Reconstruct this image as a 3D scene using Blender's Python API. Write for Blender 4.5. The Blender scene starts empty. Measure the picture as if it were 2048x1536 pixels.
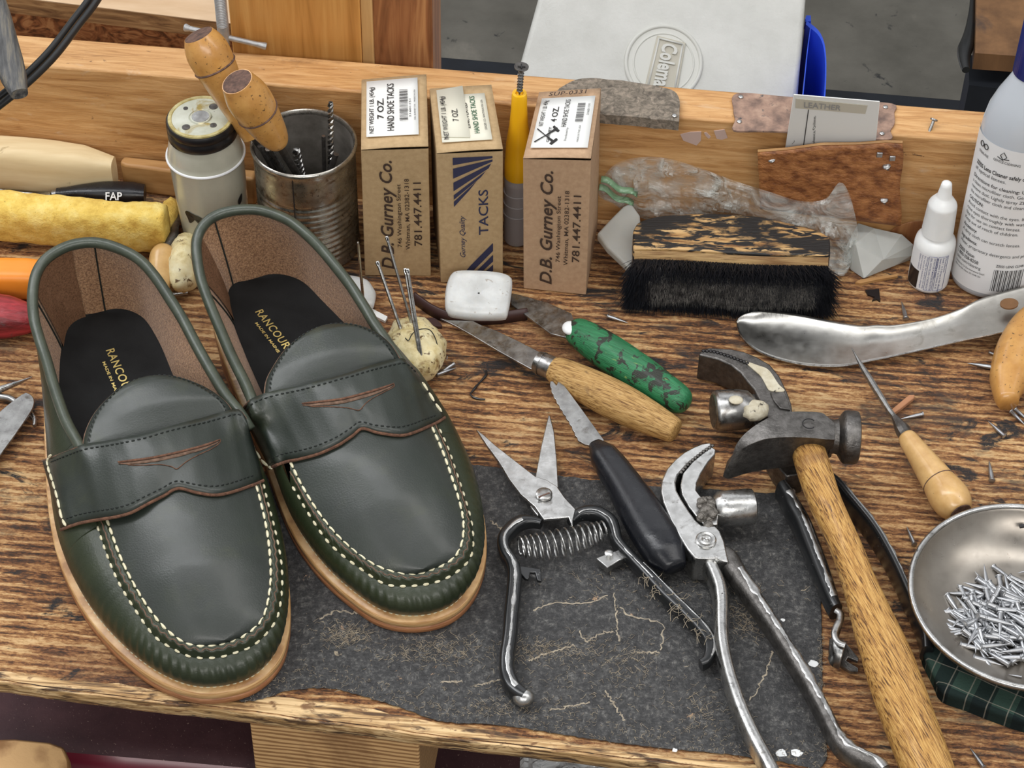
import bpy, bmesh, math, random
import numpy as np
from mathutils import Vector, Matrix, noise
random.seed(7); np.random.seed(7)
rad = math.radians
V = Vector
S = bpy.context.scene
COL = S.collection

# ------------------------------------------------------------------ camera, world, lamps, exposure
FPX = 4555.0; TH = rad(46); ROLL = rad(1.1); CAMH = 0.96
CAM = V((0, -CAMH / math.tan(TH), CAMH))
FW = V((0, math.cos(TH), -math.sin(TH)))
_u0 = V((1, 0, 0)).cross(FW)
RT = (V((1, 0, 0)) * math.cos(ROLL) + _u0 * math.sin(ROLL)).normalized()
UP = RT.cross(FW).normalized()
cd = bpy.data.cameras.new('camera'); cam = bpy.data.objects.new('camera', cd); COL.objects.link(cam)
cd.sensor_width = 36; cd.lens = FPX / 2048 * 36; cd.clip_start = 0.05
cam.matrix_world = Matrix(((RT.x, UP.x, -FW.x, CAM.x), (RT.y, UP.y, -FW.y, CAM.y), (RT.z, UP.z, -FW.z, CAM.z), (0, 0, 0, 1)))
S.camera = cam
cd.dof.use_dof = False
S.view_settings.view_transform = 'Standard'; S.view_settings.look = 'None'
S.view_settings.gamma = 1; S.view_settings.use_curve_mapping = False
S.view_settings.exposure = 0.0
w = bpy.data.worlds.new('world'); S.world = w; w.use_nodes = True
nt = w.node_tree; bg = nt.nodes['Background']
g = nt.nodes.new('ShaderNodeTexGradient'); tc = nt.nodes.new('ShaderNodeTexCoord'); mp = nt.nodes.new('ShaderNodeMapping')
mp.inputs['Rotation'].default_value = (0, rad(90), 0)
sx = nt.nodes.new('ShaderNodeSeparateXYZ'); nt.links.new(tc.outputs['Generated'], sx.inputs[0])
rp = nt.nodes.new('ShaderNodeValToRGB'); nt.links.new(sx.outputs['Z'], rp.inputs[0])
rp.color_ramp.elements[0].position = 0.0; rp.color_ramp.elements[0].color = (0.42, 0.40, 0.375, 1)
rp.color_ramp.elements[1].position = 0.75; rp.color_ramp.elements[1].color = (0.40, 0.40, 0.41, 1)
def wm(op, a, b_=None):
    x = nt.nodes.new('ShaderNodeMath'); x.operation = op
    for i, k in enumerate((a, b_)):
        if k is None: continue
        if isinstance(k, (int, float)): x.inputs[i].default_value = k
        else: nt.links.new(k, x.inputs[i])
    return x.outputs[0]
zc_ = wm('MAXIMUM', sx.outputs['Z'], 0.12); cx_ = wm('DIVIDE', sx.outputs['X'], zc_); cy_ = wm('DIVIDE', sx.outputs['Y'], zc_)
fx_ = wm('FRACT', wm('MULTIPLY_ADD', cx_, 0.9)); strip_ = wm('LESS_THAN', fx_, 0.16)  # bright strips added to the world for contrast in metal reflections
fy_ = wm('LESS_THAN', wm('FRACT', wm('MULTIPLY', wm('ADD', cy_, 20.3), 0.42)), 0.72)
up_ok = wm('GREATER_THAN', sx.outputs['Z'], 0.2)
amt = wm('MULTIPLY', wm('MULTIPLY', strip_, fy_), up_ok)
wmix = nt.nodes.new('ShaderNodeMix'); wmix.data_type = 'RGBA'; nt.links.new(amt, wmix.inputs[0]); nt.links.new(rp.outputs[0], wmix.inputs[6]); wmix.inputs[7].default_value = (3.0, 3.05, 3.1, 1)
nt.links.new(wmix.outputs[2], bg.inputs[0]); bg.inputs[1].default_value = 0.62

def lamp(name, loc, target, size, power, col=(1, 0.97, 0.93)):
    l = bpy.data.lights.new(name, 'AREA'); l.shape = 'RECTANGLE'; l.size, l.size_y = size; l.energy = power; l.color = col
    o = bpy.data.objects.new(name, l); COL.objects.link(o); o.location = loc
    o.rotation_euler = (V(target) - V(loc)).to_track_quat('-Z', 'Y').to_euler()
    return o
lamp('ceiling_and_fill_lamp', (-1.0, 0.15, 2.1), (0, 0, 0), (0.5, 2.4), 30, (0.97, 0.98, 1.0))
lamp('ceiling_and_fill_lamp', (1.1, -0.2, 2.2), (0, 0, 0), (0.5, 2.4), 16, (1.0, 0.98, 0.95))
lamp('ceiling_and_fill_lamp', (0.0, -2.3, 1.9), (0, 0.1, 0), (2.4, 0.6), 36, (1.0, 0.97, 0.93))  # unseen front fill, added to brighten the upright faces
lamp('ceiling_and_fill_lamp', (0.3, 2.3, 2.5), (0, 0.9, -0.4), (2.8, 1.5), 15, (0.97, 0.98, 1.0))  # added broad panel that gives flat metal a soft reflection
lamp('ceiling_and_fill_lamp', (-2.2, 2.2, 2.2), (0, 1.3, -0.7), (1.2, 1.2), 20, (0.97, 0.98, 1.0))  # added fill that brightens the floor behind the bench

# ------------------------------------------------------------------ pixel <-> world
def at(px, py, z=0.0):
    d = FW * FPX + RT * (px - 1024) - UP * (py - 768)
    return CAM + d * ((z - CAM.z) / d.z)
def proj(p):
    d = p - CAM; k = FPX / d.dot(FW)
    return 1024 + k * d.dot(RT), 768 - k * d.dot(UP)
def mpp(px, py, z=0.0):
    return (at(px, py, z) - CAM).dot(FW) / FPX
def aty(px, py, P, n):          # ray with the plane through P with normal n
    d = (FW * FPX + RT * (px - 1024) - UP * (py - 768)).normalized()
    return CAM + d * ((P - CAM).dot(n) / d.dot(n))
def zover(px, py, P):           # height at which the ray passes nearest above P
    best = None
    for i in range(0, 2600):
        z = P.z + i * 0.0001; q = at(px, py, z); e = (q.x - P.x) ** 2 + (q.y - P.y) ** 2
        if best is None or e < best[0]: best = (e, z)
    return best[1]

# ------------------------------------------------------------------ curves
def sp(pts, n, closed=False):
    P = [V(p) for p in pts]; m = len(P)
    if m == 2: return [P[0].lerp(P[1], i / (n - 1)) for i in range(n)]
    out = []; K = 16; segs = m if closed else m - 1
    g_ = (lambda i: P[i % m]) if closed else (lambda i: P[min(max(i, 0), m - 1)])
    for i in range(segs):
        a, b, c, d = g_(i - 1), g_(i), g_(i + 1), g_(i + 2)
        for k in range(K):
            t = k / K
            out.append(0.5 * ((2 * b) + (c - a) * t + (2 * a - 5 * b + 4 * c - d) * t * t + (3 * b - a - 3 * c + d) * t ** 3))
    out.append(P[0].copy() if closed else P[-1].copy())
    L = [0]
    for i in range(1, len(out)): L.append(L[-1] + (out[i] - out[i - 1]).length)
    T = L[-1]; res = []; j = 0; N = n if closed else n - 1
    for i in range(n):
        s = T * i / N
        while j < len(L) - 2 and L[j + 1] < s: j += 1
        res.append(out[j].lerp(out[j + 1], (s - L[j]) / max(L[j + 1] - L[j], 1e-9)))
    return res
def pz(pts, z, n=None, closed=False):     # pixel list (+height or heights) -> 3D, optionally resampled
    if not isinstance(z, (list, tuple)): z = [z] * len(pts)
    if len(z) != len(pts):
        zz = np.interp(np.linspace(0, 1, len(pts)), np.linspace(0, 1, len(z)), z)
    else: zz = z
    q = [at(p[0], p[1], float(h)) for p, h in zip(pts, zz)]
    return sp(q, n, closed) if n else q
def cz(pts, sc, ox, oy):                  # crop coordinates -> photo pixels
    return [(ox + x / sc, oy + y / sc) for x, y in pts]
def plen(pts): return sum((pts[i + 1] - pts[i]).length for i in range(len(pts) - 1))

# ------------------------------------------------------------------ mesh collector
class M:
    def __init__(s): s.v = []; s.f = []; s.m = []; s.cur = 0
    def add(s, vs, fs):
        b = len(s.v); s.v += [V(p) for p in vs]
        for f in fs: s.f.append([b + i for i in f]); s.m.append(s.cur)
        return s
    def grid(s, rows, closed=False):
        n = len(rows[0]); vs = [p for r in rows for p in r]; fs = []
        for i in range(len(rows) - 1):
            for j in range(n if closed else n - 1):
                k = (j + 1) % n
                fs.append([i * n + j, i * n + k, (i + 1) * n + k, (i + 1) * n + j])
        return s.add(vs, fs)
    def tube(s, pts, r, seg=12, up=None, cap=True, sq=1.0, r2=None):
        n = len(pts); P = [V(p) for p in pts]
        if not isinstance(r, (list, tuple)): r = [r] * n
        elif len(r) != n: r = list(np.interp(np.linspace(0, 1, n), np.linspace(0, 1, len(r)), r))
        if r2 is None: r2 = r
        elif not isinstance(r2, (list, tuple)): r2 = [r2] * n
        elif len(r2) != n: r2 = list(np.interp(np.linspace(0, 1, n), np.linspace(0, 1, len(r2)), r2))
        rows = []; prev = None
        for i in range(n):
            t = (P[min(i + 1, n - 1)] - P[max(i - 1, 0)]).normalized()
            if up is not None: a = V(up)
            elif prev is not None: a = prev
            else: a = V((0, 0, 1)) if abs(t.z) < 0.9 else V((1, 0, 0))
            b = t.cross(a).normalized(); a = b.cross(t).normalized(); prev = a
            row = []
            for k in range(seg):
                th = 2 * math.pi * k / seg; c, q = math.cos(th), math.sin(th)
                if sq != 1.0: c = math.copysign(abs(c) ** sq, c); q = math.copysign(abs(q) ** sq, q)
                row.append(P[i] + b * (c * r[i]) + a * (q * r2[i]))
            rows.append(row)
        s.grid(rows, True)
        if cap:
            b0 = len(s.v) - n * seg
            s.f.append([b0 + k for k in range(seg)][::-1]); s.m.append(s.cur)
            s.f.append([b0 + (n - 1) * seg + k for k in range(seg)]); s.m.append(s.cur)
        return s
    def lathe(s, p0, axis, prof, seg=32, cap=True, squash=None, upv=None):
        ax = V(axis).normalized(); a = V(upv) if upv is not None else (V((1, 0, 0)) if abs(ax.x) < 0.9 else V((0, 1, 0)))
        b = ax.cross(a).normalized(); a = b.cross(ax).normalized(); rows = []
        for h, r in prof:
            rows.append([V(p0) + ax * h + (a * math.cos(2 * math.pi * k / seg) + b * math.sin(2 * math.pi * k / seg) * (squash or 1)) * r for k in range(seg)])
        s.grid(rows, True)
        if cap:
            b0 = len(s.v) - len(prof) * seg
            if prof[0][1] > 1e-6: s.f.append([b0 + k for k in range(seg)][::-1]); s.m.append(s.cur)
            if prof[-1][1] > 1e-6: s.f.append([b0 + (len(prof) - 1) * seg + k for k in range(seg)]); s.m.append(s.cur)
        return s
    def prism(s, top, off):
        n = len(top); off = V(off)
        s.add(list(top) + [V(p) + off for p in top], [list(range(n)), [n + k for k in range(n)][::-1]] + [[k, n + k, n + (k + 1) % n, (k + 1) % n] for k in range(n)])
        return s
    def box(s, c, d, rz=0.0, mat=None):
        c = V(c); R = mat or Matrix.Rotation(rz, 3, 'Z'); vs = []
        for x in (-1, 1):
            for y in (-1, 1):
                for z in (-1, 1): vs.append(c + R @ V((x * d[0] / 2, y * d[1] / 2, z * d[2] / 2)))
        return s.add(vs, [[0, 1, 3, 2], [4, 6, 7, 5], [0, 4, 5, 1], [2, 3, 7, 6], [0, 2, 6, 4], [1, 5, 7, 3]])
    def ball(s, c, r, sc=(1, 1, 1), seg=16, rings=10, fn=None):
        rows = []
        for i in range(rings + 1):
            ph = math.pi * i / rings
            row = []
            for k in range(seg):
                th = 2 * math.pi * k / seg
                d = V((math.sin(ph) * math.cos(th) * sc[0], math.sin(ph) * math.sin(th) * sc[1], -math.cos(ph) * sc[2])) * r
                if fn: d = fn(d)
                row.append(V(c) + d)
            rows.append(row)
        return s.grid(rows, True)
    def dashes(s, pts, period, fill, r, seg=6, ph=0.0, lift=0.0):
        L = [0]
        for i in range(1, len(pts)): L.append(L[-1] + (pts[i] - pts[i - 1]).length)
        def q(x):
            x = min(max(x, 0), L[-1]); j = int(np.searchsorted(L, x)) ; j = min(max(j, 1), len(L) - 1)
            return pts[j - 1].lerp(pts[j], (x - L[j - 1]) / max(L[j] - L[j - 1], 1e-9))
        n = int(L[-1] / period)
        for i in range(n):
            a = (i + ph) * L[-1] / n
            pp = [q(a + fill * period * k / 4) + V((0, 0, lift)) for k in range(5)]
            s.tube(pp, [r * 0.45, r * 0.95, r, r * 0.95, r * 0.45], seg)
        return s

def link_mesh(name, m, mats, origin, smooth=True, angle=40, bev=0, sub=0, solid=0, bevseg=2, disp=None):
    me = bpy.data.meshes.new(name)
    me.from_pydata([p - origin for p in m.v], [], m.f)
    bm = bmesh.new(); bm.from_mesh(me); bmesh.ops.remove_doubles(bm, verts=bm.verts, dist=1e-6)
    bmesh.ops.recalc_face_normals(bm, faces=bm.faces)
    bm.to_mesh(me); bm.free()
    if not isinstance(mats, (list, tuple)): mats = [mats]
    for a in mats: me.materials.append(a)
    if len(mats) > 1 and len(me.polygons) == len(m.m):
        me.polygons.foreach_set('material_index', m.m)
    if smooth:
        me.polygons.foreach_set('use_smooth', [True] * len(me.polygons))
        if angle < 180: me.set_sharp_from_angle(angle=rad(angle))
    o = bpy.data.objects.new(name, me); COL.objects.link(o)
    if solid:
        d = o.modifiers.new('thickness', 'SOLIDIFY'); d.thickness = abs(solid); d.offset = -1 if solid > 0 else 1
    if bev:
        d = o.modifiers.new('bevel', 'BEVEL'); d.width = bev; d.segments = bevseg; d.limit_method = 'ANGLE'; d.angle_limit = rad(35)
    if sub:
        d = o.modifiers.new('subsurf', 'SUBSURF'); d.levels = sub; d.render_levels = sub
    return o
def thing(name, label, cat, loc, group=None):
    o = bpy.data.objects.new(name, None); COL.objects.link(o); o.location = loc; o.empty_display_size = 0.02
    o['label'] = label; o['category'] = cat
    if group: o['group'] = group
    return o
def worldloc(o):
    p = V(o.location)
    while o.parent: o = o.parent; p += V(o.location)
    return p
def part(name, m, mat, parent, label=None, **k):
    o = link_mesh(name, m, mat, worldloc(parent), **k); o.parent = parent
    if label: o['label'] = label
    return o
def solo(name, m, mat, label, cat, loc=None, group=None, kind=None, **k):
    if loc is None:
        n = len(m.v); loc = V((sum(p.x for p in m.v) / n, sum(p.y for p in m.v) / n, min(p.z for p in m.v)))
    o = link_mesh(name, m, mat, V(loc), **k); o.location = loc
    if label: o['label'] = label
    if cat: o['category'] = cat
    if group: o['group'] = group
    if kind: o['kind'] = kind
    return o

# ------------------------------------------------------------------ materials
def mat(name, cols, scale=30, st=(1, 1, 1), rz=0.0, rough=0.5, metal=0.0, bump=0.0, bs=None, bst=None, detail=6, dist=0.0,
        spots=(), banddir='Y', coat=0.0, trans=0.0, sss=0.0, ior=1.5, alpha=1.0, rvar=0.0, spec=0.5, sheen=0.0, nrough=0.6, bands=None, coord='Object'):
    m = bpy.data.materials.new(name); m.use_nodes = True; t = m.node_tree; N = t.nodes; L = t.links
    b = N['Principled BSDF']
    tc = N.new('ShaderNodeTexCoord'); src = tc.outputs[coord]
    def mapped(s3, rzz=rz):
        mp = N.new('ShaderNodeMapping'); mp.inputs['Rotation'].default_value = (0, 0, rzz) if not isinstance(rzz, tuple) else rzz
        L.new(src, mp.inputs[0])
        m2 = N.new('ShaderNodeMapping'); m2.inputs['Scale'].default_value = s3; L.new(mp.outputs[0], m2.inputs[0]); return m2.outputs[0]
    def nz(sc, s3, det=detail, dd=dist, ro=nrough):
        n = N.new('ShaderNodeTexNoise'); n.inputs['Scale'].default_value = sc; n.inputs['Detail'].default_value = det
        n.inputs['Roughness'].default_value = ro; n.inputs['Distortion'].default_value = dd; L.new(mapped(s3), n.inputs['Vector']); return n.outputs[0]
    if st == (1, 1, 1) and scale < 300: scale = scale * 1.7
    base = nz(scale, st)
    if bands:      # (scale, stretch, distortion, amount)
        wv = N.new('ShaderNodeTexWave'); wv.wave_type = 'BANDS'; wv.bands_direction = banddir; wv.inputs['Scale'].default_value = bands[0]
        wv.inputs['Distortion'].default_value = bands[2]; wv.inputs['Detail'].default_value = 3; wv.inputs['Detail Scale'].default_value = 1.2
        L.new(mapped(bands[1]), wv.inputs['Vector'])
        mx = N.new('ShaderNodeMix'); mx.data_type = 'FLOAT'; mx.inputs[0].default_value = bands[3]
        L.new(base, mx.inputs[2]); L.new(wv.outputs[1], mx.inputs[3]); base = mx.outputs[0]
    if len(cols) == 1:
        rgb = N.new('ShaderNodeRGB'); rgb.outputs[0].default_value = (*cols[0], 1); colr = rgb.outputs[0]
    else:
        rp = N.new('ShaderNodeValToRGB'); L.new(base, rp.inputs[0]); e = rp.color_ramp.elements
        cc = [(c if len(c) == 2 else (0.3 + 0.4 * i / (len(cols) - 1), c)) for i, c in enumerate(cols)]
        e[0].position, e[0].color = cc[0][0], (*cc[0][1], 1); e[1].position, e[1].color = cc[-1][0], (*cc[-1][1], 1)
        for p, c in cc[1:-1]:
            x = e.new(p); x.color = (*c, 1)
        colr = rp.outputs[0]
    rsock = None
    for sp_ in spots:      # (color, scale, threshold, softness, stretch[, roughness])
        n = nz(sp_[1] * (1.9 if sp_[1] > 15 else 1.3), sp_[4] if len(sp_) > 4 else (1, 1, 1), 7, 0.5)
        mr = N.new('ShaderNodeMapRange'); mr.inputs[1].default_value = sp_[2]; mr.inputs[2].default_value = sp_[2] + sp_[3]; L.new(n, mr.inputs[0])
        mx = N.new('ShaderNodeMix'); mx.data_type = 'RGBA'; L.new(mr.outputs[0], mx.inputs[0]); L.new(colr, mx.inputs[6]); mx.inputs[7].default_value = (*sp_[0], 1)
        colr = mx.outputs[2]
    L.new(colr, b.inputs['Base Color'])
    b.inputs['Roughness'].default_value = rough; b.inputs['Metallic'].default_value = metal
    if rvar:
        mr = N.new('ShaderNodeMapRange'); mr.inputs[1].default_value = 0.3; mr.inputs[2].default_value = 0.7
        mr.inputs[3].default_value = max(rough - rvar, 0.03); mr.inputs[4].default_value = min(rough + rvar, 1)
        L.new(nz(scale * 2.3, (1, 1, 1)), mr.inputs[0]); L.new(mr.outputs[0], b.inputs['Roughness'])
    b.inputs['Coat Weight'].default_value = coat; b.inputs['Coat Roughness'].default_value = 0.15
    b.inputs['Transmission Weight'].default_value = trans; b.inputs['IOR'].default_value = ior
    b.inputs['Alpha'].default_value = alpha; b.inputs['Specular IOR Level'].default_value = spec
    if sss:
        b.inputs['Subsurface Weight'].default_value = sss; b.inputs['Subsurface Radius'].default_value = (0.006, 0.005, 0.004); b.inputs['Subsurface Scale'].default_value = 1.0
    if sheen: b.inputs['Sheen Weight'].default_value = sheen
    if bump:
        bp = N.new('ShaderNodeBump'); bp.inputs['Strength'].default_value = min(bump, 1.0); bp.inputs['Distance'].default_value = 0.0006 * max(bump, 1)
        L.new(nz(bs or scale * 3, bst or st, 5), bp.inputs['Height']); L.new(bp.outputs[0], b.inputs['Normal'])
    return m

GR = rad(-4.6)     # grain direction of the bench in plan
def woodbench():
    m = bpy.data.materials.new('worn_bench_wood'); m.use_nodes = True; t = m.node_tree; N = t.nodes; L = t.links; b = N['Principled BSDF']
    tc = N.new('ShaderNodeTexCoord'); rot = N.new('ShaderNodeMapping'); rot.inputs['Rotation'].default_value = (0, 0, -GR); L.new(tc.outputs['Object'], rot.inputs[0])
    def mp(s3, o=(0, 0, 0)):
        x = N.new('ShaderNodeMapping'); x.inputs['Scale'].default_value = s3; x.inputs['Location'].default_value = o; L.new(rot.outputs[0], x.inputs[0]); return x.outputs[0]
    def nz(s3, det=8, ro=0.6, dd=0.0, o=(0, 0, 0)):
        n = N.new('ShaderNodeTexNoise'); n.inputs['Scale'].default_value = 1; n.inputs['Detail'].default_value = det; n.inputs['Roughness'].default_value = ro
        n.inputs['Distortion'].default_value = dd; L.new(mp(s3, o), n.inputs['Vector']); return n.outputs[0]
    def mth(op, a, c):
        x = N.new('ShaderNodeMath'); x.operation = op
        for i, k in enumerate((a, c)):
            if isinstance(k, (int, float)): x.inputs[i].default_value = k
            else: L.new(k, x.inputs[i])
        return x.outputs[0]
    def rng(a, lo, hi, t0=0.0, t1=1.0):
        x = N.new('ShaderNodeMapRange'); x.inputs[1].default_value = lo; x.inputs[2].default_value = hi; x.inputs[3].default_value = t0; x.inputs[4].default_value = t1; L.new(a, x.inputs[0]); return x.outputs[0]
    def mix(f, a, c):
        x = N.new('ShaderNodeMix'); x.data_type = 'RGBA'; L.new(f, x.inputs[0])
        for i, k in ((6, a), (7, c)):
            if isinstance(k, tuple): x.inputs[i].default_value = (*k, 1)
            else: L.new(k, x.inputs[i])
        return x.outputs[2]
    wv = N.new('ShaderNodeTexWave'); wv.wave_type = 'BANDS'; wv.bands_direction = 'Y'; wv.inputs['Scale'].default_value = 1; wv.inputs['Distortion'].default_value = 9.0
    wv.inputs['Detail'].default_value = 5; wv.inputs['Detail Scale'].default_value = 2.2; wv.inputs['Detail Roughness'].default_value = 0.7; L.new(mp((7, 52, 8)), wv.inputs['Vector'])
    streak = nz((34, 380, 60), 10, 0.68, 0.35)
    chip = nz((330, 760, 400), 8, 0.72, 0.6)
    mid = nz((60, 190, 60), 7, 0.65, 0.9, (2, 5, 0))
    patch = nz((9, 20, 10), 5, 0.6, 0.8)
    patch2 = nz((5, 13, 6), 4, 0.5, 0.3, (3.3, 1.7, 0))
    cen = lambda a, k: mth('MULTIPLY', mth('SUBTRACT', a, 0.5), k)
    v = mth('ADD', mth('ADD', cen(wv.outputs[1], 0.32), cen(streak, 0.98)), mth('ADD', cen(chip, 1.12), cen(mid, 0.75)))
    v = mth('ADD', mth('ADD', v, cen(patch, 0.95)), 0.575)
    rp = N.new('ShaderNodeValToRGB'); L.new(v, rp.inputs[0]); e = rp.color_ramp.elements
    e[0].position = 0.18; e[0].color = (0.026, 0.015, 0.009, 1); e[1].position = 0.95; e[1].color = (0.74, 0.50, 0.25, 1)
    for p, c in ((0.34, (0.080, 0.034, 0.015)), (0.46, (0.20, 0.082, 0.030)), (0.56, (0.32, 0.145, 0.052)), (0.68, (0.47, 0.245, 0.095)), (0.79, (0.62, 0.375, 0.165))):
        x = e.new(p); x.color = (*c, 1)
    c = rp.outputs[0]
    red = rng(patch2, 0.52, 0.62, 0, 0.38)
    c = mix(red, c, mix(rng(chip, 0.42, 0.58), (0.075, 0.032, 0.017), (0.26, 0.11, 0.052)))
    ink = mth('MULTIPLY', rng(nz((20, 44, 20), 8, 0.7, 1.0, (7, 2, 0)), 0.57, 0.63), rng(chip, 0.36, 0.5, 0.45, 1.0))
    c = mix(ink, c, (0.020, 0.019, 0.020))
    ink2 = mth('MULTIPLY', rng(nz((9, 16, 9), 6, 0.7, 0.6, (1, 8, 0)), 0.555, 0.63), rng(mid, 0.40, 0.56, 0.0, 0.8))
    c = mix(ink2, c, (0.034, 0.028, 0.026))
    L.new(c, b.inputs['Base Color']); b.inputs['Roughness'].default_value = 0.5
    L.new(rng(chip, 0.35, 0.65, 0.38, 0.68), b.inputs['Roughness'])
    bp = N.new('ShaderNodeBump'); bp.inputs['Strength'].default_value = 0.8; bp.inputs['Distance'].default_value = 0.0012; L.new(v, bp.inputs['Height']); L.new(bp.outputs[0], b.inputs['Normal'])
    return m
M_BENCH = woodbench()
M_RAIL = mat('rail_pine', [(0.30, (0.34, 0.155, 0.050)), (0.45, (0.54, 0.285, 0.105)), (0.60, (0.66, 0.385, 0.165)), (0.75, (0.72, 0.46, 0.22))], scale=1, st=(20, 230, 190), rz=-GR, rough=0.5, bump=0.7, bs=1, bst=(50, 520, 520), dist=0.7, detail=10, nrough=0.68,
             spots=[((0.16, 0.065, 0.022), 9, 0.60, 0.16, (1, 3.5, 3)), ((0.62, 0.42, 0.25), 22, 0.60, 0.12, (1, 2, 2)), ((0.10, 0.045, 0.02), 60, 0.66, 0.06, (1, 2, 2))])
M_EDGE = mat('bench_edge_wood', [(0.36, (0.09, 0.045, 0.018)), (0.47, (0.42, 0.25, 0.10)), (0.60, (0.74, 0.52, 0.27))], scale=1, st=(26, 420, 420), rz=-GR, rough=0.6, bump=0.8, bs=1, bst=(40, 500, 500), dist=0.6, detail=9,
             spots=[((0.07, 0.035, 0.015), 18, 0.55, 0.08, (1, 5, 5)), ((0.20, 0.10, 0.04), 60, 0.56, 0.1, (1, 2, 2))])
M_ENDGRAIN = mat('end_grain', [(0.35, (0.28, 0.14, 0.05)), (0.6, (0.62, 0.38, 0.17))], scale=1, st=(60, 60, 320), rough=0.7, bump=0.7, dist=0.4, banddir='Z', bands=(1, (18, 18, 95), 5, 0.55), spots=[((0.14, 0.06, 0.02), 9, 0.55, 0.2)])
M_POST = mat('varnished_plywood', [(0.3, (0.38, 0.165, 0.036)), (0.5, (0.56, 0.265, 0.068)), (0.7, (0.66, 0.35, 0.105))], scale=1, st=(120, 120, 7), rough=0.35, dist=0.7, detail=7)
M_POST2 = mat('reddish_stud', [(0.3, (0.12, 0.045, 0.018)), (0.48, (0.32, 0.13, 0.05)), (0.66, (0.50, 0.25, 0.10))], scale=1, st=(70, 70, 8), rough=0.45, dist=1.4)
M_POSTE = mat('pale_wood_edge', [(0.3, (0.50, 0.28, 0.10)), (0.7, (0.66, 0.42, 0.18))], scale=1, st=(90, 90, 10), rough=0.5)
M_OSB = mat('chip_board', [(0.36, (0.10, 0.035, 0.012)), (0.5, (0.27, 0.10, 0.035)), (0.64, (0.42, 0.20, 0.08))], scale=60, st=(1, 1, 1.8), rough=0.6, dist=2.5, detail=2)
M_FARTOP = mat('far_board_top', [(0.3, (0.55, 0.36, 0.20)), (0.7, (0.70, 0.52, 0.34))], scale=1, st=(14, 60, 60), rz=-GR, rough=0.55, spots=[((0.45, 0.42, 0.40), 14, 0.6, 0.2)])
M_PLY = mat('far_board_edge', [(0.34, (0.12, 0.055, 0.022)), (0.52, (0.33, 0.18, 0.075)), (0.68, (0.50, 0.32, 0.15))], scale=1, st=(16, 260, 260), rz=-GR, rough=0.6, dist=0.7)
# leather and shoe
M_GREEN = mat('dark_green_leather', [(0.3, (0.014, 0.020, 0.015)), (0.7, (0.024, 0.031, 0.024))], scale=16, rough=0.40, bump=0.22, bs=1100, rvar=0.07, coat=0.12, spots=[((0.034, 0.042, 0.022), 22, 0.55, 0.25), ((0.024, 0.028, 0.026), 9, 0.5, 0.3)], spec=0.6)
M_GREENW = mat('dark_green_leather_wall', [(0.3, (0.013, 0.020, 0.008)), (0.7, (0.028, 0.037, 0.016))], scale=20, rough=0.40, bump=0.3, bs=900, coat=0.1, spots=[((0.036, 0.044, 0.022), 30, 0.58, 0.25)])
M_BIND = mat('green_leather_binding', [(0.3, (0.040, 0.050, 0.036)), (0.7, (0.064, 0.078, 0.055))], scale=70, rough=0.36, bump=0.25, bs=900, coat=0.15)
M_SUEDE = mat('brown_suede', [(0.32, (0.13, 0.062, 0.030)), (0.5, (0.31, 0.165, 0.082)), (0.68, (0.50, 0.30, 0.16))], scale=1000, rough=0.95, bump=1.0, bs=1500, detail=10, sheen=0.25, spec=0.1)
M_SUEDED = mat('dark_brown_suede', [(0.32, (0.10, 0.050, 0.027)), (0.6, (0.20, 0.105, 0.058))], spots=[((0.24, 0.13, 0.075), 40, 0.55, 0.25)], scale=1000, rough=0.95, bump=1.0, bs=1500, spec=0.1)
M_SOCK = mat('black_insole_leather', [(0.3, (0.006, 0.006, 0.006)), (0.7, (0.012, 0.012, 0.012))], scale=30, rough=0.6, bump=0.2, bs=1200, spec=0.16)
M_GOLD = mat('gold_foil', [(0.85, 0.66, 0.24)], rough=0.35, metal=0.8)
M_WELT = mat('tan_welt', [(0.35, (0.36, 0.18, 0.065)), (0.5, (0.56, 0.32, 0.13)), (0.65, (0.70, 0.47, 0.23))], scale=1, st=(60, 60, 1400), rough=0.4, bump=0.3, coat=0.15)
M_SOLE = mat('brown_sole_edge', [(0.35, (0.27, 0.105, 0.042)), (0.65, (0.45, 0.205, 0.088))], scale=1, st=(80, 80, 900), rough=0.42, bump=0.4, coat=0.12)
M_CUT = mat('raw_leather_edge', [(0.35, (0.085, 0.038, 0.022)), (0.65, (0.19, 0.090, 0.052))], scale=400, rough=0.9, bump=1)
M_CUTD = mat('dark_raw_edge', [(0.35, (0.09, 0.05, 0.03)), (0.65, (0.20, 0.12, 0.08))], scale=400, rough=0.8)
M_CREAM = mat('waxed_cream_thread', [(0.3, (0.62, 0.56, 0.36)), (0.7, (0.80, 0.75, 0.55))], scale=300, rough=0.5, bump=0.3)
M_DKTHR = mat('black_thread', [(0.008, 0.012, 0.010)], rough=0.6)
# metals and handles
M_STEEL = mat('worn_steel', [(0.3, (0.24, 0.235, 0.23)), (0.6, (0.44, 0.44, 0.43))], scale=60, rough=0.33, metal=1, rvar=0.12, bump=0.2, spots=[((0.12, 0.105, 0.09), 60, 0.58, 0.14), ((0.05, 0.042, 0.036), 130, 0.66, 0.08)])
M_CHROME = mat('scuffed_chrome', [(0.3, (0.40, 0.40, 0.39)), (0.7, (0.64, 0.64, 0.63))], scale=70, rough=0.30, metal=1, rvar=0.10, bump=0.35, bs=160, spots=[((0.20, 0.19, 0.175), 70, 0.58, 0.16), ((0.06, 0.05, 0.045), 120, 0.68, 0.06)])
M_DARKST = mat('dark_forged_steel', [(0.3, (0.085, 0.080, 0.075)), (0.7, (0.20, 0.19, 0.18))], scale=120, rough=0.40, metal=0.9, rvar=0.10, bump=0.5, bs=700, spots=[((0.26, 0.25, 0.23), 300, 0.66, 0.05)])
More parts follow.
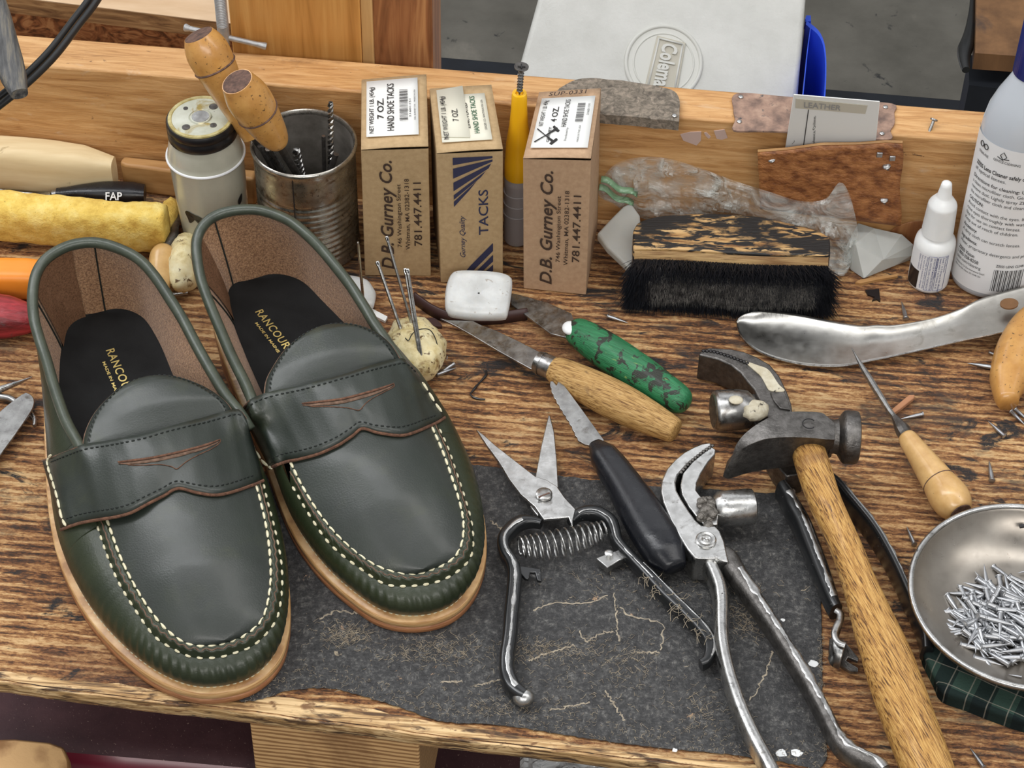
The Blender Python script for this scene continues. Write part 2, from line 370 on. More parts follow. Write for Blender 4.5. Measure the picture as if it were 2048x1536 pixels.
M_BLACKST = mat('black_painted_steel', [(0.010, 0.011, 0.012)], rough=0.28, spots=[((0.10, 0.10, 0.10), 240, 0.64, 0.06)], coat=0.3)
M_HORN = mat('shoehorn_steel', [(0.3, (0.42, 0.41, 0.38)), (0.7, (0.62, 0.61, 0.58))], scale=26, rough=0.34, metal=1, rvar=0.08, bump=0.12, spots=[((0.30, 0.28, 0.24), 50, 0.6, 0.2), ((0.10, 0.09, 0.08), 180, 0.7, 0.05)])
M_DISH = mat('brushed_dish', [(0.3, (0.30, 0.27, 0.235)), (0.7, (0.42, 0.385, 0.34))], scale=22, rough=0.33, metal=0.9, rvar=0.08, spots=[((0.20, 0.16, 0.13), 130, 0.68, 0.06)])
M_TIN = mat('rusty_tin', [(0.3, (0.27, 0.25, 0.22)), (0.6, (0.56, 0.54, 0.49))], scale=50, rough=0.30, metal=0.95, rvar=0.12, spots=[((0.16, 0.10, 0.05), 70, 0.57, 0.15), ((0.05, 0.035, 0.025), 150, 0.63, 0.08)])
M_TININ = mat('dull_tin_inside', [(0.3, (0.16, 0.145, 0.125)), (0.7, (0.34, 0.32, 0.29))], scale=40, rough=0.6, metal=0.6)
M_ZINC = mat('zinc_plated_steel', [(0.3, (0.36, 0.37, 0.38)), (0.7, (0.50, 0.51, 0.52))], scale=120, rough=0.45, metal=0.7)
M_TACK = mat('tack_steel', [(0.3, (0.30, 0.31, 0.32)), (0.7, (0.55, 0.56, 0.58))], scale=300, rough=0.34, metal=0.95)
M_WELD = mat('weld_bead', [(0.3, (0.10, 0.09, 0.08)), (0.7, (0.35, 0.33, 0.30))], scale=200, rough=0.4, metal=0.9, bump=1.5)
M_RESIDUE = mat('dried_cement', [(0.3, (0.46, 0.40, 0.27)), (0.7, (0.64, 0.60, 0.48))], scale=120, rough=0.6, bump=0.8, spots=[((0.07, 0.06, 0.05), 90, 0.62, 0.06)])
M_HONEY = mat('honey_handle', [(0.3, (0.46, 0.215, 0.05)), (0.7, (0.62, 0.335, 0.10))], scale=1, st=(90, 90, 90), rough=0.33, coat=0.3, bump=0.15, spots=[((0.10, 0.05, 0.02), 260, 0.62, 0.05), ((0.36, 0.17, 0.05), 30, 0.58, 0.2)])
M_MAPLE = mat('pale_handle', [(0.3, (0.54, 0.31, 0.11)), (0.7, (0.72, 0.47, 0.20))], scale=60, rough=0.3, coat=0.35, spots=[((0.10, 0.06, 0.03), 200, 0.69, 0.04)])
M_DKEND = mat('worn_dark_end', [(0.3, (0.045, 0.025, 0.02)), (0.7, (0.20, 0.11, 0.08))], scale=180, rough=0.7, bump=0.8)
M_OAKH = mat('oak_knife_handle', [(0.36, (0.20, 0.095, 0.025)), (0.5, (0.48, 0.28, 0.09)), (0.66, (0.62, 0.40, 0.16))], scale=1, st=(110, 1500, 900), rz=rad(28), rough=0.5, bump=0.7, dist=0.4, detail=8, spots=[((0.13, 0.06, 0.02), 40, 0.64, 0.1)])
M_GRNH = mat('green_painted_handle', [(0.3, (0.010, 0.11, 0.040)), (0.7, (0.028, 0.23, 0.090))], scale=1, st=(60, 700, 500), rz=rad(33), rough=0.42, coat=0.1, bump=0.8, spots=[((0.018, 0.022, 0.014), 60, 0.535, 0.02, (1, 1, 1)), ((0.24, 0.36, 0.10), 140, 0.64, 0.05, (0.3, 1, 1)), ((0.02, 0.018, 0.013), 110, 0.63, 0.03)])
M_RUBBER = mat('black_plastic_handle', [(0.3, (0.006, 0.007, 0.010)), (0.7, (0.011, 0.012, 0.016))], scale=40, rough=0.30, bump=0.2, bs=700, rvar=0.08, spots=[((0.06, 0.06, 0.06), 260, 0.72, 0.04)])
M_HICK = mat('hammer_handle_ash', [(0.37, (0.12, 0.050, 0.013)), (0.45, (0.42, 0.205, 0.050)), (0.55, (0.62, 0.345, 0.095)), (0.7, (0.74, 0.46, 0.16))], scale=1, st=(1500, 90, 600), rz=rad(-21), rough=0.42, bump=0.8, dist=0.5, detail=5, coat=0.15, spots=[((0.20, 0.085, 0.035), 13, 0.58, 0.2, (1, 1, 1))])
# misc
M_CARD = mat('kraft_cardboard', [(0.3, (0.43, 0.295, 0.150)), (0.7, (0.53, 0.375, 0.205))], scale=180, rough=0.8, bump=0.25, bs=900, spots=[((0.26, 0.16, 0.08), 22, 0.62, 0.2), ((0.24, 0.15, 0.08), 500, 0.68, 0.05)])
M_CARD3 = mat('kraft_cardboard_redder', [(0.3, (0.43, 0.275, 0.165)), (0.7, (0.53, 0.355, 0.22))], scale=180, rough=0.8, bump=0.25, bs=900)
M_PAPER = mat('white_sticker', [(0.80, 0.81, 0.79)], rough=0.5)
M_PAPERC = mat('cream_sticker', [(0.74, 0.72, 0.60)], rough=0.6)
M_INK = mat('black_ink', [(0.03, 0.028, 0.028)], rough=0.7)
M_NAVY = mat('navy_ink', [(0.028, 0.030, 0.075)], rough=0.7)
M_BROWNINK = mat('brown_black_ink', [(0.055, 0.032, 0.022)], rough=0.7)
M_GRNINK = mat('green_ink', [(0.03, 0.12, 0.06)], rough=0.7)
M_GREYINK = mat('grey_ink', [(0.30, 0.30, 0.30)], rough=0.7)
M_BLUEINK = mat('blue_ink', [(0.05, 0.06, 0.20)], rough=0.7)
M_WHITEP = mat('white_plastic', [(0.3, (0.76, 0.78, 0.78)), (0.7, (0.84, 0.85, 0.84))], scale=30, rough=0.35, sss=0.08, bump=0.1, spots=[((0.35, 0.32, 0.30), 300, 0.74, 0.03)])
M_LABEL = mat('bottle_label', [(0.80, 0.81, 0.82)], rough=0.45)
M_CLEARP = mat('clear_bottle_plastic', [(0.74, 0.79, 0.85)], rough=0.12, trans=0.35, ior=1.45)
M_CAPBLUE = mat('navy_cap_plastic', [(0.012, 0.025, 0.20)], rough=0.3)
M_YELLOW = mat('yellow_plastic', [(0.92, 0.50, 0.01)], rough=0.35, sss=0.1)
M_MILKY = mat('milky_plastic', [(0.52, 0.50, 0.52)], rough=0.35, trans=0.3)
M_GLASSP = mat('cream_painted_jar', [(0.3, (0.42, 0.41, 0.33)), (0.7, (0.52, 0.51, 0.42))], scale=20, rough=0.22, coat=0.4, spots=[((0.30, 0.25, 0.16), 60, 0.66, 0.1)])
M_BLKGLOSS = mat('black_gloss', [(0.012, 0.011, 0.012)], rough=0.3)
M_LID = mat('tarnished_lid', [(0.3, (0.46, 0.47, 0.36)), (0.7, (0.62, 0.64, 0.56))], scale=45, rough=0.3, metal=0.3, spots=[((0.34, 0.25, 0.06), 30, 0.56, 0.1), ((0.10, 0.11, 0.11), 48, 0.655, 0.02)])
M_LIDRIM = mat('yellowed_lid_rim', [(0.3, (0.30, 0.22, 0.05)), (0.7, (0.62, 0.56, 0.28))], scale=90, rough=0.35)
M_SPONGE = mat('yellow_sponge', [(0.3, (0.60, 0.36, 0.06)), (0.5, (0.82, 0.58, 0.13)), (0.7, (0.90, 0.72, 0.25))], scale=60, rough=0.9, bump=1.5, bs=500, spots=[((0.12, 0.07, 0.01), 380, 0.66, 0.05)])
M_ORANGE = mat('orange_plastic', [(0.3, (0.85, 0.26, 0.02)), (0.7, (0.90, 0.32, 0.04))], scale=20, rough=0.4, spots=[((0.5, 0.2, 0.04), 40, 0.68, 0.1)])
M_RED = mat('red_painted_wood', [(0.35, (0.11, 0.008, 0.010)), (0.65, (0.42, 0.035, 0.045))], scale=1, st=(22, 160, 160), rough=0.4, bump=0.7, dist=0.5, spots=[((0.10, 0.06, 0.06), 60, 0.64, 0.06)])
M_PALEW = mat('bleached_wood', [(0.3, (0.66, 0.50, 0.27)), (0.7, (0.82, 0.68, 0.43))], scale=1, st=(14, 120, 120), rough=0.5, spots=[((0.42, 0.30, 0.14), 24, 0.63, 0.05), ((0.30, 0.20, 0.10), 30, 0.68, 0.03)])
M_STICK = mat('tan_wood_stick', [(0.3, (0.32, 0.155, 0.05)), (0.7, (0.52, 0.30, 0.12))], scale=1, st=(14, 120, 120), rough=0.5)
M_WAX = mat('paraffin_wax', [(0.3, (0.56, 0.57, 0.56)), (0.7, (0.74, 0.76, 0.75))], scale=50, rough=0.38, sss=0.5, bump=0.3, bs=150, spots=[((0.42, 0.39, 0.35), 170, 0.64, 0.05)], trans=0.1)
M_FROST = mat('frosted_wax_sheet', [(0.3, (0.50, 0.51, 0.48)), (0.7, (0.60, 0.61, 0.58))], scale=18, rough=0.35, sss=0.4, trans=0.25)
M_BEES = mat('yellow_thread_wax', [(0.3, (0.50, 0.38, 0.14)), (0.5, (0.76, 0.66, 0.38)), (0.7, (0.82, 0.76, 0.52))], scale=55, rough=0.45, sss=0.3, bump=1.0, bs=160, spots=[((0.30, 0.19, 0.07), 60, 0.56, 0.1), ((0.14, 0.08, 0.03), 110, 0.60, 0.05)])
M_MAT = mat('worn_black_leather', [(0.33, (0.012, 0.012, 0.013)), (0.5, (0.036, 0.036, 0.037)), (0.58, (0.070, 0.069, 0.067)), (0.68, (0.17, 0.165, 0.155))], scale=340, rough=0.55, bump=1.3, bs=420, detail=12, nrough=0.72, rvar=0.12,
            spots=[((0.13, 0.125, 0.115), 300, 0.60, 0.05, (1, 0.3, 1)), ((0.20, 0.17, 0.13), 420, 0.645, 0.04, (0.35, 1, 1)), ((0.42, 0.27, 0.16), 26, 0.665, 0.03), ((0.36, 0.30, 0.21), 75, 0.665, 0.03, (0.6, 1, 1))])
M_MATFRAY = mat('frayed_leather_fibres', [(0.3, (0.16, 0.13, 0.10)), (0.7, (0.46, 0.39, 0.28))], scale=200, rough=0.95)
M_BRLEATH = mat('pebbled_brown_leather', [(0.35, (0.15, 0.048, 0.014)), (0.5, (0.30, 0.115, 0.036)), (0.66, (0.42, 0.18, 0.062))], scale=120, rough=0.42, bump=2.0, bs=260, detail=3, st=(1, 1, 1.6))
M_MAROON = mat('dark_leather_strip', [(0.045, 0.020, 0.018)], rough=0.5)
M_GREYPATCH = mat('scuffed_grey_leather', [(0.32, (0.085, 0.070, 0.055)), (0.5, (0.19, 0.16, 0.125)), (0.68, (0.34, 0.28, 0.22))], scale=120, rough=0.8, bump=1, dist=1.5, detail=9)
M_PINKPATCH = mat('stained_tan_leather', [(0.32, (0.13, 0.085, 0.07)), (0.55, (0.33, 0.21, 0.155)), (0.7, (0.44, 0.30, 0.22))], scale=60, rough=0.7, bump=0.6, spots=[((0.035, 0.045, 0.055), 60, 0.62, 0.06)])
M_BRISTLE = mat('black_bristle', [(0.012, 0.013, 0.017)], rough=0.55, spec=0.25)
M_BRISTLEG = mat('dusty_bristle', [(0.35, (0.04, 0.038, 0.036)), (0.65, (0.36, 0.34, 0.31))], scale=90, rough=0.75, spec=0.2)
M_BRUSHW = mat('worn_brush_wood', [(0.36, (0.20, 0.09, 0.03)), (0.5, (0.52, 0.31, 0.12)), (0.66, (0.68, 0.45, 0.21))], scale=1, st=(28, 260, 260), rough=0.5, bump=0.8, detail=8, spots=[((0.014, 0.013, 0.013), 40, 0.455, 0.06, (1, 4, 4)), ((0.014, 0.013, 0.013), 9, 0.47, 0.05, (1, 2, 2))])
M_BRUSHS = mat('brush_wood_side', [(0.36, (0.25, 0.13, 0.05)), (0.6, (0.55, 0.36, 0.16))], scale=1, st=(28, 260, 260), rough=0.6, bump=0.6, spots=[((0.04, 0.03, 0.02), 40, 0.62, 0.08, (1, 3, 3))])
M_WHITECOOL = mat('off_white_cooler_plastic', [(0.3, (0.62, 0.62, 0.58)), (0.7, (0.72, 0.72, 0.68))], scale=14, rough=0.45, bump=1.0, bs=260, spots=[((0.48, 0.44, 0.36), 120, 0.70, 0.08)])
M_COOLRAISE = mat('smooth_cooler_plastic', [(0.70, 0.70, 0.65)], rough=0.4)
M_COOLBADGE = mat('cream_badge', [(0.56, 0.53, 0.44)], rough=0.45)
M_REDPL = mat('red_plastic', [(0.42, 0.04, 0.03)], rough=0.4)
M_BLUEPL = mat('blue_plastic', [(0.045, 0.12, 0.82)], rough=0.3)
M_FLOOR = mat('grey_concrete', [(0.3, (0.085, 0.080, 0.066)), (0.7, (0.150, 0.142, 0.120))], scale=7, rough=0.5, bump=0.3, spots=[((0.03, 0.03, 0.03), 16, 0.64, 0.05), ((0.26, 0.24, 0.20), 5, 0.6, 0.2)])
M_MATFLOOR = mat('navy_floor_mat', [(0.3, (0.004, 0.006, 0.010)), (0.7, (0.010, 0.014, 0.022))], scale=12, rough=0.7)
M_LEGW = mat('brown_leg_wood', [(0.3, (0.11, 0.052, 0.02)), (0.7, (0.25, 0.125, 0.05))], scale=1, st=(40, 40, 6), rough=0.6, spots=[((0.035, 0.03, 0.03), 8, 0.6, 0.1)])
M_CABLE = mat('black_cable', [(0.012, 0.013, 0.014)], rough=0.35)
M_GREYH = mat('weathered_grey_handle', [(0.35, (0.030, 0.030, 0.030)), (0.5, (0.085, 0.085, 0.085)), (0.65, (0.20, 0.175, 0.13))], scale=1, st=(300, 26, 300), rough=0.5, bump=0.7, rz=rad(-12))
M_MAROONM = mat('maroon_enamel', [(0.3, (0.11, 0.005, 0.018)), (0.7, (0.16, 0.008, 0.026))], scale=12, rough=0.32, coat=0.2)
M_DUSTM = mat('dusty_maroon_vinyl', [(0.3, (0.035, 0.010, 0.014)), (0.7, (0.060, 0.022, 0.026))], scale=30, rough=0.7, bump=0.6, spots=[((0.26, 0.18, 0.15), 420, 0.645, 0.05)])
M_BAG = None
M_PLAID = None
def bagmat(name, tint, a, gl):
    m = bpy.data.materials.new(name); m.use_nodes = True; t = m.node_tree; N = t.nodes; L = t.links
    b = N['Principled BSDF']; b.inputs['Base Color'].default_value = (*tint, 1); b.inputs['Roughness'].default_value = gl
    b.inputs['Specular IOR Level'].default_value = 0.9; b.inputs['Coat Weight'].default_value = 0.6; b.inputs['Coat Roughness'].default_value = 0.08
    tc = N.new('ShaderNodeTexCoord'); n = N.new('ShaderNodeTexNoise'); n.inputs['Scale'].default_value = 38; n.inputs['Detail'].default_value = 4; n.inputs['Distortion'].default_value = 2.6; n.inputs['Roughness'].default_value = 0.45
    L.new(tc.outputs['Object'], n.inputs[0]); mr = N.new('ShaderNodeMapRange'); mr.inputs[1].default_value = 0.35; mr.inputs[2].default_value = 0.75
    mr.inputs[3].default_value = a[0]; mr.inputs[4].default_value = a[1]; L.new(n.outputs[0], mr.inputs[0]); L.new(mr.outputs[0], b.inputs['Alpha'])
    bp = N.new('ShaderNodeBump'); bp.inputs['Strength'].default_value = 1.0; bp.inputs['Distance'].default_value = 0.006; L.new(n.outputs[0], bp.inputs['Height']); L.new(bp.outputs[0], b.inputs['Normal'])
    return m
M_BAG = bagmat('clear_bag_film', (0.78, 0.82, 0.79), (0.10, 0.52), 0.12)
M_BAGG = bagmat('green_zip_strip', (0.25, 0.48, 0.28), (0.6, 0.8), 0.2)
M_BAG2 = bagmat('grey_bag_film', (0.55, 0.57, 0.58), (0.6, 0.9), 0.2)
def plaid():
    m = bpy.data.materials.new('green_plaid_cloth'); m.use_nodes = True; t = m.node_tree; N = t.nodes; L = t.links; b = N['Principled BSDF']
    tc = N.new('ShaderNodeTexCoord'); mp = N.new('ShaderNodeMapping'); mp.inputs['Rotation'].default_value = (0, 0, rad(28)); L.new(tc.outputs['Object'], mp.inputs[0])
    sx = N.new('ShaderNodeSeparateXYZ'); L.new(mp.outputs[0], sx.inputs[0]); c = None
    def stripe(sock, period, w, ph):
        a = N.new('ShaderNodeMath'); a.operation = 'MULTIPLY_ADD'; a.inputs[1].default_value = 1 / period; a.inputs[2].default_value = ph + 40; L.new(sock, a.inputs[0])
        f = N.new('ShaderNodeMath'); f.operation = 'FRACT'; L.new(a.outputs[0], f.inputs[0]); l = N.new('ShaderNodeMath'); l.operation = 'LESS_THAN'; l.inputs[1].default_value = w; L.new(f.outputs[0], l.inputs[0]); return l.outputs[0]
    col = (0.035, 0.065, 0.052, 1)
    for sk, per, wd, ph, cc, am in ((sx.outputs[0], .022, .45, 0, (0.008, 0.012, 0.014), .7), (sx.outputs[1], .022, .45, .1, (0.008, 0.012, 0.014), .7), (sx.outputs[0], .011, .06, .3, (0.30, 0.28, 0.23), .45), (sx.outputs[1], .011, .05, .2, (0.30, 0.28, 0.23), .45)):
        mx = N.new('ShaderNodeMix'); mx.data_type = 'RGBA'; s_ = stripe(sk, per, wd, ph); k = N.new('ShaderNodeMath'); k.operation = 'MULTIPLY'; k.inputs[1].default_value = am; L.new(s_, k.inputs[0]); L.new(k.outputs[0], mx.inputs[0])
        if c is None: mx.inputs[6].default_value = col
        else: L.new(c, mx.inputs[6])
        mx.inputs[7].default_value = (*cc, 1); c = mx.outputs[2]
    L.new(c, b.inputs['Base Color']); b.inputs['Roughness'].default_value = 0.95; b.inputs['Specular IOR Level'].default_value = 0.1
    n = N.new('ShaderNodeTexNoise'); n.inputs['Scale'].default_value = 700; L.new(tc.outputs['Object'], n.inputs[0]); bp = N.new('ShaderNodeBump'); bp.inputs['Strength'].default_value = 0.6; bp.inputs['Distance'].default_value = 0.0006
    L.new(n.outputs[0], bp.inputs['Height']); L.new(bp.outputs[0], b.inputs['Normal'])
    return m
M_PLAID = plaid()

# ------------------------------------------------------------------ lettering
_tc = {}
def glyphs(s, bold=0.0, shear=0.0, space=1.0):
    key = (s, bold, shear, space)
    if key in _tc: return _tc[key]
    c = bpy.data.curves.new('lettering', 'FONT'); c.body = s; c.size = 1; c.offset = bold; c.shear = shear; c.resolution_u = 3; c.space_character = space
    o = bpy.data.objects.new('lettering', c); COL.objects.link(o); bpy.context.view_layer.update()
    me = bpy.data.meshes.new_from_object(o.evaluated_get(bpy.context.evaluated_depsgraph_get()))
    vs = [(v.co.x, v.co.y) for v in me.vertices]; fs = [list(p.vertices) for p in me.polygons]
    bpy.data.objects.remove(o); bpy.data.curves.remove(c); bpy.data.meshes.remove(me)
    x0 = min(v[0] for v in vs); x1 = max(v[0] for v in vs)
    _tc[key] = ([(x - x0, y) for x, y in vs], fs, x1 - x0); return _tc[key]
def write(m, s, fn, h, length=None, bold=0.0, shear=0.0, space=1.0, align='l'):
    # fn(a, b): along the text, up the text -> 3D ; h cap height (same unit as a, b)
    vs, fs, wd = glyphs(s, bold, shear, space); k = h / 0.70; kx = k if length is None else length / wd
    off = {'l': 0, 'c': -wd * kx / 2, 'r': -wd * kx}[align]
    m.add([fn(x * kx + off, y * k) for x, y in vs], fs)
    return wd * kx
def quad(a, b, c, d, lift=0.0004):  # bilinear: a=(0,0) b=(1,0) c=(1,1) d=(0,1)
    n = (b - a).cross(d - a).normalized()
    if n.dot(CAM - a) < 0: n = -n
    return lambda u, v, e=0.0: a * (1 - u) * (1 - v) + b * u * (1 - v) + c * u * v + d * (1 - u) * v + n * (lift + e)

# ================================================================== SETTING
mfl = M(); mfl.box((0.3, 1.2, -0.91), (5, 6, 0.02)); o = solo('floor', mfl, M_FLOOR, None, None, kind='structure', smooth=False)

mw = M(); mw.box((0.3, 4.25, 0.4), (5, 0.1, 2.6)); solo('wall_back', mw, mat('painted_wall', [(0.42, 0.42, 0.40)], rough=0.8), None, None, kind='structure', smooth=False)
# ------------------------------------------------------------------ workbench
RAILZ = 0.087
fl, fr = at(0, 125, RAILZ), at(1968, 283, RAILZ)      # front top edge of the back rail
bl, br = at(0, 66, RAILZ), at(1968, 221, RAILZ)
D = (fr - fl).normalized(); Nn = V((-D.y, D.x, 0))
if Nn.y < 0: Nn = -Nn
GR_ = math.atan2(D.y, D.x)
L0 = fl - D * 0.08; L1 = fr + D * 0.12; rd = (bl - fl).dot(Nn)
bench = thing('workbench', 'long scarred wooden workbench with a raised pine board along its back', 'workbench', (0, 0, 0))
def bl3(p, z): return V((p.x, p.y, z))
mm = M()
e0, e1, e2 = at(-60, 1353, 0), at(500, 1422, 0), at(1400, 1533, 0); e3 = at(2200, 1632, 0)
front = sp([e0, at(220, 1390, 0), e1, at(900, 1474, 0), e2, e3], 90)
front = [p + V((0, 0.0009 * noise.noise(p * 60) + 0.0006 * noise.noise(p * 200), 0)) for p in front]
top = front + [bl3(L1, 0), bl3(L0 - D * 0.05, 0)]
mm.prism(top, (0, 0, -0.0108)); part('worktop', mm, [M_BENCH], bench, bev=0.0007, angle=30)
mm = M(); fr2 = [p + V((0, -0.0006, 0)) for p in front]
rows = [[p + V((0, 0.0022, -0.0004 + 0.0003)) for p in front], [p + V((0, -0.0004, -0.0006)) for p in fr2], [p + V((0, -0.0010 + 0.0010 * noise.noise(p * 90), -0.004)) for p in fr2], [p + V((0, 0.0006 * noise.noise(p * 120), -0.0075)) for p in fr2], [p + V((0, 0.001, -0.0111)) for p in fr2]]
mm.grid(rows); part('front_edge', mm, M_EDGE, bench, 'pale splintered front edge', solid=0.0)
mm = M(); band = []
for i, q_ in enumerate(front):
    px = proj(q_)[0]; wd = np.interp(px, [-100, 0, 250, 420, 560, 700, 820, 1000, 1250, 1640, 1700, 2100], [.004, .005, .007, .006, .0115, .012, .009, .006, .004, .005, .004, .005])
    wd += .0022 * noise.noise(q_ * 55) + .0012 * noise.noise(q_ * 190); band.append((q_ + V((0, .0003, .0003)), q_ + V((0, max(wd, .0015), .0003))))
mm.grid([[a for a, b in band], [a.lerp(b, .5) for a, b in band], [b for a, b in band]]); part('worn_edge_band', mm, M_EDGE, bench, 'pale bare wood along the front edge')
mm = M()
mm.prism([bl3(L0, RAILZ), bl3(L1, RAILZ), bl3(L1 + Nn * rd, RAILZ), bl3(L0 + Nn * rd, RAILZ)], (0, 0, -RAILZ - 0.0108)); part('back_board', mm, M_RAIL, bench, 'raised pine back board', bev=0.0015)
# support under the front edge
mm = M(); a = at(499, 1444, -0.0115); b = at(838, 1484, -0.0115)
dd = (b - a).normalized(); nn = V((-dd.y, dd.x, 0))
mm.prism([a, b, b + nn * 0.09, a + nn * 0.09], (0, 0, -0.09)); part('support_block', mm, M_ENDGRAIN, bench, 'square timber block under the front edge', bev=0.001)
mm = M(); mm.prism([at(1500, 460, -0.02), at(1600, 460, -0.02), at(1600, 350, -0.02), at(1500, 350, -0.02)], (0, 0, -0.88)); part('leg', mm, M_POST2, bench)
mm = M(); mm.prism([at(30, 420, -0.02), at(150, 420, -0.02), at(150, 330, -0.02), at(30, 330, -0.02)], (0, 0, -0.88)); part('leg', mm, M_POST2, bench)

# ------------------------------------------------------------------ helper: place on the front face of the back board
RF = lambda px, py, off=0.0: aty(px, py, fl - Nn * off, Nn)

# things behind the board
PB = fl + Nn * (rd + 0.012)
pst = thing('wooden_post', 'square varnished wooden post standing behind the back board', 'post', bl3(aty(600, 140, PB, Nn), -0.9))
def vbox(name, x0, x1, back, th, m, parent, zt=0.34):
    a = aty(x0, 120, PB + Nn * back, Nn); b = aty(x1, 120, PB + Nn * back, Nn); mm = M()
    mm.prism([bl3(a, zt), bl3(b, zt), bl3(b + Nn * th, zt), bl3(a + Nn * th, zt)], (0, 0, -zt - 0.9)); return part(name, mm, m, parent, bev=0.0008)
vbox('panel', 467, 724, 0.0, 0.018, M_POST, pst); vbox('edge_strip', 725, 748, 0.001, 0.018, M_POSTE, pst); vbox('stud', 749, 866, 0.004, 0.038, M_POST2, pst)

far = thing('far_worktop', 'second wooden worktop beyond the back board, its plywood edge facing us', 'worktop', bl3(at(200, 20, 0.085), 0.0))
ftz = 0.088
a = at(-40, -14.5, ftz); b = at(466, 47, ftz); dd = (b - a).normalized(); nn = V((-dd.y, dd.x, 0))
mm = M(); mm.prism([a, b, b + nn * 0.25, a + nn * 0.25], (0, 0, -0.0006)); part('board_top', mm, M_FARTOP, far)
mm = M(); mm.prism([a + V((0, 0, -.0007)), b + V((0, 0, -.0007)), b + nn * 0.25 + V((0, 0, -.0007)), a + nn * 0.25 + V((0, 0, -.0007))], (0, 0, -0.0125)); part('board', mm, M_PLY, far)
mm = M(); q = V((0, 0, -0.0135)) + nn * 0.001; mm.prism([a + q, b + q, b + nn * 0.25 + q, a + nn * 0.25 + q], (0, 0, -0.04)); part('chip_board', mm, M_OSB, far, 'reddish chipboard underneath')
mm = M(); q = V((0, 0, -0.0535)) + nn * 0.03; mm.prism([a + q, b + q, b + nn * 0.1 + q, a + nn * 0.1 + q], (0, 0, -0.84)); part('apron', mm, M_POST2, far)

# clamp screw
cl = thing('bar_clamp', 'grey threaded clamp screw with a sliding T-bar hanging by the post', 'clamp', aty(450, 90, PB - Nn * 0.008, Nn))
P0 = aty(449, 88, PB - Nn * 0.014, Nn); k = mpp(450, 60, 0.12)
mm = M(); prof = []; h = 0
for i in range(120):
    prof.append((0.014 + i * 0.0006, 12.5 * k if i % 2 else 11.4 * k))
mm.lathe(P0, (0, 0, 1), prof, 20); part('threaded_rod', mm, M_ZINC, cl)
mm = M(); mm.lathe(P0 - V((0, 0, 0.003)), (0, 0, 1), [(0, 10 * k), (0.004, 12 * k), (0.016, 12.5 * k), (0.018, 11 * k)], 20); part('screw_end', mm, M_ZINC, cl)
mm = M(); t0 = aty(374, 56, PB - Nn * 0.014, Nn); t1 = aty(533, 93, PB - Nn * 0.014, Nn)
mm.tube([t0, t1], 5.8 * k, 12); dd = (t1 - t0).normalized(); mm.tube([t0 - dd * .002, t0 - dd * .001, t0 + dd * .0015], [6 * k, 8.5 * k, 6.5 * k], 12); mm.tube([t1 - dd * .006, t1 - dd * .001, t1], [6 * k, 8 * k, 7 * k], 12)
part('sliding_bar', mm, M_ZINC, cl)

# hanging grey handle and cable
mm = M(); pts = pz([(-26, -60), (-8, 15), (4, 70), (18, 125), (33, 172), (39, 188)], 0.17, 24); k = mpp(10, 100, .17)
mm.tube(pts, [19 * k, 20 * k, 23 * k, 26 * k, 28 * k, 28.5 * k, 29 * k, 26 * k, 17 * k], 18, sq=.8, r2=[15 * k, 16 * k, 19 * k, 22 * k, 23 * k, 23 * k, 22 * k, 19 * k, 12 * k])
hh = thing('hammer_handle', 'weathered grey wooden tool handle hanging in at the top left corner', 'tool handle', at(37, 172, .165)); part('grip', mm, M_GREYH, hh)
mm = M(); mm.tube(pz([(-30, -80), (-16, -20), (-7, 20)], .17, 5), 23 * k, 14); part('head', mm, M_DARKST, hh)
cb = thing('power_cable', 'thick black twin cable curving across the top left corner', 'cable', at(60, 150, .15))
for dx, dy in ((-6, -4.5), (6, 4.5)):
    mm = M(); mm.tube(pz([(x + dx, y + dy) for x, y in [(222, -60), (186, 0), (150, 48), (107, 104), (62, 150), (20, 186), (-40, 232)]], .15, 40), 7.6 * mpp(60, 150, .15), 12); part('cord', mm, M_CABLE, cb)

# cooler tipped back on the floor, its lid facing up and toward the bench
CZ = -0.58
cP = at(1327, 245, -0.69); cN = V((0, -0.62, 0.785)).normalized()
cpt = lambda x, y, e=0.0: aty(x, y, cP, cN) + cN * e
cA, cB, cC, cD = cpt(1008, 245), cpt(1591, 258), cpt(1617, -60), cpt(1092, -60)
cool = thing('cooler', 'white-lidded cooler with a round raised logo, behind the bench and beside a blue tub', 'cooler', V(((cA.x + cB.x) / 2, cA.y, -0.9)))
mm = M(); mm.prism([cA, cB, cC, cD], -cN * 0.028); part('lid', mm, M_WHITECOOL, cool, 'textured white lid', bev=0.006, bevseg=4)
cc = (cA + cB + cC + cD) / 4
mm = M(); mm.prism([cc + (p - cc) * 0.985 - cN * 0.029 for p in (cA, cB, cC, cD)], -cN * 0.205); part('body', mm, M_REDPL, cool, 'red plastic body', bev=0.01)
ctr = cpt(1327, 126); k = (ctr - CAM).dot(FW) / FPX; c1v = (cpt(1400, 126) - ctr).normalized(); c2v = cN.cross(c1v).normalized()
rg = 75 * k
for f_, t_ in ((1.0, 0.0024), (0.80, 0.0012)):
    ring = [ctr + (c1v * math.cos(t) + c2v * math.sin(t)) * rg * f_ + cN * 0.0006 for t in np.linspace(0, 2 * math.pi, 73)]
    mm = M(); mm.tube(ring, t_, 10, cap=False, up=cN); part('raised_ring', mm, M_COOLRAISE, cool)
mm = M(); mm.lathe(ctr + cN * 0.0002, cN, [(0, rg * 0.97), (0.0006, rg * 0.96), (0.0007, 0.0001)], 48); part('logo_disc', mm, M_COOLRAISE, cool)
bp_ = [cpt(x, y, .001) for x, y in [(1314, 72), (1371, 87), (1351, 200), (1285, 192)]]
fq = quad(bp_[0], bp_[3], bp_[2], bp_[1], 0.0)
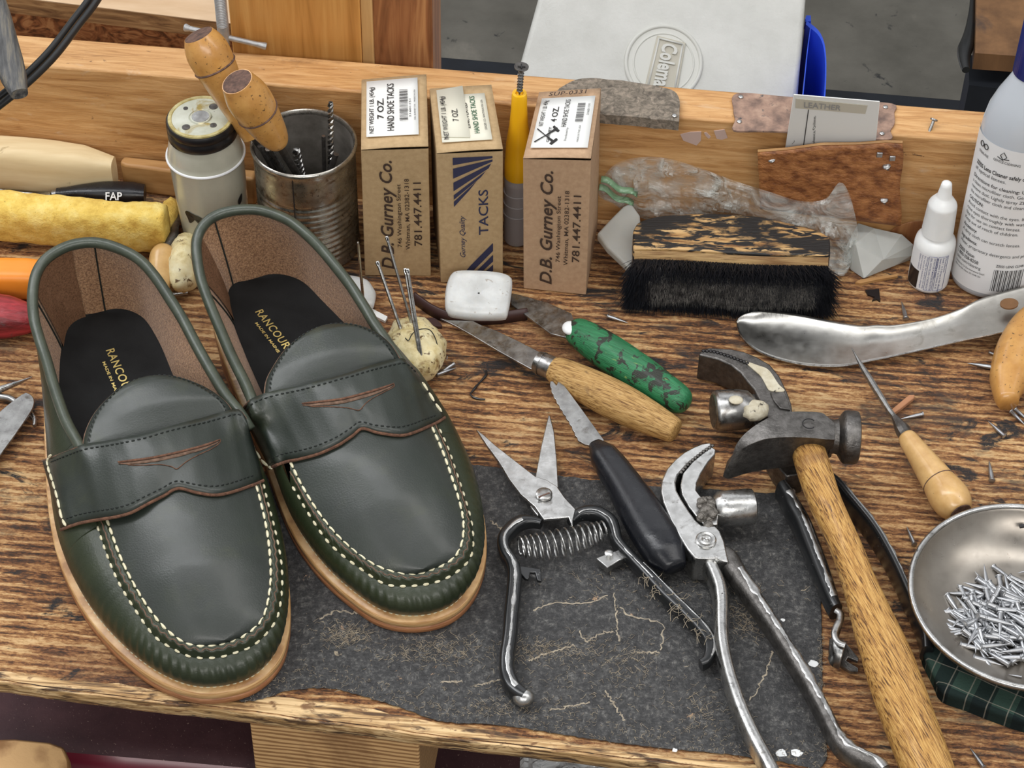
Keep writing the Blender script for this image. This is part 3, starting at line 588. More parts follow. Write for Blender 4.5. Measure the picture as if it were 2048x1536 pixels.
mm = M(); mm.add([fq(0, 0, .0022), fq(1, 0, .0022), fq(1, 1, .0022), fq(0, 1, .0022), fq(0, 0, -.001), fq(1, 0, -.001), fq(1, 1, -.001), fq(0, 1, -.001)], [[0, 1, 2, 3], [0, 4, 5, 1], [1, 5, 6, 2], [2, 6, 7, 3], [3, 7, 4, 0]]); part('badge', mm, M_COOLBADGE, cool, bev=0.0006)
LX = (fq(1, 0) - fq(0, 0)).length; LY = (fq(0, 1) - fq(0, 0)).length
mm = M(); write(mm, 'Coleman', lambda a, b: fq(0.09 + a / LX, 0.26 + b / LY, 0.0032), LY * .50, LX * .84, bold=0.03)
part('lettering', mm, M_COOLRAISE, cool, smooth=False, solid=-0.0012)
mm = M()
for u0, v0, u1, v1 in ((.03, .06, .97, .12), (.03, .88, .97, .94), (.03, .1, .055, .9), (.945, .1, .97, .9)):
    mm.add([fq(u0, v0, .003), fq(u1, v0, .003), fq(u1, v1, .003), fq(u0, v1, .003)], [[0, 1, 2, 3]])
part('badge_border', mm, M_COOLRAISE, cool, solid=-0.0012)

# blue tub beside the cooler
mm = M(); BZ = CZ - 0.06
tub = pz([(1603, 260), (1638, 262), (1650, 200), (1652, 110), (1640, 65), (1610, 38), (1622, 34), (1612, 120)], BZ)
tin_ = thing('blue_tub', 'bright blue plastic tub partly hidden behind the white cooler', 'tub', at(1600, 200, -0.9))
tb = sp(tub, 60, True); c0 = sum(tb, V()) / 60
rows = [[c0 + (p - c0) * 0.80 + V((0, 0, -0.24)) for p in tb], [c0 + (p - c0) * 0.96 + V((0, 0, -0.012)) for p in tb], [p + V((0, 0, -0.014)) for p in tb], [p for p in tb], [c0 + (p - c0) * 0.9 for p in tb], [c0 + (p - c0) * 0.76 + V((0, 0, -0.23)) for p in tb]]
mm.grid(rows, True); mm.f.append([len(mm.v) - 60 + i for i in range(60)]); mm.m.append(0)
tin_.location = V((c0.x, c0.y, -0.9)); part('tub_shell', mm, M_BLUEPL, tin_)
mm = M(); rr = [c0 + (p - c0) * 0.79 + V((0, 0, -0.235)) for p in tb]; mm.prism(rr, (0, 0, -(BZ - .235 + .9))); part('base', mm, M_BLUEPL, tin_)

# navy floor mat, wooden leg and cord at the right
fm = M(); fm.prism([at(820, 108, -0.888), at(2200, 222, -0.888), at(2200, 700, -0.888), at(820, 600, -0.888)], (0, 0, -0.011)); solo('floor_mat', fm, M_MATFLOOR, 'dark navy rubber mat lying on the concrete floor behind the bench', 'floor mat', bev=0.003)
mm = M(); zz = -0.45
mm.prism([at(1944, 138, zz), at(2110, 150, zz), at(2110, -120, zz), at(1950, -120, zz)], (0, 0, 0.02)); lg = thing('far_bench', 'brown wooden bench end at the top right corner beyond the board', 'bench', at(2000, 130, -0.9)); part('plank', mm, M_LEGW, lg)
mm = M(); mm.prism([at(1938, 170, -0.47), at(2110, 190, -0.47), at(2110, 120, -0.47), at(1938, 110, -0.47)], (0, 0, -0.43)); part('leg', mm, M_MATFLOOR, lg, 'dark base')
mm = M(); mm.tube(pz([(1948, -60), (1944, 20), (1938, 70), (1928, 110), (1932, 140)], -0.44, 20), [.0025, .0025, .003, .005, .008, .004], 10); solo('hanging_cord', mm, M_CABLE, 'thin black cord hanging beside the brown bench end at top right', 'cord')

# under the front edge
cab = thing('maroon_stool', 'dusty maroon ledge with a rounded shiny edge just below the front edge at bottom left', 'stool', at(250, 1500, -0.16))
CZ2 = -0.11
mm = M(); tq = [at(-60, 1330, CZ2), at(520, 1390, CZ2), at(560, 1504, CZ2), at(150, 1476, CZ2), at(-60, 1455, CZ2)]
rows = []; fe_ = pz([(-60, 1455), (150, 1474), (340, 1490), (560, 1510)], CZ2, 30)
for j in range(9):
    t = j / 8 * math.pi / 2
    rows.append([p + V((0, -0.016 * math.sin(t), -0.016 * (1 - math.cos(t)))) for p in fe_])
rows = [[p + V((0, .14, 0)) for p in fe_], [p + V((0, .0002, 0)) for p in fe_]] + rows[:4]
mm.grid(rows); part('seat_top', mm, M_DUSTM, cab, 'dusty maroon top')
rows = []
for j in range(4, 13):
    t = j / 12 * math.pi
    t = (j - 1) / 8 * math.pi / 2
    rows.append([p + V((0, -0.016 * math.sin(min(t, 1.57)), -0.016 * (1 - math.cos(min(t, 1.57))) - max(0, (t - 1.57)) * 0.03)) for p in fe_])
rows.append([p + V((0, -0.016, -0.06)) for p in fe_]); mm = M(); mm.grid(rows); part('seat_edge', mm, M_MAROONM, cab, 'shiny maroon rounded edge')
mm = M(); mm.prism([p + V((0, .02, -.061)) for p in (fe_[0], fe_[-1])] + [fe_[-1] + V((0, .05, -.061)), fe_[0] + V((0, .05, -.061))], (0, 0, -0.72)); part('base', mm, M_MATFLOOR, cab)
cab2 = thing('maroon_bin', 'dark maroon box in shadow below the front edge, bottom centre', 'box', at(1100, 1560, -0.9))
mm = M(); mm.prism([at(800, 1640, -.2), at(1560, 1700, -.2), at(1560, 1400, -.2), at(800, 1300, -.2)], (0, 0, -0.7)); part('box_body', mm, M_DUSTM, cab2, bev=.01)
mm = M(); mm.prism(pz([(-40, 1478), (30, 1476), (100, 1483), (128, 1493), (140, 1520), (146, 1580), (-40, 1580)], CZ2 + 0.035), (0, 0, -0.034)); solo('wood_offcut', mm, M_ENDGRAIN, 'rough pale wood offcut on the maroon seat, bottom left corner', 'wood block', bev=0.002)
mm = M(); rows = []
for j in range(14):
    row = []
    for i in range(24):
        u, v = i / 23, j / 13
        p = at(1040 + 190 * u, 1496 + 60 * v, -0.12); p.z += 0.012 * noise.noise(V((u * 5, v * 3, 1))) + 0.008 * noise.noise(V((u * 11, v * 8, 4))) + 0.01 * math.sin(u * 3.1)
        row.append(p)
    rows.append(row)
mm.grid(rows); rows2 = [[p + V((0, 0, -0.02 * math.sin(math.pi * i / 23) - .002)) for i, p in enumerate(r_)] for r_ in rows]; mm.grid(rows2)
solo('plastic_bag', mm, M_BAG2, 'crumpled grey plastic bag under the front edge, bottom centre', 'plastic bag')

# ------------------------------------------------------------------ leather mat
MT = 0.0013
mo = [(545, 930), (700, 915), (927, 927), (1030, 940), (1119, 950), (1182, 959), (1310, 972), (1443, 980), (1530, 985), (1592, 990), (1612, 1060), (1638, 1175), (1643, 1209), (1646, 1400), (1648, 1528),
      (1560, 1522), (1509, 1516), (1421, 1504), (1340, 1497), (1247, 1486), (1180, 1477), (1115, 1466), (983, 1449), (930, 1446), (873, 1440), (835, 1428), (799, 1414), (746, 1398), (689, 1381), (640, 1376), (579, 1380), (540, 1392), (500, 1400), (470, 1380), (480, 1200)]
ml = sp([at(x, y, MT) for x, y in mo], 420, True)
ml = [p + V((0.0006 * noise.noise(p * 300), 0.0009 * noise.noise(p * 350 + V((9, 9, 9))), 0)) for p in ml]
cp = sum(ml, V()) / len(ml)
mm = M(); mm.prism(ml, (0, 0, -MT + 0.0006)); lm = thing('leather_mat', 'cracked black leather mat under the shears and pincers, frayed along the bench edge', 'mat', V((cp.x, cp.y, 0)))
part('mat_sheet', mm, M_MAT, lm, bev=0.0004)
mm = M(); random.seed(3)
for i in range(len(ml)):
    q = proj(ml[i])
    for r_ in range(4 if q[1] > 1300 else 0):
        p = ml[i] + V((random.uniform(-.001, .001), random.uniform(-0.0005, .012) if random.random() < .75 else random.uniform(0, .02), .0002)); a = random.uniform(0, 6.28); l = random.uniform(.0008, .0026)
        mid = p + V((math.cos(a) * l * .5, math.sin(a) * l * .5, random.uniform(.0002, .0007))); e = p + V((math.cos(a + .8) * l, math.sin(a + .8) * l, .0002))
        mm.tube([p, mid, e], .00010, 4)
# loose fibres gathered in patches over the mat
for cx, cy, rx, ry, nn_ in ((690, 1270, 60, 22, 260), (860, 1300, 110, 26, 300), (1090, 1300, 110, 20, 260), (1400, 1420, 60, 50, 120), (1250, 1320, 60, 40, 140), (1000, 1420, 200, 30, 220), (1490, 1240, 35, 40, 150), (1300, 1180, 220, 60, 160), (1120, 1360, 300, 60, 160)):
    for i in range(nn_):
        x, y = random.gauss(cx, rx * .55), random.gauss(cy, ry * .6)
        if not (600 < x < 1625 and 960 < y < 1380 + (x - 600) * .12): continue
        p = at(x, y, MT + .0002); a = random.gauss(0, .9); l = random.uniform(.001, .004)
        mid = p + V((math.cos(a) * l * .5, math.sin(a) * l * .5, random.uniform(.0001, .0005))); e = p + V((math.cos(a + random.uniform(-1, 1)) * l, math.sin(a + random.uniform(-1, 1)) * l, .0001))
        mm.tube([p, mid, e], random.uniform(.00006, .00013), 4)
f_ = part('fibres', mm, M_MATFRAY, lm, 'pale frayed leather fibres'); f_['kind'] = 'stuff'


rs = random.Random(21)
def scratch(pts, r_, m, name, n=26):
    m_ = M(); q = pz(pts, MT + .00015, n); q = [a + V((rs.gauss(0, .0005), rs.gauss(0, .0005), 0)) for a in q]; m_.tube(q, [r_ * rs.uniform(.4, 1.3) for _ in q], 5, r2=.00012, up=(0, 0, 1)); return m_
M_SCR = mat('pale_scratch', [(0.3, (0.20, 0.17, 0.13)), (0.7, (0.42, 0.36, 0.27))], scale=400, rough=.9)
for pts in ([(1065, 1222), (1110, 1205), (1165, 1208), (1215, 1190)], [(1240, 1215), (1262, 1232), (1300, 1240), (1325, 1252), (1322, 1300)], [(1160, 1262), (1172, 1285), (1190, 1272), (1228, 1262)], [(1228, 1185), (1232, 1225), (1236, 1282)], [(1055, 1322), (1090, 1308), (1148, 1290)], [(880, 1364), (925, 1362)], [(950, 1372), (1000, 1360)], [(1272, 1305), (1320, 1305)], [(1500, 1400), (1530, 1350), (1545, 1300)], [(1100, 1420), (1180, 1405)], [(1210, 1380), (1250, 1440)], [(640, 1240), (672, 1222), (720, 1228)], [(980, 1040), (1010, 1065)], [(1260, 1050), (1320, 1062)]):
    part('scratch', scratch(pts, .0005, M_SCR, 'scratch'), M_SCR, lm, 'pale scratch')
for x, y, r_ in ((1562, 1506, .0024), (1592, 1505, .0024), (1626, 1327, .0021), (1566, 1240, .001), (1350, 1500, .0012)):
    m_ = M(); m_.ball(at(x, y, MT), r_, (1.2, 1, .12), 10, 6, lambda d: d * (1 + .5 * noise.noise(d * 900 + V((x, y, 0))))); part('paint_spot', m_, M_WHITEP, lm, 'white paint spot')

# ================================================================== LOAFERS
def interp(x, xs, ys): return float(np.interp(x, xs, ys))
def loafer(cfg):
    h = at(*cfg['heel'], .088); t = at(*cfg['toe'], 0); O = V((h.x, h.y, 0)); t = V((t.x, t.y, 0))
    ax = (t - O).normalized(); pr = V((-ax.y, ax.x, 0))
    if pr.x < 0: pr = -pr
    W = lambda s, w, z: O + ax * s + pr * w + V((0, 0, z))
    def Lc(p): d = p - O; return d.dot(ax), d.dot(pr), p.z
    root = thing('penny_loafer', cfg['label'], 'shoe', W(.13, 0, 0), None)
    zt = lambda s: interp(s, [0, .055, .095, .135, .28], [.029, .026, .016, .0118, .0112])
    zin = lambda s: interp(s, [0, .06, .12, .2], [.037, .035, .026, .020])
    out = sp([V((a * .001, b * .001, 0)) for a, b in cfg['out']], 160, True)
    cen = V((.13, 0, 0))
    def inset(P, d):
        n = len(P); r = []
        for i in range(n):
            tg = (P[(i + 1) % n] - P[i - 1]).normalized(); nr = V((-tg.y, tg.x, 0))
            if nr.dot(cen + V((max(-.1, min(.08, P[i].x - .13)), 0, 0)) - P[i]) < 0: nr = -nr
            r.append(P[i] + nr * d)
        return r
    def layer(name, z0, z1, ins, m, lab=None, bulge=.0006):
        a = inset(out, ins); b = inset(out, ins - bulge); c = inset(out, ins + .009)
        mm = M(); f = lambda P, zf: [W(p.x, p.y, zf(p.x)) for p in P]
        za = lambda s: z0(s) * .5 + z1(s) * .5
        rows = [f(c, z0), f(a, z0), f(b, lambda s: z0(s) + .0006), f(b, lambda s: z1(s) - .0006), f(a, z1), f(c, z1)]
        mm.grid(rows, True); return part(name, mm, m, root, lab, angle=60)
    layer('outsole', lambda s: max(zt(s) - .0112, 0.0014), lambda s: zt(s) - .0055, 0.0002, M_SOLE, 'reddish brown outsole edge')
    layer('welt', lambda s: zt(s) - .0050, lambda s: zt(s), 0.0, M_WELT, 'tan leather welt')
    mm = M(); hp = [p for p in inset(out, .001) if p.x < .062]
    hp.sort(key=lambda p: math.atan2(p.y, p.x - .062)); hp = sorted([p for p in hp if p.y >= 0], key=lambda p: -p.x + 0) and hp
    hl = sorted([p for p in hp if p.y < 0], key=lambda p: -p.x); hr = sorted([p for p in hp if p.y >= 0], key=lambda p: p.x)
    mm.prism([W(p.x, p.y, zt(p.x) - .0114) for p in hl + hr], (0, 0, 0)) if False else None
    rows = [[W(p.x, p.y, .0006) for p in hl + hr], [W(p.x, p.y, zt(p.x) - .0114) for p in hl + hr]]
    mm.grid(rows, True); n = len(hl + hr); mm.f.append(list(range(n))[::-1]); mm.m.append(0); mm.f.append([n + i for i in range(n)]); mm.m.append(0)
    part('heel_block', mm, M_SOLE, root, 'stacked leather heel', smooth=False)
    # curves of the upper
    topl = pz(cfg['top'], cfg['topz'])
    outer = pz(cfg['outer'], cfg['oz'])
    inner = pz(cfg['inner'], [z + .0012 for z in cfg['iz']])
    # closed upper edge: topline (left strap -> heel -> right strap), then seam (right -> toe -> left)
    Tl = sp(topl, 90); Tf = sp(outer[::-1], 110)
    loop = sp(Tl[:] + Tf[:], 620, True)
    o2 = inset(out, .0045)
    def foot(p, ins_poly):
        s, w_, z = Lc(p); sc = min(max(s, .045), .200); c = V((sc, cfg['mid'], 0)); d = V((s, w_, 0)) - c
        if .045 < s < .200: d = V((0, w_ - cfg['mid'], 0))
        if d.length < 1e-5: d = V((0, -1, 0))
        d.normalize(); best = None
        n = len(ins_poly)
        for i in range(n):
            a, b = ins_poly[i], ins_poly[(i + 1) % n]; e = b - a
            den = d.x * e.y - d.y * e.x
            if abs(den) < 1e-9: continue
            q = a - c; tt = (q.x * e.y - q.y * e.x) / den; uu = (q.x * d.y - q.y * d.x) / den
            if tt > 0 and -1e-6 <= uu <= 1.000001 and (best is None or tt > best[0]): best = (tt, c + d * tt)
        return best[1], d
    rows = [[] for _ in range(11)]; lin = [[] for _ in range(9)]; lidx = []
    nloop = len(loop)
    F = []; Dn = []
    for p in loop:
        f, d = foot(p, o2); F.append(f); Dn.append(d)
    for _ in range(8):     # smooth the correspondence
        F = [(F[i - 1] + F[i] * 2 + F[(i + 1) % nloop]) * .25 for i in range(nloop)]
    for i, p in enumerate(loop):
        s, w_, z = Lc(p); f, d = F[i], Dn[i]; z0 = zt(f.x) - .001
        fore = interp(f.x, [.09, .15], [0, 1])
        top = V((s, w_, z)); bot = V((f.x, f.y, z0))
        bulge = .0065 * fore + .0055 * (1 - fore)
        c1 = V((f.x, f.y, 0)) + d * bulge * 1.0; c1.z = z0 + (z - z0) * .40
        c2 = V((f.x, f.y, 0)).lerp(V((s, w_, 0)), .25 * fore + .62 * (1 - fore)) + d * bulge * (.95); c2.z = z0 + (z - z0) * .86
        if fore > .5:
            wr = (.0010 * math.sin(i * 1.31) + .0010 * noise.noise(V((i * .55, 3, 0)))) * interp(f.x, [.17, .225, .25], [.0, .35, 1])
        else: wr = 0
        for k in range(11):
            u = k / 10; a = (1 - u) ** 3; b = 3 * u * (1 - u) ** 2; c = 3 * u * u * (1 - u); e = u ** 3
            q = bot * a + c1 * b + c2 * c + top * e
            if fore > .5: q += d * (wr * u ** 2.2 * (1 - u) * 5.5)
            rows[k].append(W(q.x, q.y, q.z))
    mm = M(); mm.grid(rows, True); up = part('side_upper', mm, M_GREENW, root, 'dark green leather side wall', angle=180)
    # stitched side seam line of the quarter
    # lining
    nl = len(Tl); in2 = inset(out, .0105); LR = [[] for _ in range(9)]; ins = []
    for i, p in enumerate(Tl):
        s, w_, z = Lc(p); f, d = foot(p, in2); zi = zin(f.x)
        top = V((s, w_, z)) - d * .0022; top.z = z - .001
        bot = V((f.x, f.y, zi)); ins.append(bot)
        c1 = V((bot.x, bot.y, 0)) + d * .003; c1.z = zi + (z - zi) * .4
        c2 = V((bot.x, bot.y, 0)).lerp(V((top.x, top.y, 0)), .6) + d * .003; c2.z = zi + (z - zi) * .85
        for k in range(9):
            u = k / 8; q = bot * (1 - u) ** 3 + c1 * 3 * u * (1 - u) ** 2 + c2 * 3 * u * u * (1 - u) + top * u ** 3
            LR[k].append(W(q.x, q.y, q.z))
    LR[0] = [LR[0][max(i - 1, 0)] * .25 + LR[0][i] * .5 + LR[0][min(i + 1, nl - 1)] * .25 for i in range(nl)]
    mm = M(); mm.cur = 0
    mm.grid(LR)
    lo, hi_ = cfg['patch']
    lining = part('lining', mm, M_SUEDE, root, 'rough brown suede lining', angle=180)
    pm = M(); pm.grid([[q - (pr * (Lc(q)[1] - cfg['mid'])).normalized() * .0 + (W(.05, cfg['mid'], q.z) - q).normalized() * .0011 for q in r[int(nl * lo):int(nl * hi_)]] for r in LR])
    part('heel_lining_patch', pm, M_SUEDED, lining, 'darker suede patch at the heel', angle=180)
    for fr_ in (lo - .015, hi_ + .035):
        i = int(nl * fr_); sm = M(); sm.tube([r[i] + (W(.05, cfg['mid'], r[i].z) - r[i]).normalized() * .0004 for r in LR], .0005, 6); part('lining_seam', sm, M_DKTHR, lining)
    # insole
    o3 = inset(out, .0095); mm = M(); rows2 = []
    i0 = min(p.x for p in o3)
    def wid(s):
        ws = []
        n = len(o3)
        for i in range(n):
            a, b = o3[i], o3[(i + 1) % n]
            if (a.x - s) * (b.x - s) <= 0 and abs(a.x - b.x) > 1e-9: ws.append(a.y + (b.y - a.y) * (s - a.x) / (b.x - a.x))
        return (min(ws), max(ws)) if len(ws) >= 2 else None
    for j in range(44):
        s = i0 + .0003 + (.205 - i0) * (1 - math.cos(math.pi / 2 * j / 43)) ** 1.0
        ab = wid(s)
        if not ab: continue
        row = []
        for k in range(17):
            u = k / 16; row.append(W(s, ab[0] + (ab[1] - ab[0]) * u, zin(s) + .0008 + .003 * abs(2 * u - 1) ** 3))
        rows2.append(row)
    mm.grid(rows2); insole = part('insole', mm, M_SOCK, root, 'black leather insole', angle=180)
    tm = M(); a0 = at(*cfg['txt'][0], zin(.08) + .002); a1 = at(*cfg['txt'][1], zin(.10) + .002); e = (a1 - a0); e.z = 0; LT = e.length; e.normalize(); nn = V((-e.y, e.x, 0))
    if nn.x < 0: nn = -nn
    def tf(a, b, base=a0):
        q = base + e * a + nn * b; s, w_, _ = Lc(q); ab = wid(s); u = (w_ - ab[0]) / (ab[1] - ab[0]); q.z = zin(s) + .0008 + .003 * abs(2 * u - 1) ** 3 + .00035; return q
    write(tm, 'RANCOURT', tf, .0048, LT * 1.15, bold=.012, space=1.1)
    write(tm, 'MADE IN MAINE', lambda a, b: tf(a, b, a0 - nn * .0046 + e * .008), .0017, LT * .80, bold=.02)
    part('gold_lettering', tm, M_GOLD, insole, 'gold stamped lettering', smooth=False)
    # binding
    bt = sp(pz(cfg['top'], [z + .0006 for z in cfg['topz']]), 120); t0 = (bt[0] - bt[3]).normalized(); t1 = (bt[-1] - bt[-4]).normalized()
    bt = [bt[0] + t0 * .012 - V((0, 0, .004)), bt[0] + t0 * .005 - V((0, 0, .001))] + bt + [bt[-1] + t1 * .005 - V((0, 0, .001)), bt[-1] + t1 * .012 - V((0, 0, .004))]
    mm = M(); mm.tube(bt, .0031, 14, r2=.0034); bind_ = part('topline_binding', mm, M_BIND, root, 'rolled green leather topline', angle=180)
    # dark stitched line under the binding on the outside
    for a0_, b0_ in ((3, 42), (48, 87)):
        pass
    # plug
    n = 81; U = sp(inner, n); d0 = (U[0] - U[4]).normalized(); d1 = (U[-1] - U[-5]).normalized()
    ext = 7
    U = [U[0] + d0 * .0045 * (ext - i) for i in range(ext)] + U + [U[-1] + d1 * .0045 * (i + 1) for i in range(ext)]
    N = len(U); half = N // 2; rows = []
    for i in range(half + 1):
        a, b = U[i], U[N - 1 - i]; s = (Lc(a)[0] + Lc(b)[0]) / 2
        dome = interp(s, cfg['ds'], cfg['dz']); wdt = (a - b).length
        row = []
        for k in range(25):
            u = k / 24; q = a.lerp(b, u); q.z += dome * (1 - abs(2 * u - 1) ** 2.2) - .0014 * (1 - abs(2 * u - 1)) ** 0 * 0
            q.z += .0005 * noise.noise(q * 45)
            # pull the toe rows forward so that the cap rounds off
            row.append(q)
        rows.append(row)
    mm = M(); mm.grid(rows); plug_ = part('vamp_plug', mm, M_GREEN, root, 'smooth dark green leather apron', angle=180)
    # raised moccasin seam between the two stitch rows
    nA = 260; A = sp(inner, nA); B = sp(outer, nA)
    rows = [[] for _ in range(9)]; ridge = []; 
    for i in range(nA):
        a, b = A[i], B[i]; ac = (b - a); pk = .0011 * math.sin(i * .95) * (.3 + .7 * math.sin(math.pi * i / (nA - 1))) + .0009 * noise.noise(V((i * .23, 1, 5)))
        toe = math.sin(math.pi * i / (nA - 1)); hgt = .0020 + .0011 * toe
        for k, (u, zz) in enumerate(((-.10, -.0006), (.08, .2), (.22, .75), (.36, 1.0), (.5, .80), (.62, 1.0), (.78, .62), (.93, .1), (1.08, -.0008))):
            q = a + ac * u; q.z += hgt * zz if abs(zz) > .001 else zz
            if 0 < k < 8: q += ac.normalized() * pk * .5 + V((0, 0, abs(pk) * .7 * (1 if k in (5, 6) else .2)))
            rows[k].append(q)
        q = a + ac * (.56); q.z += hgt * .95 + .0002; q += ac.normalized() * pk * .6; ridge.append(q)
    mm = M(); mm.grid(rows); rd_ = part('moccasin_seam', mm, M_GREENW, root, 'puckered raised seam', angle=180)
    mm = M(); mm.tube(ridge, .00036, 6); part('cut_edge', mm, M_CUTD, rd_, 'raw brown leather edge')
    mm = M(); mm.dashes([q + V((0, 0, .0003)) for q in A], .0056, .78, .00088, ph=0.0); part('inner_stitching', mm, M_CREAM, root, 'cream waxed thread')
    mm = M(); C2 = [A[i] + (B[i] - A[i]) * 1.0 + V((0, 0, .0004)) for i in range(nA)]; mm.dashes(C2, .0061, .50, .00078, ph=.4); part('outer_stitching', mm, M_CREAM, root, 'cream waxed thread')
    # welt stitching
    wp = [W(p.x, p.y, zt(p.x) + .0002) for p in inset(out, .0034)]; wp = [p for p in wp if Lc(p)[0] > .10]
    wp2 = inset(out, .0034); k0 = min(range(160), key=lambda i: wp2[i].x); seq = [wp2[(k0 + i) % 160] for i in range(161)]
    seq = [W(p.x, p.y, zt(p.x) + .0001) for p in seq if p.x > .10]
    mm = M(); mm.dashes(seq, .0034, .6, .0003); part('welt_stitching', mm, M_CREAM, root)
    # tongue
    ta = sp(pz(cfg['tongue'], cfg['tz']), 61); rows = []
    for i in range(31):
        a, b = ta[i], ta[60 - i]; rows.append([a.lerp(b, k / 18) + V((0, 0, .0042 * (1 - (2 * k / 18 - 1) ** 2) * min(1, (30 - i) / 12))) for k in range(19)])
    fwd = ax * .018 - V((0, 0, .010)); rows = [[p + fwd for p in rows[0]]] + rows
    mm = M(); mm.grid(rows); tg = part('tongue', mm, M_GREEN, root, 'rounded tongue above the strap', solid=.0026, angle=180)
    mid_ = sum(ta, V()) / 61
    mm = M(); st = [p.lerp(mid_, .075) + V((0, 0, .0013)) for p in ta]; mm.dashes(st, .0027, .62, .00042); part('tongue_stitching', mm, M_DKTHR, tg)
    mm = M(); mm.tube([p + V((0, 0, -.0014)) for p in ta], .0009, 8); part('tongue_edge', mm, M_CUTD, tg)
    # strap
    n = 57; RE = sp([V((x, y, 0)) for x, y in cfg['srear']], n); FE = sp([V((x, y, 0)) for x, y in cfg['sfront']], n)
    zp = cfg['szt']; zr = cfg['szr']; zf = cfg['szf']; rows = []
    R3 = [at(RE[i].x, RE[i].y, interp(i / (n - 1), zp, zr)) for i in range(n)]; F3 = [at(FE[i].x, FE[i].y, interp(i / (n - 1), zp, zf)) for i in range(n)]
    for j in range(15):
        v = j / 14; rows.append([R3[i].lerp(F3[i], v) + V((0, 0, .0016 * math.sin(math.pi * v) + .0004 * noise.noise(V((i * .15, v * 3, 2))))) for i in range(n)])
    from mathutils.bvhtree import BVHTree
    bpy.context.view_layer.update(); vv = []; ff = []
    for ob in (up, plug_, tg, bind_):
        b0 = len(vv); vv += [worldloc(ob) + v_.co for v_ in ob.data.vertices]; ff += [[b0 + k for k in p_.vertices] for p_ in ob.data.polygons]
    bvh = BVHTree.FromPolygons(vv, ff); off_ = [[0.0] * n for _ in range(15)]; dirs = [[None] * n for _ in range(15)]
    for j in range(15):
        for i in range(n):
            p = rows[j][i]; dr = (p - CAM); tl = dr.length; dr.normalize(); dirs[j][i] = dr
            hit = bvh.ray_cast(CAM, dr); off_[j][i] = 0.0 if hit[0] is None else max(0.0, tl - (hit[3] - .0030))
    for _ in range(9):
        new = [[max(off_[j][i], sum(off_[min(max(j + a_, 0), 14)][min(max(i + b_, 0), n - 1)] for a_ in (-1, 0, 1) for b_ in (-1, 0, 1)) / 9) for i in range(n)] for j in range(15)]
        off_ = new
    rows = [[rows[j][i] - dirs[j][i] * off_[j][i] for i in range(n)] for j in range(15)]
    R3 = rows[0]; F3 = rows[-1]
    mm = M(); mm.grid(rows); strap = part('saddle_strap', mm, M_GREEN, root, 'wide strap across the instep', solid=.0022, angle=180, bev=0)
    mm = M(); mm.tube([p + V((0, 0, -.0011)) + ax * .0003 for p in F3], .0009, 8); part('strap_cut_edge', mm, M_CUT, strap, 'rough brown cut edge')
    mm = M(); mm.tube([p + V((0, 0, -.0009)) for p in R3], .0006, 8); part('strap_cut_edge', mm, M_CUTD, strap)
    for a_, b_ in ((1, 2), (13, 12)):
        mm = M(); mm.dashes([rows[a_][i].lerp(rows[b_][i], .15) + V((0, 0, .0003)) for i in range(2, n - 2)], .0031, .6, .00042)
        part('strap_stitching', mm, M_DKTHR, strap)
    flat = [(proj(p), p) for r in rows for p in r]
    def onstrap(px, py, e=.0004):
        ds = sorted(((q[0] - px) ** 2 + (q[1] - py) ** 2, p.z) for q, p in flat)[:4]
        wz = sum(z / (d + 1) for d, z in ds) / sum(1 / (d + 1) for d, z in ds); return at(px, py, wz + e)
    up_ = sp([V((x, y, 0)) for x, y in cfg['slit_up']], 30); lw = sp([V((x, y, 0)) for x, y in cfg['slit_lo']], 60)
    mm = M(); mm.tube([onstrap(p.x, p.y, .0002) for p in up_], [.0003] + [.0007] * 6 + [.0008, .0007, .0003], 8, r2=.0005); part('slot_lip', mm, M_CUT, strap, 'rough brown lip of the penny slot')
    # dark slot opening just below the lip
    a = [onstrap(p.x, p.y + 3, .00035) for p in up_]; b = [onstrap(p.x, p.y + 4 + 5.5 * math.sin(math.pi * min(1, i / 29 * 1.0)) ** .6, .00035) for i, p in enumerate(up_)]
    mm = M(); mm.grid([a, b]); part('penny_slot', mm, M_CUTD, strap, 'dark penny slot', solid=.0004)
    mm = M(); mm.tube([onstrap(p.x, p.y, .0002) for p in lw], .00026, 6); part('slot_outline', mm, M_CUT, strap)
    # whip stitches at the strap ends
    for key, kz in (('whipl', 'wl'), ('whipr', 'wr')):
        if key in cfg:
            q = sp([V((x, y, 0)) for x, y in cfg[key]], 40); qq = []
            for p in q:
                k4 = sorted(((pp[0] - p.x) ** 2 + (pp[1] - p.y) ** 2, r3) for pp, r3 in flat)[:1][0][1]; qq.append(at(p.x, p.y, k4.z + .0008))
            qs = qq[:]
            for _ in range(4): qs = [qs[0]] + [(qs[i - 1] + qs[i] * 2 + qs[i + 1]) * .25 for i in range(1, 39)] + [qs[-1]]
            mm = M(); mm.dashes(qs, .0062, .92, .00085); part('whip_stitching', mm, M_CREAM, strap, 'cream hand stitches holding the strap')
    return root

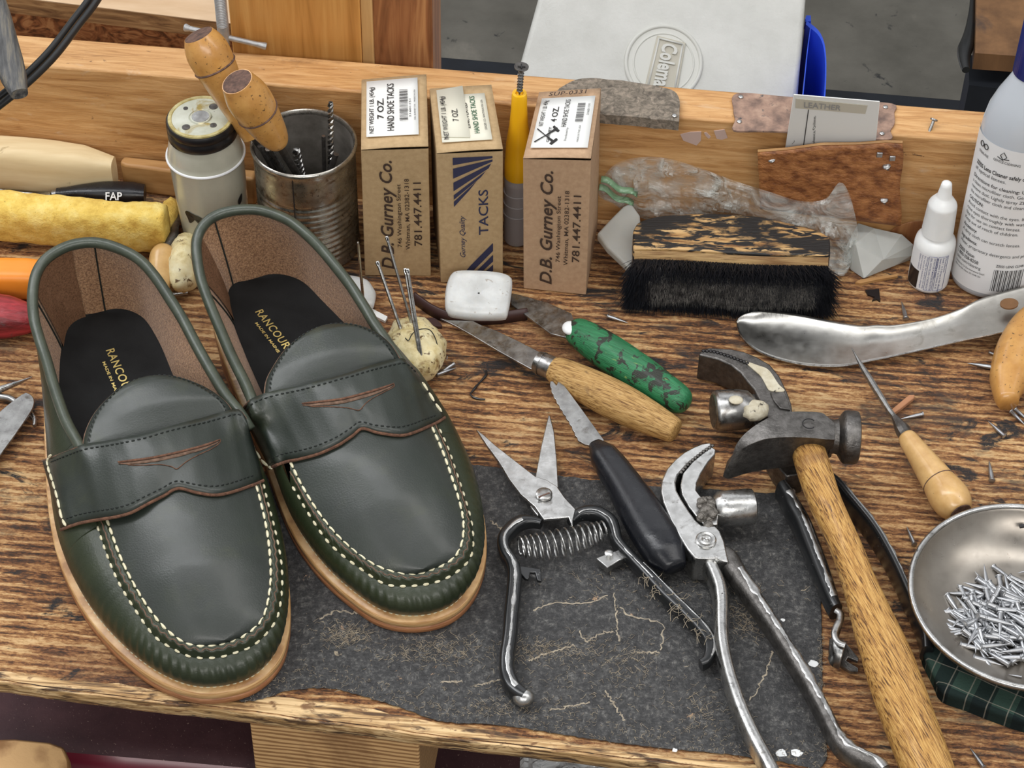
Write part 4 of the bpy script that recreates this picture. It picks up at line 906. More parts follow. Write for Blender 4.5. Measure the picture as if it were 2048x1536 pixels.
L_OUT = [(-6, 0), (-3, -17), (8, -30), (30, -38), (60, -45), (90, -51), (118, -55.5), (145, -57.5), (162, -57), (179, -55), (200, -50.5), (222, -42.5), (243, -31.5), (257, -20.5), (266, -9), (270, 3), (270.5, 17), (266, 29), (257, 39), (244, 46), (229, 51), (210, 55), (185, 58), (160, 58), (130, 53), (100, 44), (70, 38), (40, 36), (15, 31), (0, 18)]
LC = dict(label='left of the two dark green leather penny loafers, nearer the bench edge', heel=(178, 485), toe=(430, 1412), out=L_OUT, mid=.001, patch=(.36, .49),
    top=[(160, 893), (148, 872), (130, 837), (109, 777), (93, 721), (79, 679), (68, 637), (65, 591), (72, 549), (91, 519), (123, 498), (158, 487), (197, 486), (239, 498), (278, 519), (309, 552), (338, 595), (366, 640), (394, 693), (422, 742), (450, 788), (477, 822)],
    topz=[.063, .062, .062, .062, .064, .067, .071, .077, .082, .085, .087, .088, .088, .087, .085, .081, .076, .071, .067, .064, .063, .063],
    outer=cz([(515, 230), (560, 370), (620, 520), (700, 660), (820, 830), (920, 900), (1020, 945), (1150, 950), (1250, 925), (1350, 885), (1430, 810), (1480, 730), (1502, 600), (1503, 480), (1490, 380), (1462, 250), (1425, 110), (1405, 20)], 2.667, 0, 960),
    oz=[.046, .044, .0415, .038, .0325, .030, .0285, .028, .0285, .030, .032, .034, .037, .0395, .0415, .0435, .0455, .0465],
    inner=cz([(570, 210), (650, 430), (750, 620), (850, 760), (950, 850), (1030, 885), (1130, 888), (1250, 860), (1350, 800), (1410, 720), (1443, 560), (1440, 400), (1420, 250), (1380, 80), (1360, 20)], 2.667, 0, 960),
    iz=[.0495, .0455, .041, .037, .034, .0325, .032, .0325, .0345, .0365, .040, .0435, .046, .0495, .0505],
    ds=[.16, .19, .22, .245, .262, .272], dz=[.0165, .0145, .0115, .0065, .0025, 0],
    tongue=[(166, 892), (172, 862), (188, 828), (214, 797), (252, 767), (305, 752), (352, 753), (398, 768), (436, 790), (458, 812), (468, 834)], tz=[.0665, .069, .072, .075, .077, .078, .078, .077, .075, .071, .067],
    srear=[(84, 920), (100, 914), (130, 902), (165, 889), (211, 881), (281, 869), (352, 849), (422, 830), (466, 818), (480, 820), (492, 836)],
    sfront=[(121, 1056), (154, 1044), (193, 1036), (232, 1030), (263, 1021), (294, 1005), (326, 988), (355, 973), (394, 982), (431, 986), (469, 979), (506, 966), (526, 957)],
    szt=[0, .05, .12, .2, .3, .4, .5, .6, .7, .8, .9, .96, 1], szr=[.034, .044, .055, .0665, .073, .0785, .080, .080, .078, .0735, .0675, .058, .046], szf=[.030, .040, .048, .0555, .0615, .0655, .067, .067, .0655, .0615, .0545, .047, .038],
    slit_up=[(236, 924), (262, 921), (299, 916), (335, 909), (369, 901), (400, 893), (422, 886), (440, 879)],
    slit_lo=[(441, 879), (439, 886), (422, 898), (398, 909), (376, 921), (364, 930), (353, 938), (343, 933), (320, 929), (290, 930), (262, 930), (247, 927), (237, 925)],
    whipl=[(102, 910), (94, 920), (97, 938), (105, 962), (112, 985), (118, 1010), (123, 1035), (132, 1052)], wl=[.036, .0355, .035, .0345, .034, .0335, .0325, .0315],
    txt=[(213, 708), (252, 800)])
R_OUT = [(-6, -1), (-3, -18), (8, -29), (30, -34), (60, -36), (90, -36), (118, -36), (146, -38), (169, -39), (189, -37.5), (210, -33), (230, -25.5), (246, -17), (256, -5), (260.5, 10), (258.5, 24), (250, 37), (238, 47), (225, 54), (206, 60.5), (186, 64.5), (160, 66), (135, 64), (105, 58), (70, 47), (40, 39), (15, 32), (0, 18)]
RC = dict(label='right of the two dark green penny loafers, its heel just before the tin can', heel=(497, 418), toe=(832, 1271), out=R_OUT, mid=.004, patch=(.30, .415),
    top=[(503, 797), (492, 770), (464, 714), (440, 658), (418, 605), (401, 556), (393, 507), (395, 474), (411, 446), (438, 429), (477, 420), (516, 420), (555, 431), (585, 446), (614, 470), (643, 499), (672, 534), (702, 573), (731, 618), (751, 651), (784, 698), (806, 730)],
    topz=[.063, .062, .062, .063, .066, .070, .076, .080, .084, .086, .088, .088, .087, .086, .084, .080, .076, .071, .067, .065, .063, .063],
    outer=cz([(385, 870), (415, 915), (455, 985), (535, 1105), (600, 1170), (680, 1230), (780, 1295), (850, 1308), (930, 1305), (1010, 1290), (1080, 1258), (1138, 1208), (1163, 1150), (1160, 1050), (1132, 940), (1092, 820), (1058, 720), (1020, 635)], 2.1328, 400, 560),
    oz=[.044, .043, .0415, .037, .0345, .0315, .029, .0285, .0285, .029, .030, .032, .034, .0375, .041, .044, .0462, .0475],
    inner=cz([(385, 775), (430, 870), (500, 985), (580, 1085), (680, 1175), (780, 1233), (900, 1260), (1000, 1235), (1080, 1190), (1118, 1120), (1124, 1030), (1105, 940), (1070, 830), (1030, 720), (985, 620)], 2.1328, 400, 560),
    iz=[.0495, .047, .043, .039, .0355, .0332, .032, .033, .035, .0375, .0405, .0435, .0465, .049, .0505],
    ds=[.15, .18, .21, .235, .252, .262], dz=[.0165, .0145, .0115, .0065, .0025, 0],
    tongue=[(530, 788), (533, 762), (545, 736), (572, 697), (611, 666), (658, 649), (705, 648), (747, 661), (778, 685), (795, 710), (803, 728)], tz=[.0665, .069, .0715, .0745, .077, .078, .078, .077, .075, .071, .067],
    srear=[(482, 830), (488, 812), (503, 797), (541, 783), (611, 768), (681, 750), (752, 727), (790, 718), (808, 717), (824, 732), (838, 752)],
    sfront=[(537, 934), (564, 922), (600, 914), (634, 905), (660, 894), (681, 884), (704, 868), (724, 853), (756, 862), (799, 867), (831, 860), (869, 844), (889, 831)],
    szt=[0, .05, .12, .2, .3, .4, .5, .6, .7, .8, .88, .94, 1], szr=[.036, .047, .059, .067, .0735, .0785, .080, .080, .078, .0735, .068, .060, .050], szf=[.031, .041, .048, .0555, .0615, .0655, .067, .067, .0655, .0615, .0555, .047, .036],
    slit_up=[(604, 807), (640, 803), (681, 798), (715, 790), (747, 781), (772, 773), (788, 767)],
    slit_lo=[(788, 768), (787, 774), (766, 785), (744, 797), (730, 808), (719, 820), (706, 818), (691, 815), (653, 813), (625, 813), (606, 808)],
    whipl=[(484, 828), (488, 850), (499, 880), (513, 905), (527, 925), (545, 938)], wl=[.037, .036, .035, .034, .033, .0315],
    whipr=[(845, 765), (858, 785), (872, 808), (887, 828)], wr=[.046, .043, .040, .037],
    txt=[(511, 632), (568, 708)])
loafer(LC); loafer(RC)

# ================================================================== THINGS ON THE BENCH
# ---- tack boxes
def tackbox(name, label, TOP, BOT, m, side_lean=None):
    # TOP: back-left, back-right, front-right, front-left pixels; BOT: front-left, front-right pixels on the bench
    FL, FR = at(*BOT[0], 0.0005), at(*BOT[1], 0.0005)
    h = (zover(*TOP[3], FL) + zover(*TOP[2], FR)) / 2 + .002
    tBL, tBR, tFR, tFL = [at(x, y, h) for x, y in TOP]
    dback = ((tBL - tFL) + (tBR - tFR)) / 2
    tBL, tBR = [q_ - Nn * max(0, .0012 - (fl - q_).dot(Nn)) if q_.z < RAILZ else q_ for q_ in (tBL, tBR)]
    tBL, tBR = [q_ - Nn * max(0, -.0008 - (fl - q_).dot(Nn)) for q_ in (tBL, tBR)]
    av = [(fl - q_).dot(Nn) - (.012 if (fl - t_).dot(Nn) < 0 else .0016) for q_, t_ in ((FL + dback, tBL), (FR + dback, tBR))]
    BL, BR = FL + dback + Nn * min(0, av[0]), FR + dback + Nn * min(0, av[1])
    root = thing(name, label, 'box', (FL + FR + BL + BR) / 4, 'cardboard boxes of shoe tacks by the back board')
    mm = M(); mm.add([FL, FR, BR, BL, tFL, tFR, tBR, tBL], [[0, 1, 2, 3], [0, 4, 5, 1], [1, 5, 6, 2], [2, 6, 7, 3], [3, 7, 4, 0]])
    part('carton', mm, m, root, bev=0.0006, smooth=False)
    # lid flap resting on top, its front tab slightly lifted
    mm = M(); up = V((0, 0, .0006)); q = quad(tFL, tFR, tBR, tBL, 0.0003)
    rows = [[q(u, v, .0004 + (.0010 * (1 - v) * u + .0006 * math.sin(u * 3)) * (1 if v < .3 else .3)) for u in np.linspace(.002, .998, 9)] for v in np.linspace(.002, .998, 9)]
    mm.grid(rows); part('lid_flap', mm, m, root, solid=.0006)
    return root, quad(FL, FR, tFR, tFL, .0005), q, (FR - FL).length, h, dback.length
def vtext(m, fn, W_, H_, u, v0, v1, s, cap, bold=0.0, shear=0.0, align='l', rev=False):
    # text running upward (bottom to top), letter tops toward the left; cap in metres
    L_ = (v1 - v0) * H_
    write(m, s, lambda a, b: fn(u - b / W_, v0 + a / H_), cap, L_, bold, shear)
def gurney(root, f, W_, H_, ink):
    mm = M(); vtext(mm, f, W_, H_, .445, .06, .92, 'D.B. Gurney Co.', W_ * .185, .018, .25); part('printed_name', mm, ink, root, 'brown-black italic lettering', smooth=False)
    mm = M(); vtext(mm, f, W_, H_, .57, .24, .74, '746 Washington Street', W_ * .062, .006)
    vtext(mm, f, W_, H_, .695, .22, .78, 'Whitman, MA 02382-1318', W_ * .066, .006)
    vtext(mm, f, W_, H_, .875, .25, .75, '781.447.4411', W_ * .115, .012); part('printed_address', mm, ink, root, smooth=False)
def barcode(m, fn, u0, u1, v0, v1, n, e=.0003, seed=1):
    r_ = random.Random(seed); x = v0
    st = (v1 - v0) / n
    for i in range(n):
        w_ = st * r_.choice((.25, .4, .7)); a = v0 + i * st
        m.add([fn(u0, a, e), fn(u1, a, e), fn(u1, a + w_, e), fn(u0, a + w_, e)], [[0, 1, 2, 3]])
def sticker(root, q, u0, v0, u1, v1, m, name='sticker', e=.0022):
    mm = M(); mm.grid([[q(u0 + (u1 - u0) * a / 6, v0 + (v1 - v0) * b / 6, e + .0006 * (a / 6) * (1 - b / 6)) for a in range(7)] for b in range(7)]); st = part(name, mm, m, root, solid=.0002)
    return st, (lambda u, v, ee=0.0: q(u0 + (u1 - u0) * u, v0 + (v1 - v0) * v, e + .0004 + ee + .0006 * u * (1 - v)))
def lines(parent, sf, SW, SH, items, ink):
    mm = M()
    for u, v0, v1, s, cap, bold in items: vtext(mm, sf, SW, SH, u, v0, v1, s, cap, bold)
    return part('print', mm, ink, parent, smooth=False)

r, f, q, W_, H_, D_ = tackbox('tack_box', 'leftmost cardboard tack box, a white 7 OZ. sticker on top, beside the tin can', [(723, 161), (853, 150), (857, 297), (722, 301)], [(730, 551), (862, 552)], M_CARD)
gurney(r, f, W_, H_, M_BROWNINK)
st, sf = sticker(r, q, .08, .14, .86, .93, M_PAPER); SW, SH = W_ * .78, D_ * .79
lines(st, sf, SW, SH, [(.14, .05, .88, 'NET WEIGHT 1 LB. (454g)', SW * .085, .012), (.33, .30, .66, '7 OZ.', SW * .12, .02), (.53, .08, .92, 'HAND SHOE TACKS', SW * .13, .012), (.86, .30, .62, '21601151', SW * .035, 0), (.95, .25, .78, 'D.B. GURNEY CO. - MADE IN USA', SW * .03, 0)], M_INK)
mm = M(); barcode(mm, sf, .64, .80, .24, .80, 26); part('barcode', mm, M_INK, st, smooth=False)

r, f, q, W_, H_, D_ = tackbox('tack_box', 'middle tack box with navy rays and TACKS printed on its front', [(859, 179), (983, 171), (1006, 302), (873, 308)], [(882, 566), (1006, 557)], M_CARD)
mm = M()
def ray(pts): mm.add([f(u, v) for u, v in pts], [list(range(len(pts)))])
ray([(.24, .970), (.84, .970), (.84, .955), (.24, .915)])
ray([(.24, .890), (.84, .945), (.84, .930), (.24, .815)])
ray([(.24, .785), (.82, .915), (.78, .880), (.24, .720)])
ray([(.24, .690), (.74, .862), (.66, .815), (.24, .655)])
ray([(.24, .640), (.60, .790), (.48, .720), (.24, .600)])
part('sunburst_print', mm, M_NAVY, r, 'upper navy sunburst rays', smooth=False); mm = M()
def ray2(pts): ray([(.235 + .845 - u, v) for u, v in pts])
ray2([(.24, .300), (.60, .130), (.80, .02), (.70, .02), (.24, .235)])
ray2([(.24, .205), (.64, .02), (.54, .02), (.24, .150)])
ray2([(.24, .125), (.48, .02), (.36, .02), (.24, .075)]); part('sunburst_print', mm, M_NAVY, r, 'lower navy sunburst rays', smooth=False)
mm = M(); vtext(mm, f, W_, H_, .40, .20, .53, 'Gurney Quality', W_ * .085, .004, .45); part('script_print', mm, M_NAVY, r, smooth=False)
mm = M(); vtext(mm, f, W_, H_, .765, .37, .72, 'TACKS', W_ * .145, .012); part('tacks_print', mm, M_NAVY, r, smooth=False)
st, sf = sticker(r, q, .10, .12, .86, .84, M_PAPERC); SW, SH = W_ * .76, D_ * .72
lines(st, sf, SW, SH, [(.14, .05, .95, 'NET WEIGHT 1 LB. (454g)', SW * .10, .012), (.36, .32, .62, '7 OZ.', SW * .12, .01), (.46, .30, .66, 'INDIV 99-1-0-5', SW * .035, 0), (.60, .25, .80, 'ZINC PLATED', SW * .075, .01), (.93, .20, .85, 'LEADER CO. WHITMAN MA USA', SW * .045, 0)], M_INK)
lines(st, sf, SW, SH, [(.77, .14, .94, 'HAND SHOE TACKS', SW * .105, .012)], M_GRNINK)
mm = M(); mm.add([sf(.0, .10, .0002), sf(.56, .05, .0004), sf(.56, 1.16, .0006), sf(.0, 1.10, .0004)], [[0, 1, 2, 3]]); st2 = part('overlaid_strip', mm, M_PAPERC, r, 'second sticker strip', solid=.0002)
mm = M(); vtext(mm, lambda u, v: sf(u, v, .0009), SW, SH, .14, .05, .95, 'NET WEIGHT 1 LB. (454g)', SW * .095, .012); vtext(mm, lambda u, v: sf(u, v, .0009), SW, SH, .38, .40, .66, '7 OZ.', SW * .12, .01); part('strip_print', mm, M_INK, st2, smooth=False)

r, f, q, W_, H_, D_ = tackbox('tack_box', 'rightmost tack box, marked SUP-0331 by hand above a sticker reading 4 OZ.', [(1078, 186), (1202, 178), (1182, 321), (1046, 318)], [(1047, 577), (1172, 590)], M_CARD3)
gurney(r, f, W_, H_, M_BROWNINK)
st, sf = sticker(r, q, .08, .12, .93, .86, M_PAPER); SW, SH = W_ * .85, D_ * .74
lines(st, sf, SW, SH, [(.13, .42, .94, 'NET WEIGHT 1 LB. 454g', SW * .075, .01), (.36, .50, .80, '4 OZ.', SW * .105, .016), (.55, .40, .94, 'HAND SHOE TACKS', SW * .09, .01), (.30, .10, .40, 'GURNEY', SW * .05, .01), (.60, .12, .38, 'Distributed by', SW * .04, 0), (.82, .10, .42, 'MADE IN THE USA', SW * .035, 0), (.93, .62, .84, '21601131', SW * .04, 0)], M_INK)
mm = M(); barcode(mm, sf, .70, .84, .48, .86, 22, seed=3); part('barcode', mm, M_INK, st, smooth=False)
mm = M()
for (a, b), (c, d) in (((.05, .10), (.40, .36)), ((.05, .36), (.38, .10))): mm.tube([sf(a, b, .0002), sf((a + c) / 2, (b + d) / 2, .0002), sf(c, d, .0002)], [.0004, .0003, .0009], 6)
mm.tube([sf(.34, .40), sf(.40, .33), sf(.44, .31)], .0009, 6); mm.tube([sf(.34, .06), sf(.40, .12), sf(.43, .15)], .0009, 6); part('crossed_hammer_emblem', mm, M_INK, st)
mm = M(); write(mm, 'SUP-0331', lambda a, b: q(.18 + a / W_, .885 + b / D_ + a * .6, .0025), D_ * .055, W_ * .60, .014, .1, 1.1); part('handwriting', mm, M_BROWNINK, r, 'handwritten stock number', smooth=False)

# ---- yellow nozzle bottle
B0 = at(1033, 478, 0); kk = mpp(1034, 350, .06)
zt_ = zover(1034, 186, B0); zc0 = zover(1030, 350, B0)
yb = thing('nozzle_bottle', 'small bottle with a tall yellow nozzle cap standing between the tack boxes', 'bottle', B0)
mm = M(); rb = 27 * kk
mm.lathe(B0, (0, 0, 1), [(0.0002, rb * .9), (.002, rb), (zc0 * .9, rb), (zc0 * .95, rb * 1.02), (zc0, rb * .92)], 32); part('bottle_body', mm, M_MILKY, yb, 'milky translucent body', angle=60)
for i in range(3):
    mm = M(); ring = [B0 + V((math.cos(t) * rb * 1.01, math.sin(t) * rb * 1.01, zc0 * (.45 + .16 * i))) for t in np.linspace(0, 6.2832, 33)]; mm.tube(ring, .0004, 6, cap=False, up=(0, 0, 1)); part('moulded_ring', mm, M_MILKY, yb)
mm = M(); hN = zt_ - zc0; prof = [(0, rb * 1.0), (hN * .18, rb * 1.0), (hN * .19, rb * .96), (hN * .40, rb * .92), (hN * .62, rb * .70), (hN * .80, rb * .60), (hN * .97, rb * .56), (hN, rb * .52), (hN, rb * .30), (hN * .98, rb * .26), (hN * .985, .0001)]
rows = []; seg = 72
for h_, r_ in prof:
    fl_ = 1 if .1 < h_ / hN < .7 else 0
    rows.append([B0 + V((math.cos(k * 2 * math.pi / seg), math.sin(k * 2 * math.pi / seg), 0)) * (r_ * (1 - .035 * fl_ * (k % 2))) + V((0, 0, zc0 + h_)) for k in range(seg)])
mm.grid(rows, True); part('nozzle_cap', mm, M_YELLOW, yb, 'ribbed yellow nozzle cap', angle=60)
sc = thing('wood_screw', 'dark countersunk screw standing head up in the tip of the yellow nozzle', 'screw', B0 + V((0, 0, zt_)))
s0 = B0 + V((0, 0, zt_ - .001)); ztop = zover(1043, 133, B0); s1 = at(1043, 133, ztop); axs = (s1 - s0); Ls = axs.length; axs.normalize()
mm = M(); prof = [(0, .0004), (.003, .0010)]
n_ = int((Ls - .006) / .0007)
for i in range(n_): prof.append((.003 + i * .0007, .0019 if i % 3 == 0 else .0013))
prof += [(Ls - .003, .0015)]
mm.lathe(s0, axs, prof, 16); part('shank', mm, M_DARKST, sc)
mm = M(); mm.lathe(s0 + axs * (Ls - .0030), axs, [(0, .0015), (.0024, .0042), (.0030, .0043), (.0031, .0032), (.0022, .0001)], 24); hd = part('screw_head', mm, M_DARKST, sc, angle=30)
mm = M(); u_ = axs.cross(V((0, 1, 0))).normalized(); v_ = axs.cross(u_)
for e_ in (u_, v_): mm.tube([s0 + axs * (Ls + .0001) - e_ * .0022, s0 + axs * (Ls + .0001) + e_ * .0022], .0004, 6)
part('cross_recess', mm, M_BLKGLOSS, hd)

# ---- jar
J0 = at(436, 478, 0.0012); ztl = zover(401, 234, J0); JT = at(401, 234, ztl); axj = (JT - J0).normalized(); Lj = (JT - J0).length; kj = mpp(415, 340, .06)
jr = thing('screw_jar', 'cream-painted glass jar with a tarnished black-rimmed lid and a black cow print', 'jar', J0)
rb = 74 * kj; rj = [(.0003, rb * .72), (.002, rb * .86), (Lj * .12, rb * .93), (Lj * .30, rb * .96), (Lj * .50, rb * .99), (Lj * .69, rb * 1.01), (Lj * .705, rb * 1.02), (Lj * .712, rb * 1.045), (Lj * .722, rb * 1.045), (Lj * .730, rb * 1.02), (Lj * .76, rb * 1.0), (Lj * .82, rb * .95), (Lj * .86, rb * .89), (Lj * .89, rb * .84)]
mm = M(); mm.lathe(J0, axj, rj, 56); part('glass_body', mm, M_GLASSP, jr, 'cream painted glass', angle=60)
mm = M(); rl = 69 * kj; mm.lathe(J0, axj, [(Lj * .872, rl * .97), (Lj * .878, rl * 1.0), (Lj * .925, rl * 1.0), (Lj * .935, rl * .97), (Lj * .94, rl * .97), (Lj * .955, rl * 1.01), (Lj * .985, rl * 1.0), (Lj * .995, rl * .97), (Lj * .995, rl * .9)], 56); lid = part('lid_ring', mm, M_BLKGLOSS, jr, 'black lid ring', angle=50)
mm = M(); mm.lathe(J0 + axj * Lj * .992, axj, [(0, rl * .94), (.0012, rl * .93), (.0013, rl * .84), (.0008, rl * .82)], 56, cap=False); part('lid_rim', mm, M_LIDRIM, lid)
mm = M(); mm.lathe(J0 + axj * Lj * .992, axj, [(.0008, rl * .83), (.0009, rl * .34), (.0004, rl * .32), (.0012, rl * .29), (.0013, .0001)], 56, cap=False); part('lid_disc', mm, M_LID, lid, 'tarnished cream metal disc')
mm = M(); c_ = J0 + axj * Lj * .717; uj = axj.cross(V((0, 1, 0))).normalized(); vj = axj.cross(uj); mm.tube([c_ + (uj * math.cos(t) + vj * math.sin(t)) * rb * 1.04 for t in np.linspace(0, 6.2832, 57)], .0009, 8, cap=False, up=axj); part('glass_bead', mm, M_LABEL, jr, 'pale raised bead')
mm = M(); c_ = J0 + axj * (Lj * .992 + .0014); mm.lathe(c_, axj, [(-.0006, rl * .25), (0, rl * .25), (.0002, .0001)], 30); part('lid_centre', mm, M_STEEL, lid, 'grey worn centre')
for a_, d_, r_7 in ((2.4, .55, .10), (4.1, .56, .13), (.9, .58, .12), (5.6, .60, .07)):
    mm = M(); cq_ = c_ + (uj * math.cos(a_) + vj * math.sin(a_)) * rl * d_ - axj * .0004; mm.lathe(cq_, axj, [(-.0004, rl * r_7), (0.0001, rl * r_7), (.0002, .0001)], 14); part('lid_stain', mm, M_DARKST, lid, 'dark round spot')
def wrapz(base, ax, rfun):      # cylinder wrap: angle measured from the direction facing the camera
    ax = ax.normalized(); cdir = (CAM - base); cdir = (cdir - ax * cdir.dot(ax)).normalized(); rdir = ax.cross(cdir).normalized()
    if rdir.x < 0: rdir = -rdir
    return lambda a, z, e=0.0: base + ax * z + (cdir * math.cos(a / rfun(z)) + rdir * math.sin(a / rfun(z))) * (rfun(z) + e)
rf_ = lambda z: float(np.interp(z, [p[0] for p in rj], [p[1] for p in rj]))
wj = wrapz(J0, axj, rf_)
def blob(m, pts, fn, e=.0003, n=40):
    c = sp([V((x, y, 0)) for x, y in pts], n, True); m.add([fn(p.x, p.y, e) for p in c], [list(range(n))])
mm = M(); z0 = Lj * .32
for pts in ([(-.0195, .006), (-.0175, .0085), (-.013, .0075), (-.0085, .006), (-.0065, .002), (-.0075, -.003), (-.0095, -.001), (-.010, .002), (-.0125, .003), (-.0145, .0005), (-.017, -.0015), (-.018, .002)], [(.0165, .012), (.0205, .015), (.020, .010), (.017, .008)], [(-.011, -.003), (-.008, -.006), (-.007, -.002)], [(-.003, .002), (.001, .0035), (.002, 0.0), (-.002, -.003)]):
    vs = sp([V((x, y, 0)) for x, y in pts], 36, True); c = sum(vs, V()) / 36
    mm.add([wj(c.x, c.y + z0, .0004)] + [wj(p.x, p.y + z0, .0004) for p in vs], [[0, 1 + i, 1 + (i + 1) % 36] for i in range(36)])
part('cow_print', mm, M_BLKGLOSS, jr, 'black cow print', smooth=False)

# ---- tin can
T0 = at(621, 486, 0); ztp = zover(606, 283, T0); kt = mpp(606, 300, .05); rt = 101 * kt
can = thing('tin_can', 'rusty ribbed tin can holding awls, files and drill bits', 'can', T0)
prof = [(0.0002, rt * .96), (.0015, rt * .99), (.003, rt), (.004, rt * .98)]
zr0, zr1 = ztp * .10, ztp * .68
prof.append((zr0 * .9, rt * .985))
for i in range(66):
    u = i / 65; prof.append((zr0 + (zr1 - zr0) * u, rt * (  .985 - .030 * (.5 - .5 * math.cos(u * 2 * math.pi * 11)))))
prof += [(ztp * .72, rt * .985), (ztp * .90, rt * .985), (ztp * .93, rt * .985), (ztp * .95, rt * 1.0), (ztp * .975, rt * 1.03), (ztp * .995, rt * 1.02), (ztp, rt * .985), (ztp * .985, rt * .955), (ztp * .96, rt * .95)]
mm = M(); mm.lathe(T0, (0, 0, 1), prof, 72, cap=False); part('can_wall', mm, M_TIN, can, 'ribbed outer wall', angle=70)
mm = M(); mm.lathe(T0, (0, 0, 1), [(ztp * .965, rt * .952), (ztp * .3, rt * .945), (.002, rt * .94), (.001, .0001)], 56, cap=False); part('can_inside', mm, M_TININ, can, 'dull inside', angle=60)
mm = M(); sa = (CAM - T0); sa.z = 0; sa.normalize(); sb = V((-sa.y, sa.x, 0)); sd = (sa * .86 - sb * .03 + V()).normalized()
sd = (at(583, 400, .04) - T0); sd.z = 0; sd.normalize(); sd = (sa * .97 + V((-1, 0, 0)) * .26).normalized()
mm.tube([T0 + sd * rt * .99 + V((0, 0, z_)) for z_ in np.linspace(.004, ztp * .95, 12)], .0004, 6); part('side_seam', mm, M_BLKGLOSS, can)
def turned(name, m, parent, p0, p1, prof, seg=28, squash=None, **k):   # prof: (fraction, px radius)
    p0, p1 = V(p0), V(p1); ax = p1 - p0; L_ = ax.length; mm = M(); kx = (p0 + p1) / 2; sc_ = (kx - CAM).dot(FW) / FPX
    pr_ = sp([V((a * L_, b * sc_, 0)) for a, b in prof], 60); mm.lathe(p0, ax, [(p.x, max(p.y, .00005)) for p in pr_], seg, squash=squash)
    return part(name, mm, m, parent, **k)
def awl_can(label, low, zl, up_, zu, prof, end, ringf, blade, seed):
    a, b = at(*low, zl), at(*up_, zu); root = thing('awl', label, 'awl', a, 'honey-coloured awls standing in the tin can')
    hnd = turned('handle', M_HONEY, root, a, b, prof, angle=45)
    ax = (b - a).normalized(); sc_ = ((a + b) / 2 - CAM).dot(FW) / FPX
    mm = M(); mm.lathe(b + ax * .0002, ax, [(-.0006, end * sc_), (.0001, end * sc_ * .95), (.0004, .0001)], 28); part('end_face', mm, M_DKEND, hnd, 'dark battered end')
    c = a.lerp(b, ringf[0]); ln = (b - a).length; mm = M()
    u_ = ax.cross(V((0, 0, 1))).normalized(); v_ = ax.cross(u_); mm.tube([c + (u_ * math.cos(t) + v_ * math.sin(t)) * ringf[1] * sc_ for t in np.linspace(0, 6.2832, 41)], .0007, 6, cap=False, up=ax); part('turned_ring', mm, M_DKEND, hnd)
    mm = M(); e = V(blade); dd = (e - a).normalized(); mm.tube([a + ax * .003, a.lerp(e, .35), a.lerp(e, .6), e], [9 * sc_, 8 * sc_, 4.5 * sc_, 2 * sc_], 10); part('blade', mm, M_DARKST, root)
    return root
tf_ = lambda dx, dy, z: T0 + V((dx * rt, dy * rt, z))
awl_can('rear awl in the tin can, leaning far over the cream jar', (505, 272), .088, (397, 70), .150, [(0, 22), (.1, 25), (.3, 31), (.55, 38), (.72, 43), (.84, 44), (.93, 39), (.985, 33), (1, 31)], 31, (.70, 42.5), tf_(.25, .1, .012), 1)
awl_can('front awl in the tin can, its round end facing the camera', (558, 288), .098, (474, 163), .148, [(0, 20), (.06, 26), (.2, 33), (.4, 39), (.6, 44), (.78, 44), (.93, 37), (1, 33)], 32, (.52, 42), tf_(.45, -.1, .012), 2)
def rod(name, label, cat_, pts, r_, m, group=None, seg=10, **k):
    mm = M(); mm.tube(pts, r_, seg, **k); return solo(name, mm, m, label, cat_, loc=V(pts[0]), group=group)
def twist(name, label, p0, p1, r_, m, group=None, turns=10):
    mm = M(); p0, p1 = V(p0), V(p1); n_ = 80; rows = []; ax = (p1 - p0).normalized(); u_ = ax.cross(V((0, 1, .3))).normalized(); v_ = ax.cross(u_)
    for i in range(n_):
        t = i / (n_ - 1); c = p0.lerp(p1, t); ph = t * turns * 2 * math.pi
        rows.append([c + (u_ * math.cos(ph + k * math.pi / 4) + v_ * math.sin(ph + k * math.pi / 4)) * (r_ if k % 4 else r_ * .55) for k in range(8)])
    mm.grid(rows, True); return solo(name, mm, m, label, 'drill bit', loc=p0, group=group)
G_ = 'metal bits standing in the tin can'
pT = at(661, 206, .112); twist('drill_bit', 'tall twisted drill bit standing upright at the right in the tin can', tf_(.42, -.15, .004), pT, .0018, M_STEEL, G_, 14)
rod('round_file', 'short dark file just left of the tall drill bit in the can', 'file', [tf_(.32, -.1, .004), at(647, 272, .088)], [.0014, .0012], M_DARKST, G_)
rod('round_file', 'dark file leaning on the left rim of the tin can, behind the awl', 'file', [tf_(.15, -.2, .004), at(521, 290, .086)], [.002, .0022], M_DARKST, G_)
rod('nail_punch', 'grey punch poking out beside the awl blades, left in the can', 'punch', [tf_(.3, -.2, .004), at(538, 296, .086)], [.0016, .0026], M_STEEL, G_)
twist('drill_bit', 'short threaded bit between the awl blade and the upright bits', tf_(.2, -.45, .004), at(592, 300, .082), .0026, M_STEEL, G_, 12)
rod('nail_punch', 'dark square punch lying against the right inner wall of the can', 'punch', [tf_(-.1, -.3, .004), at(672, 308, .080)], [.0016, .0018], M_DARKST, G_)

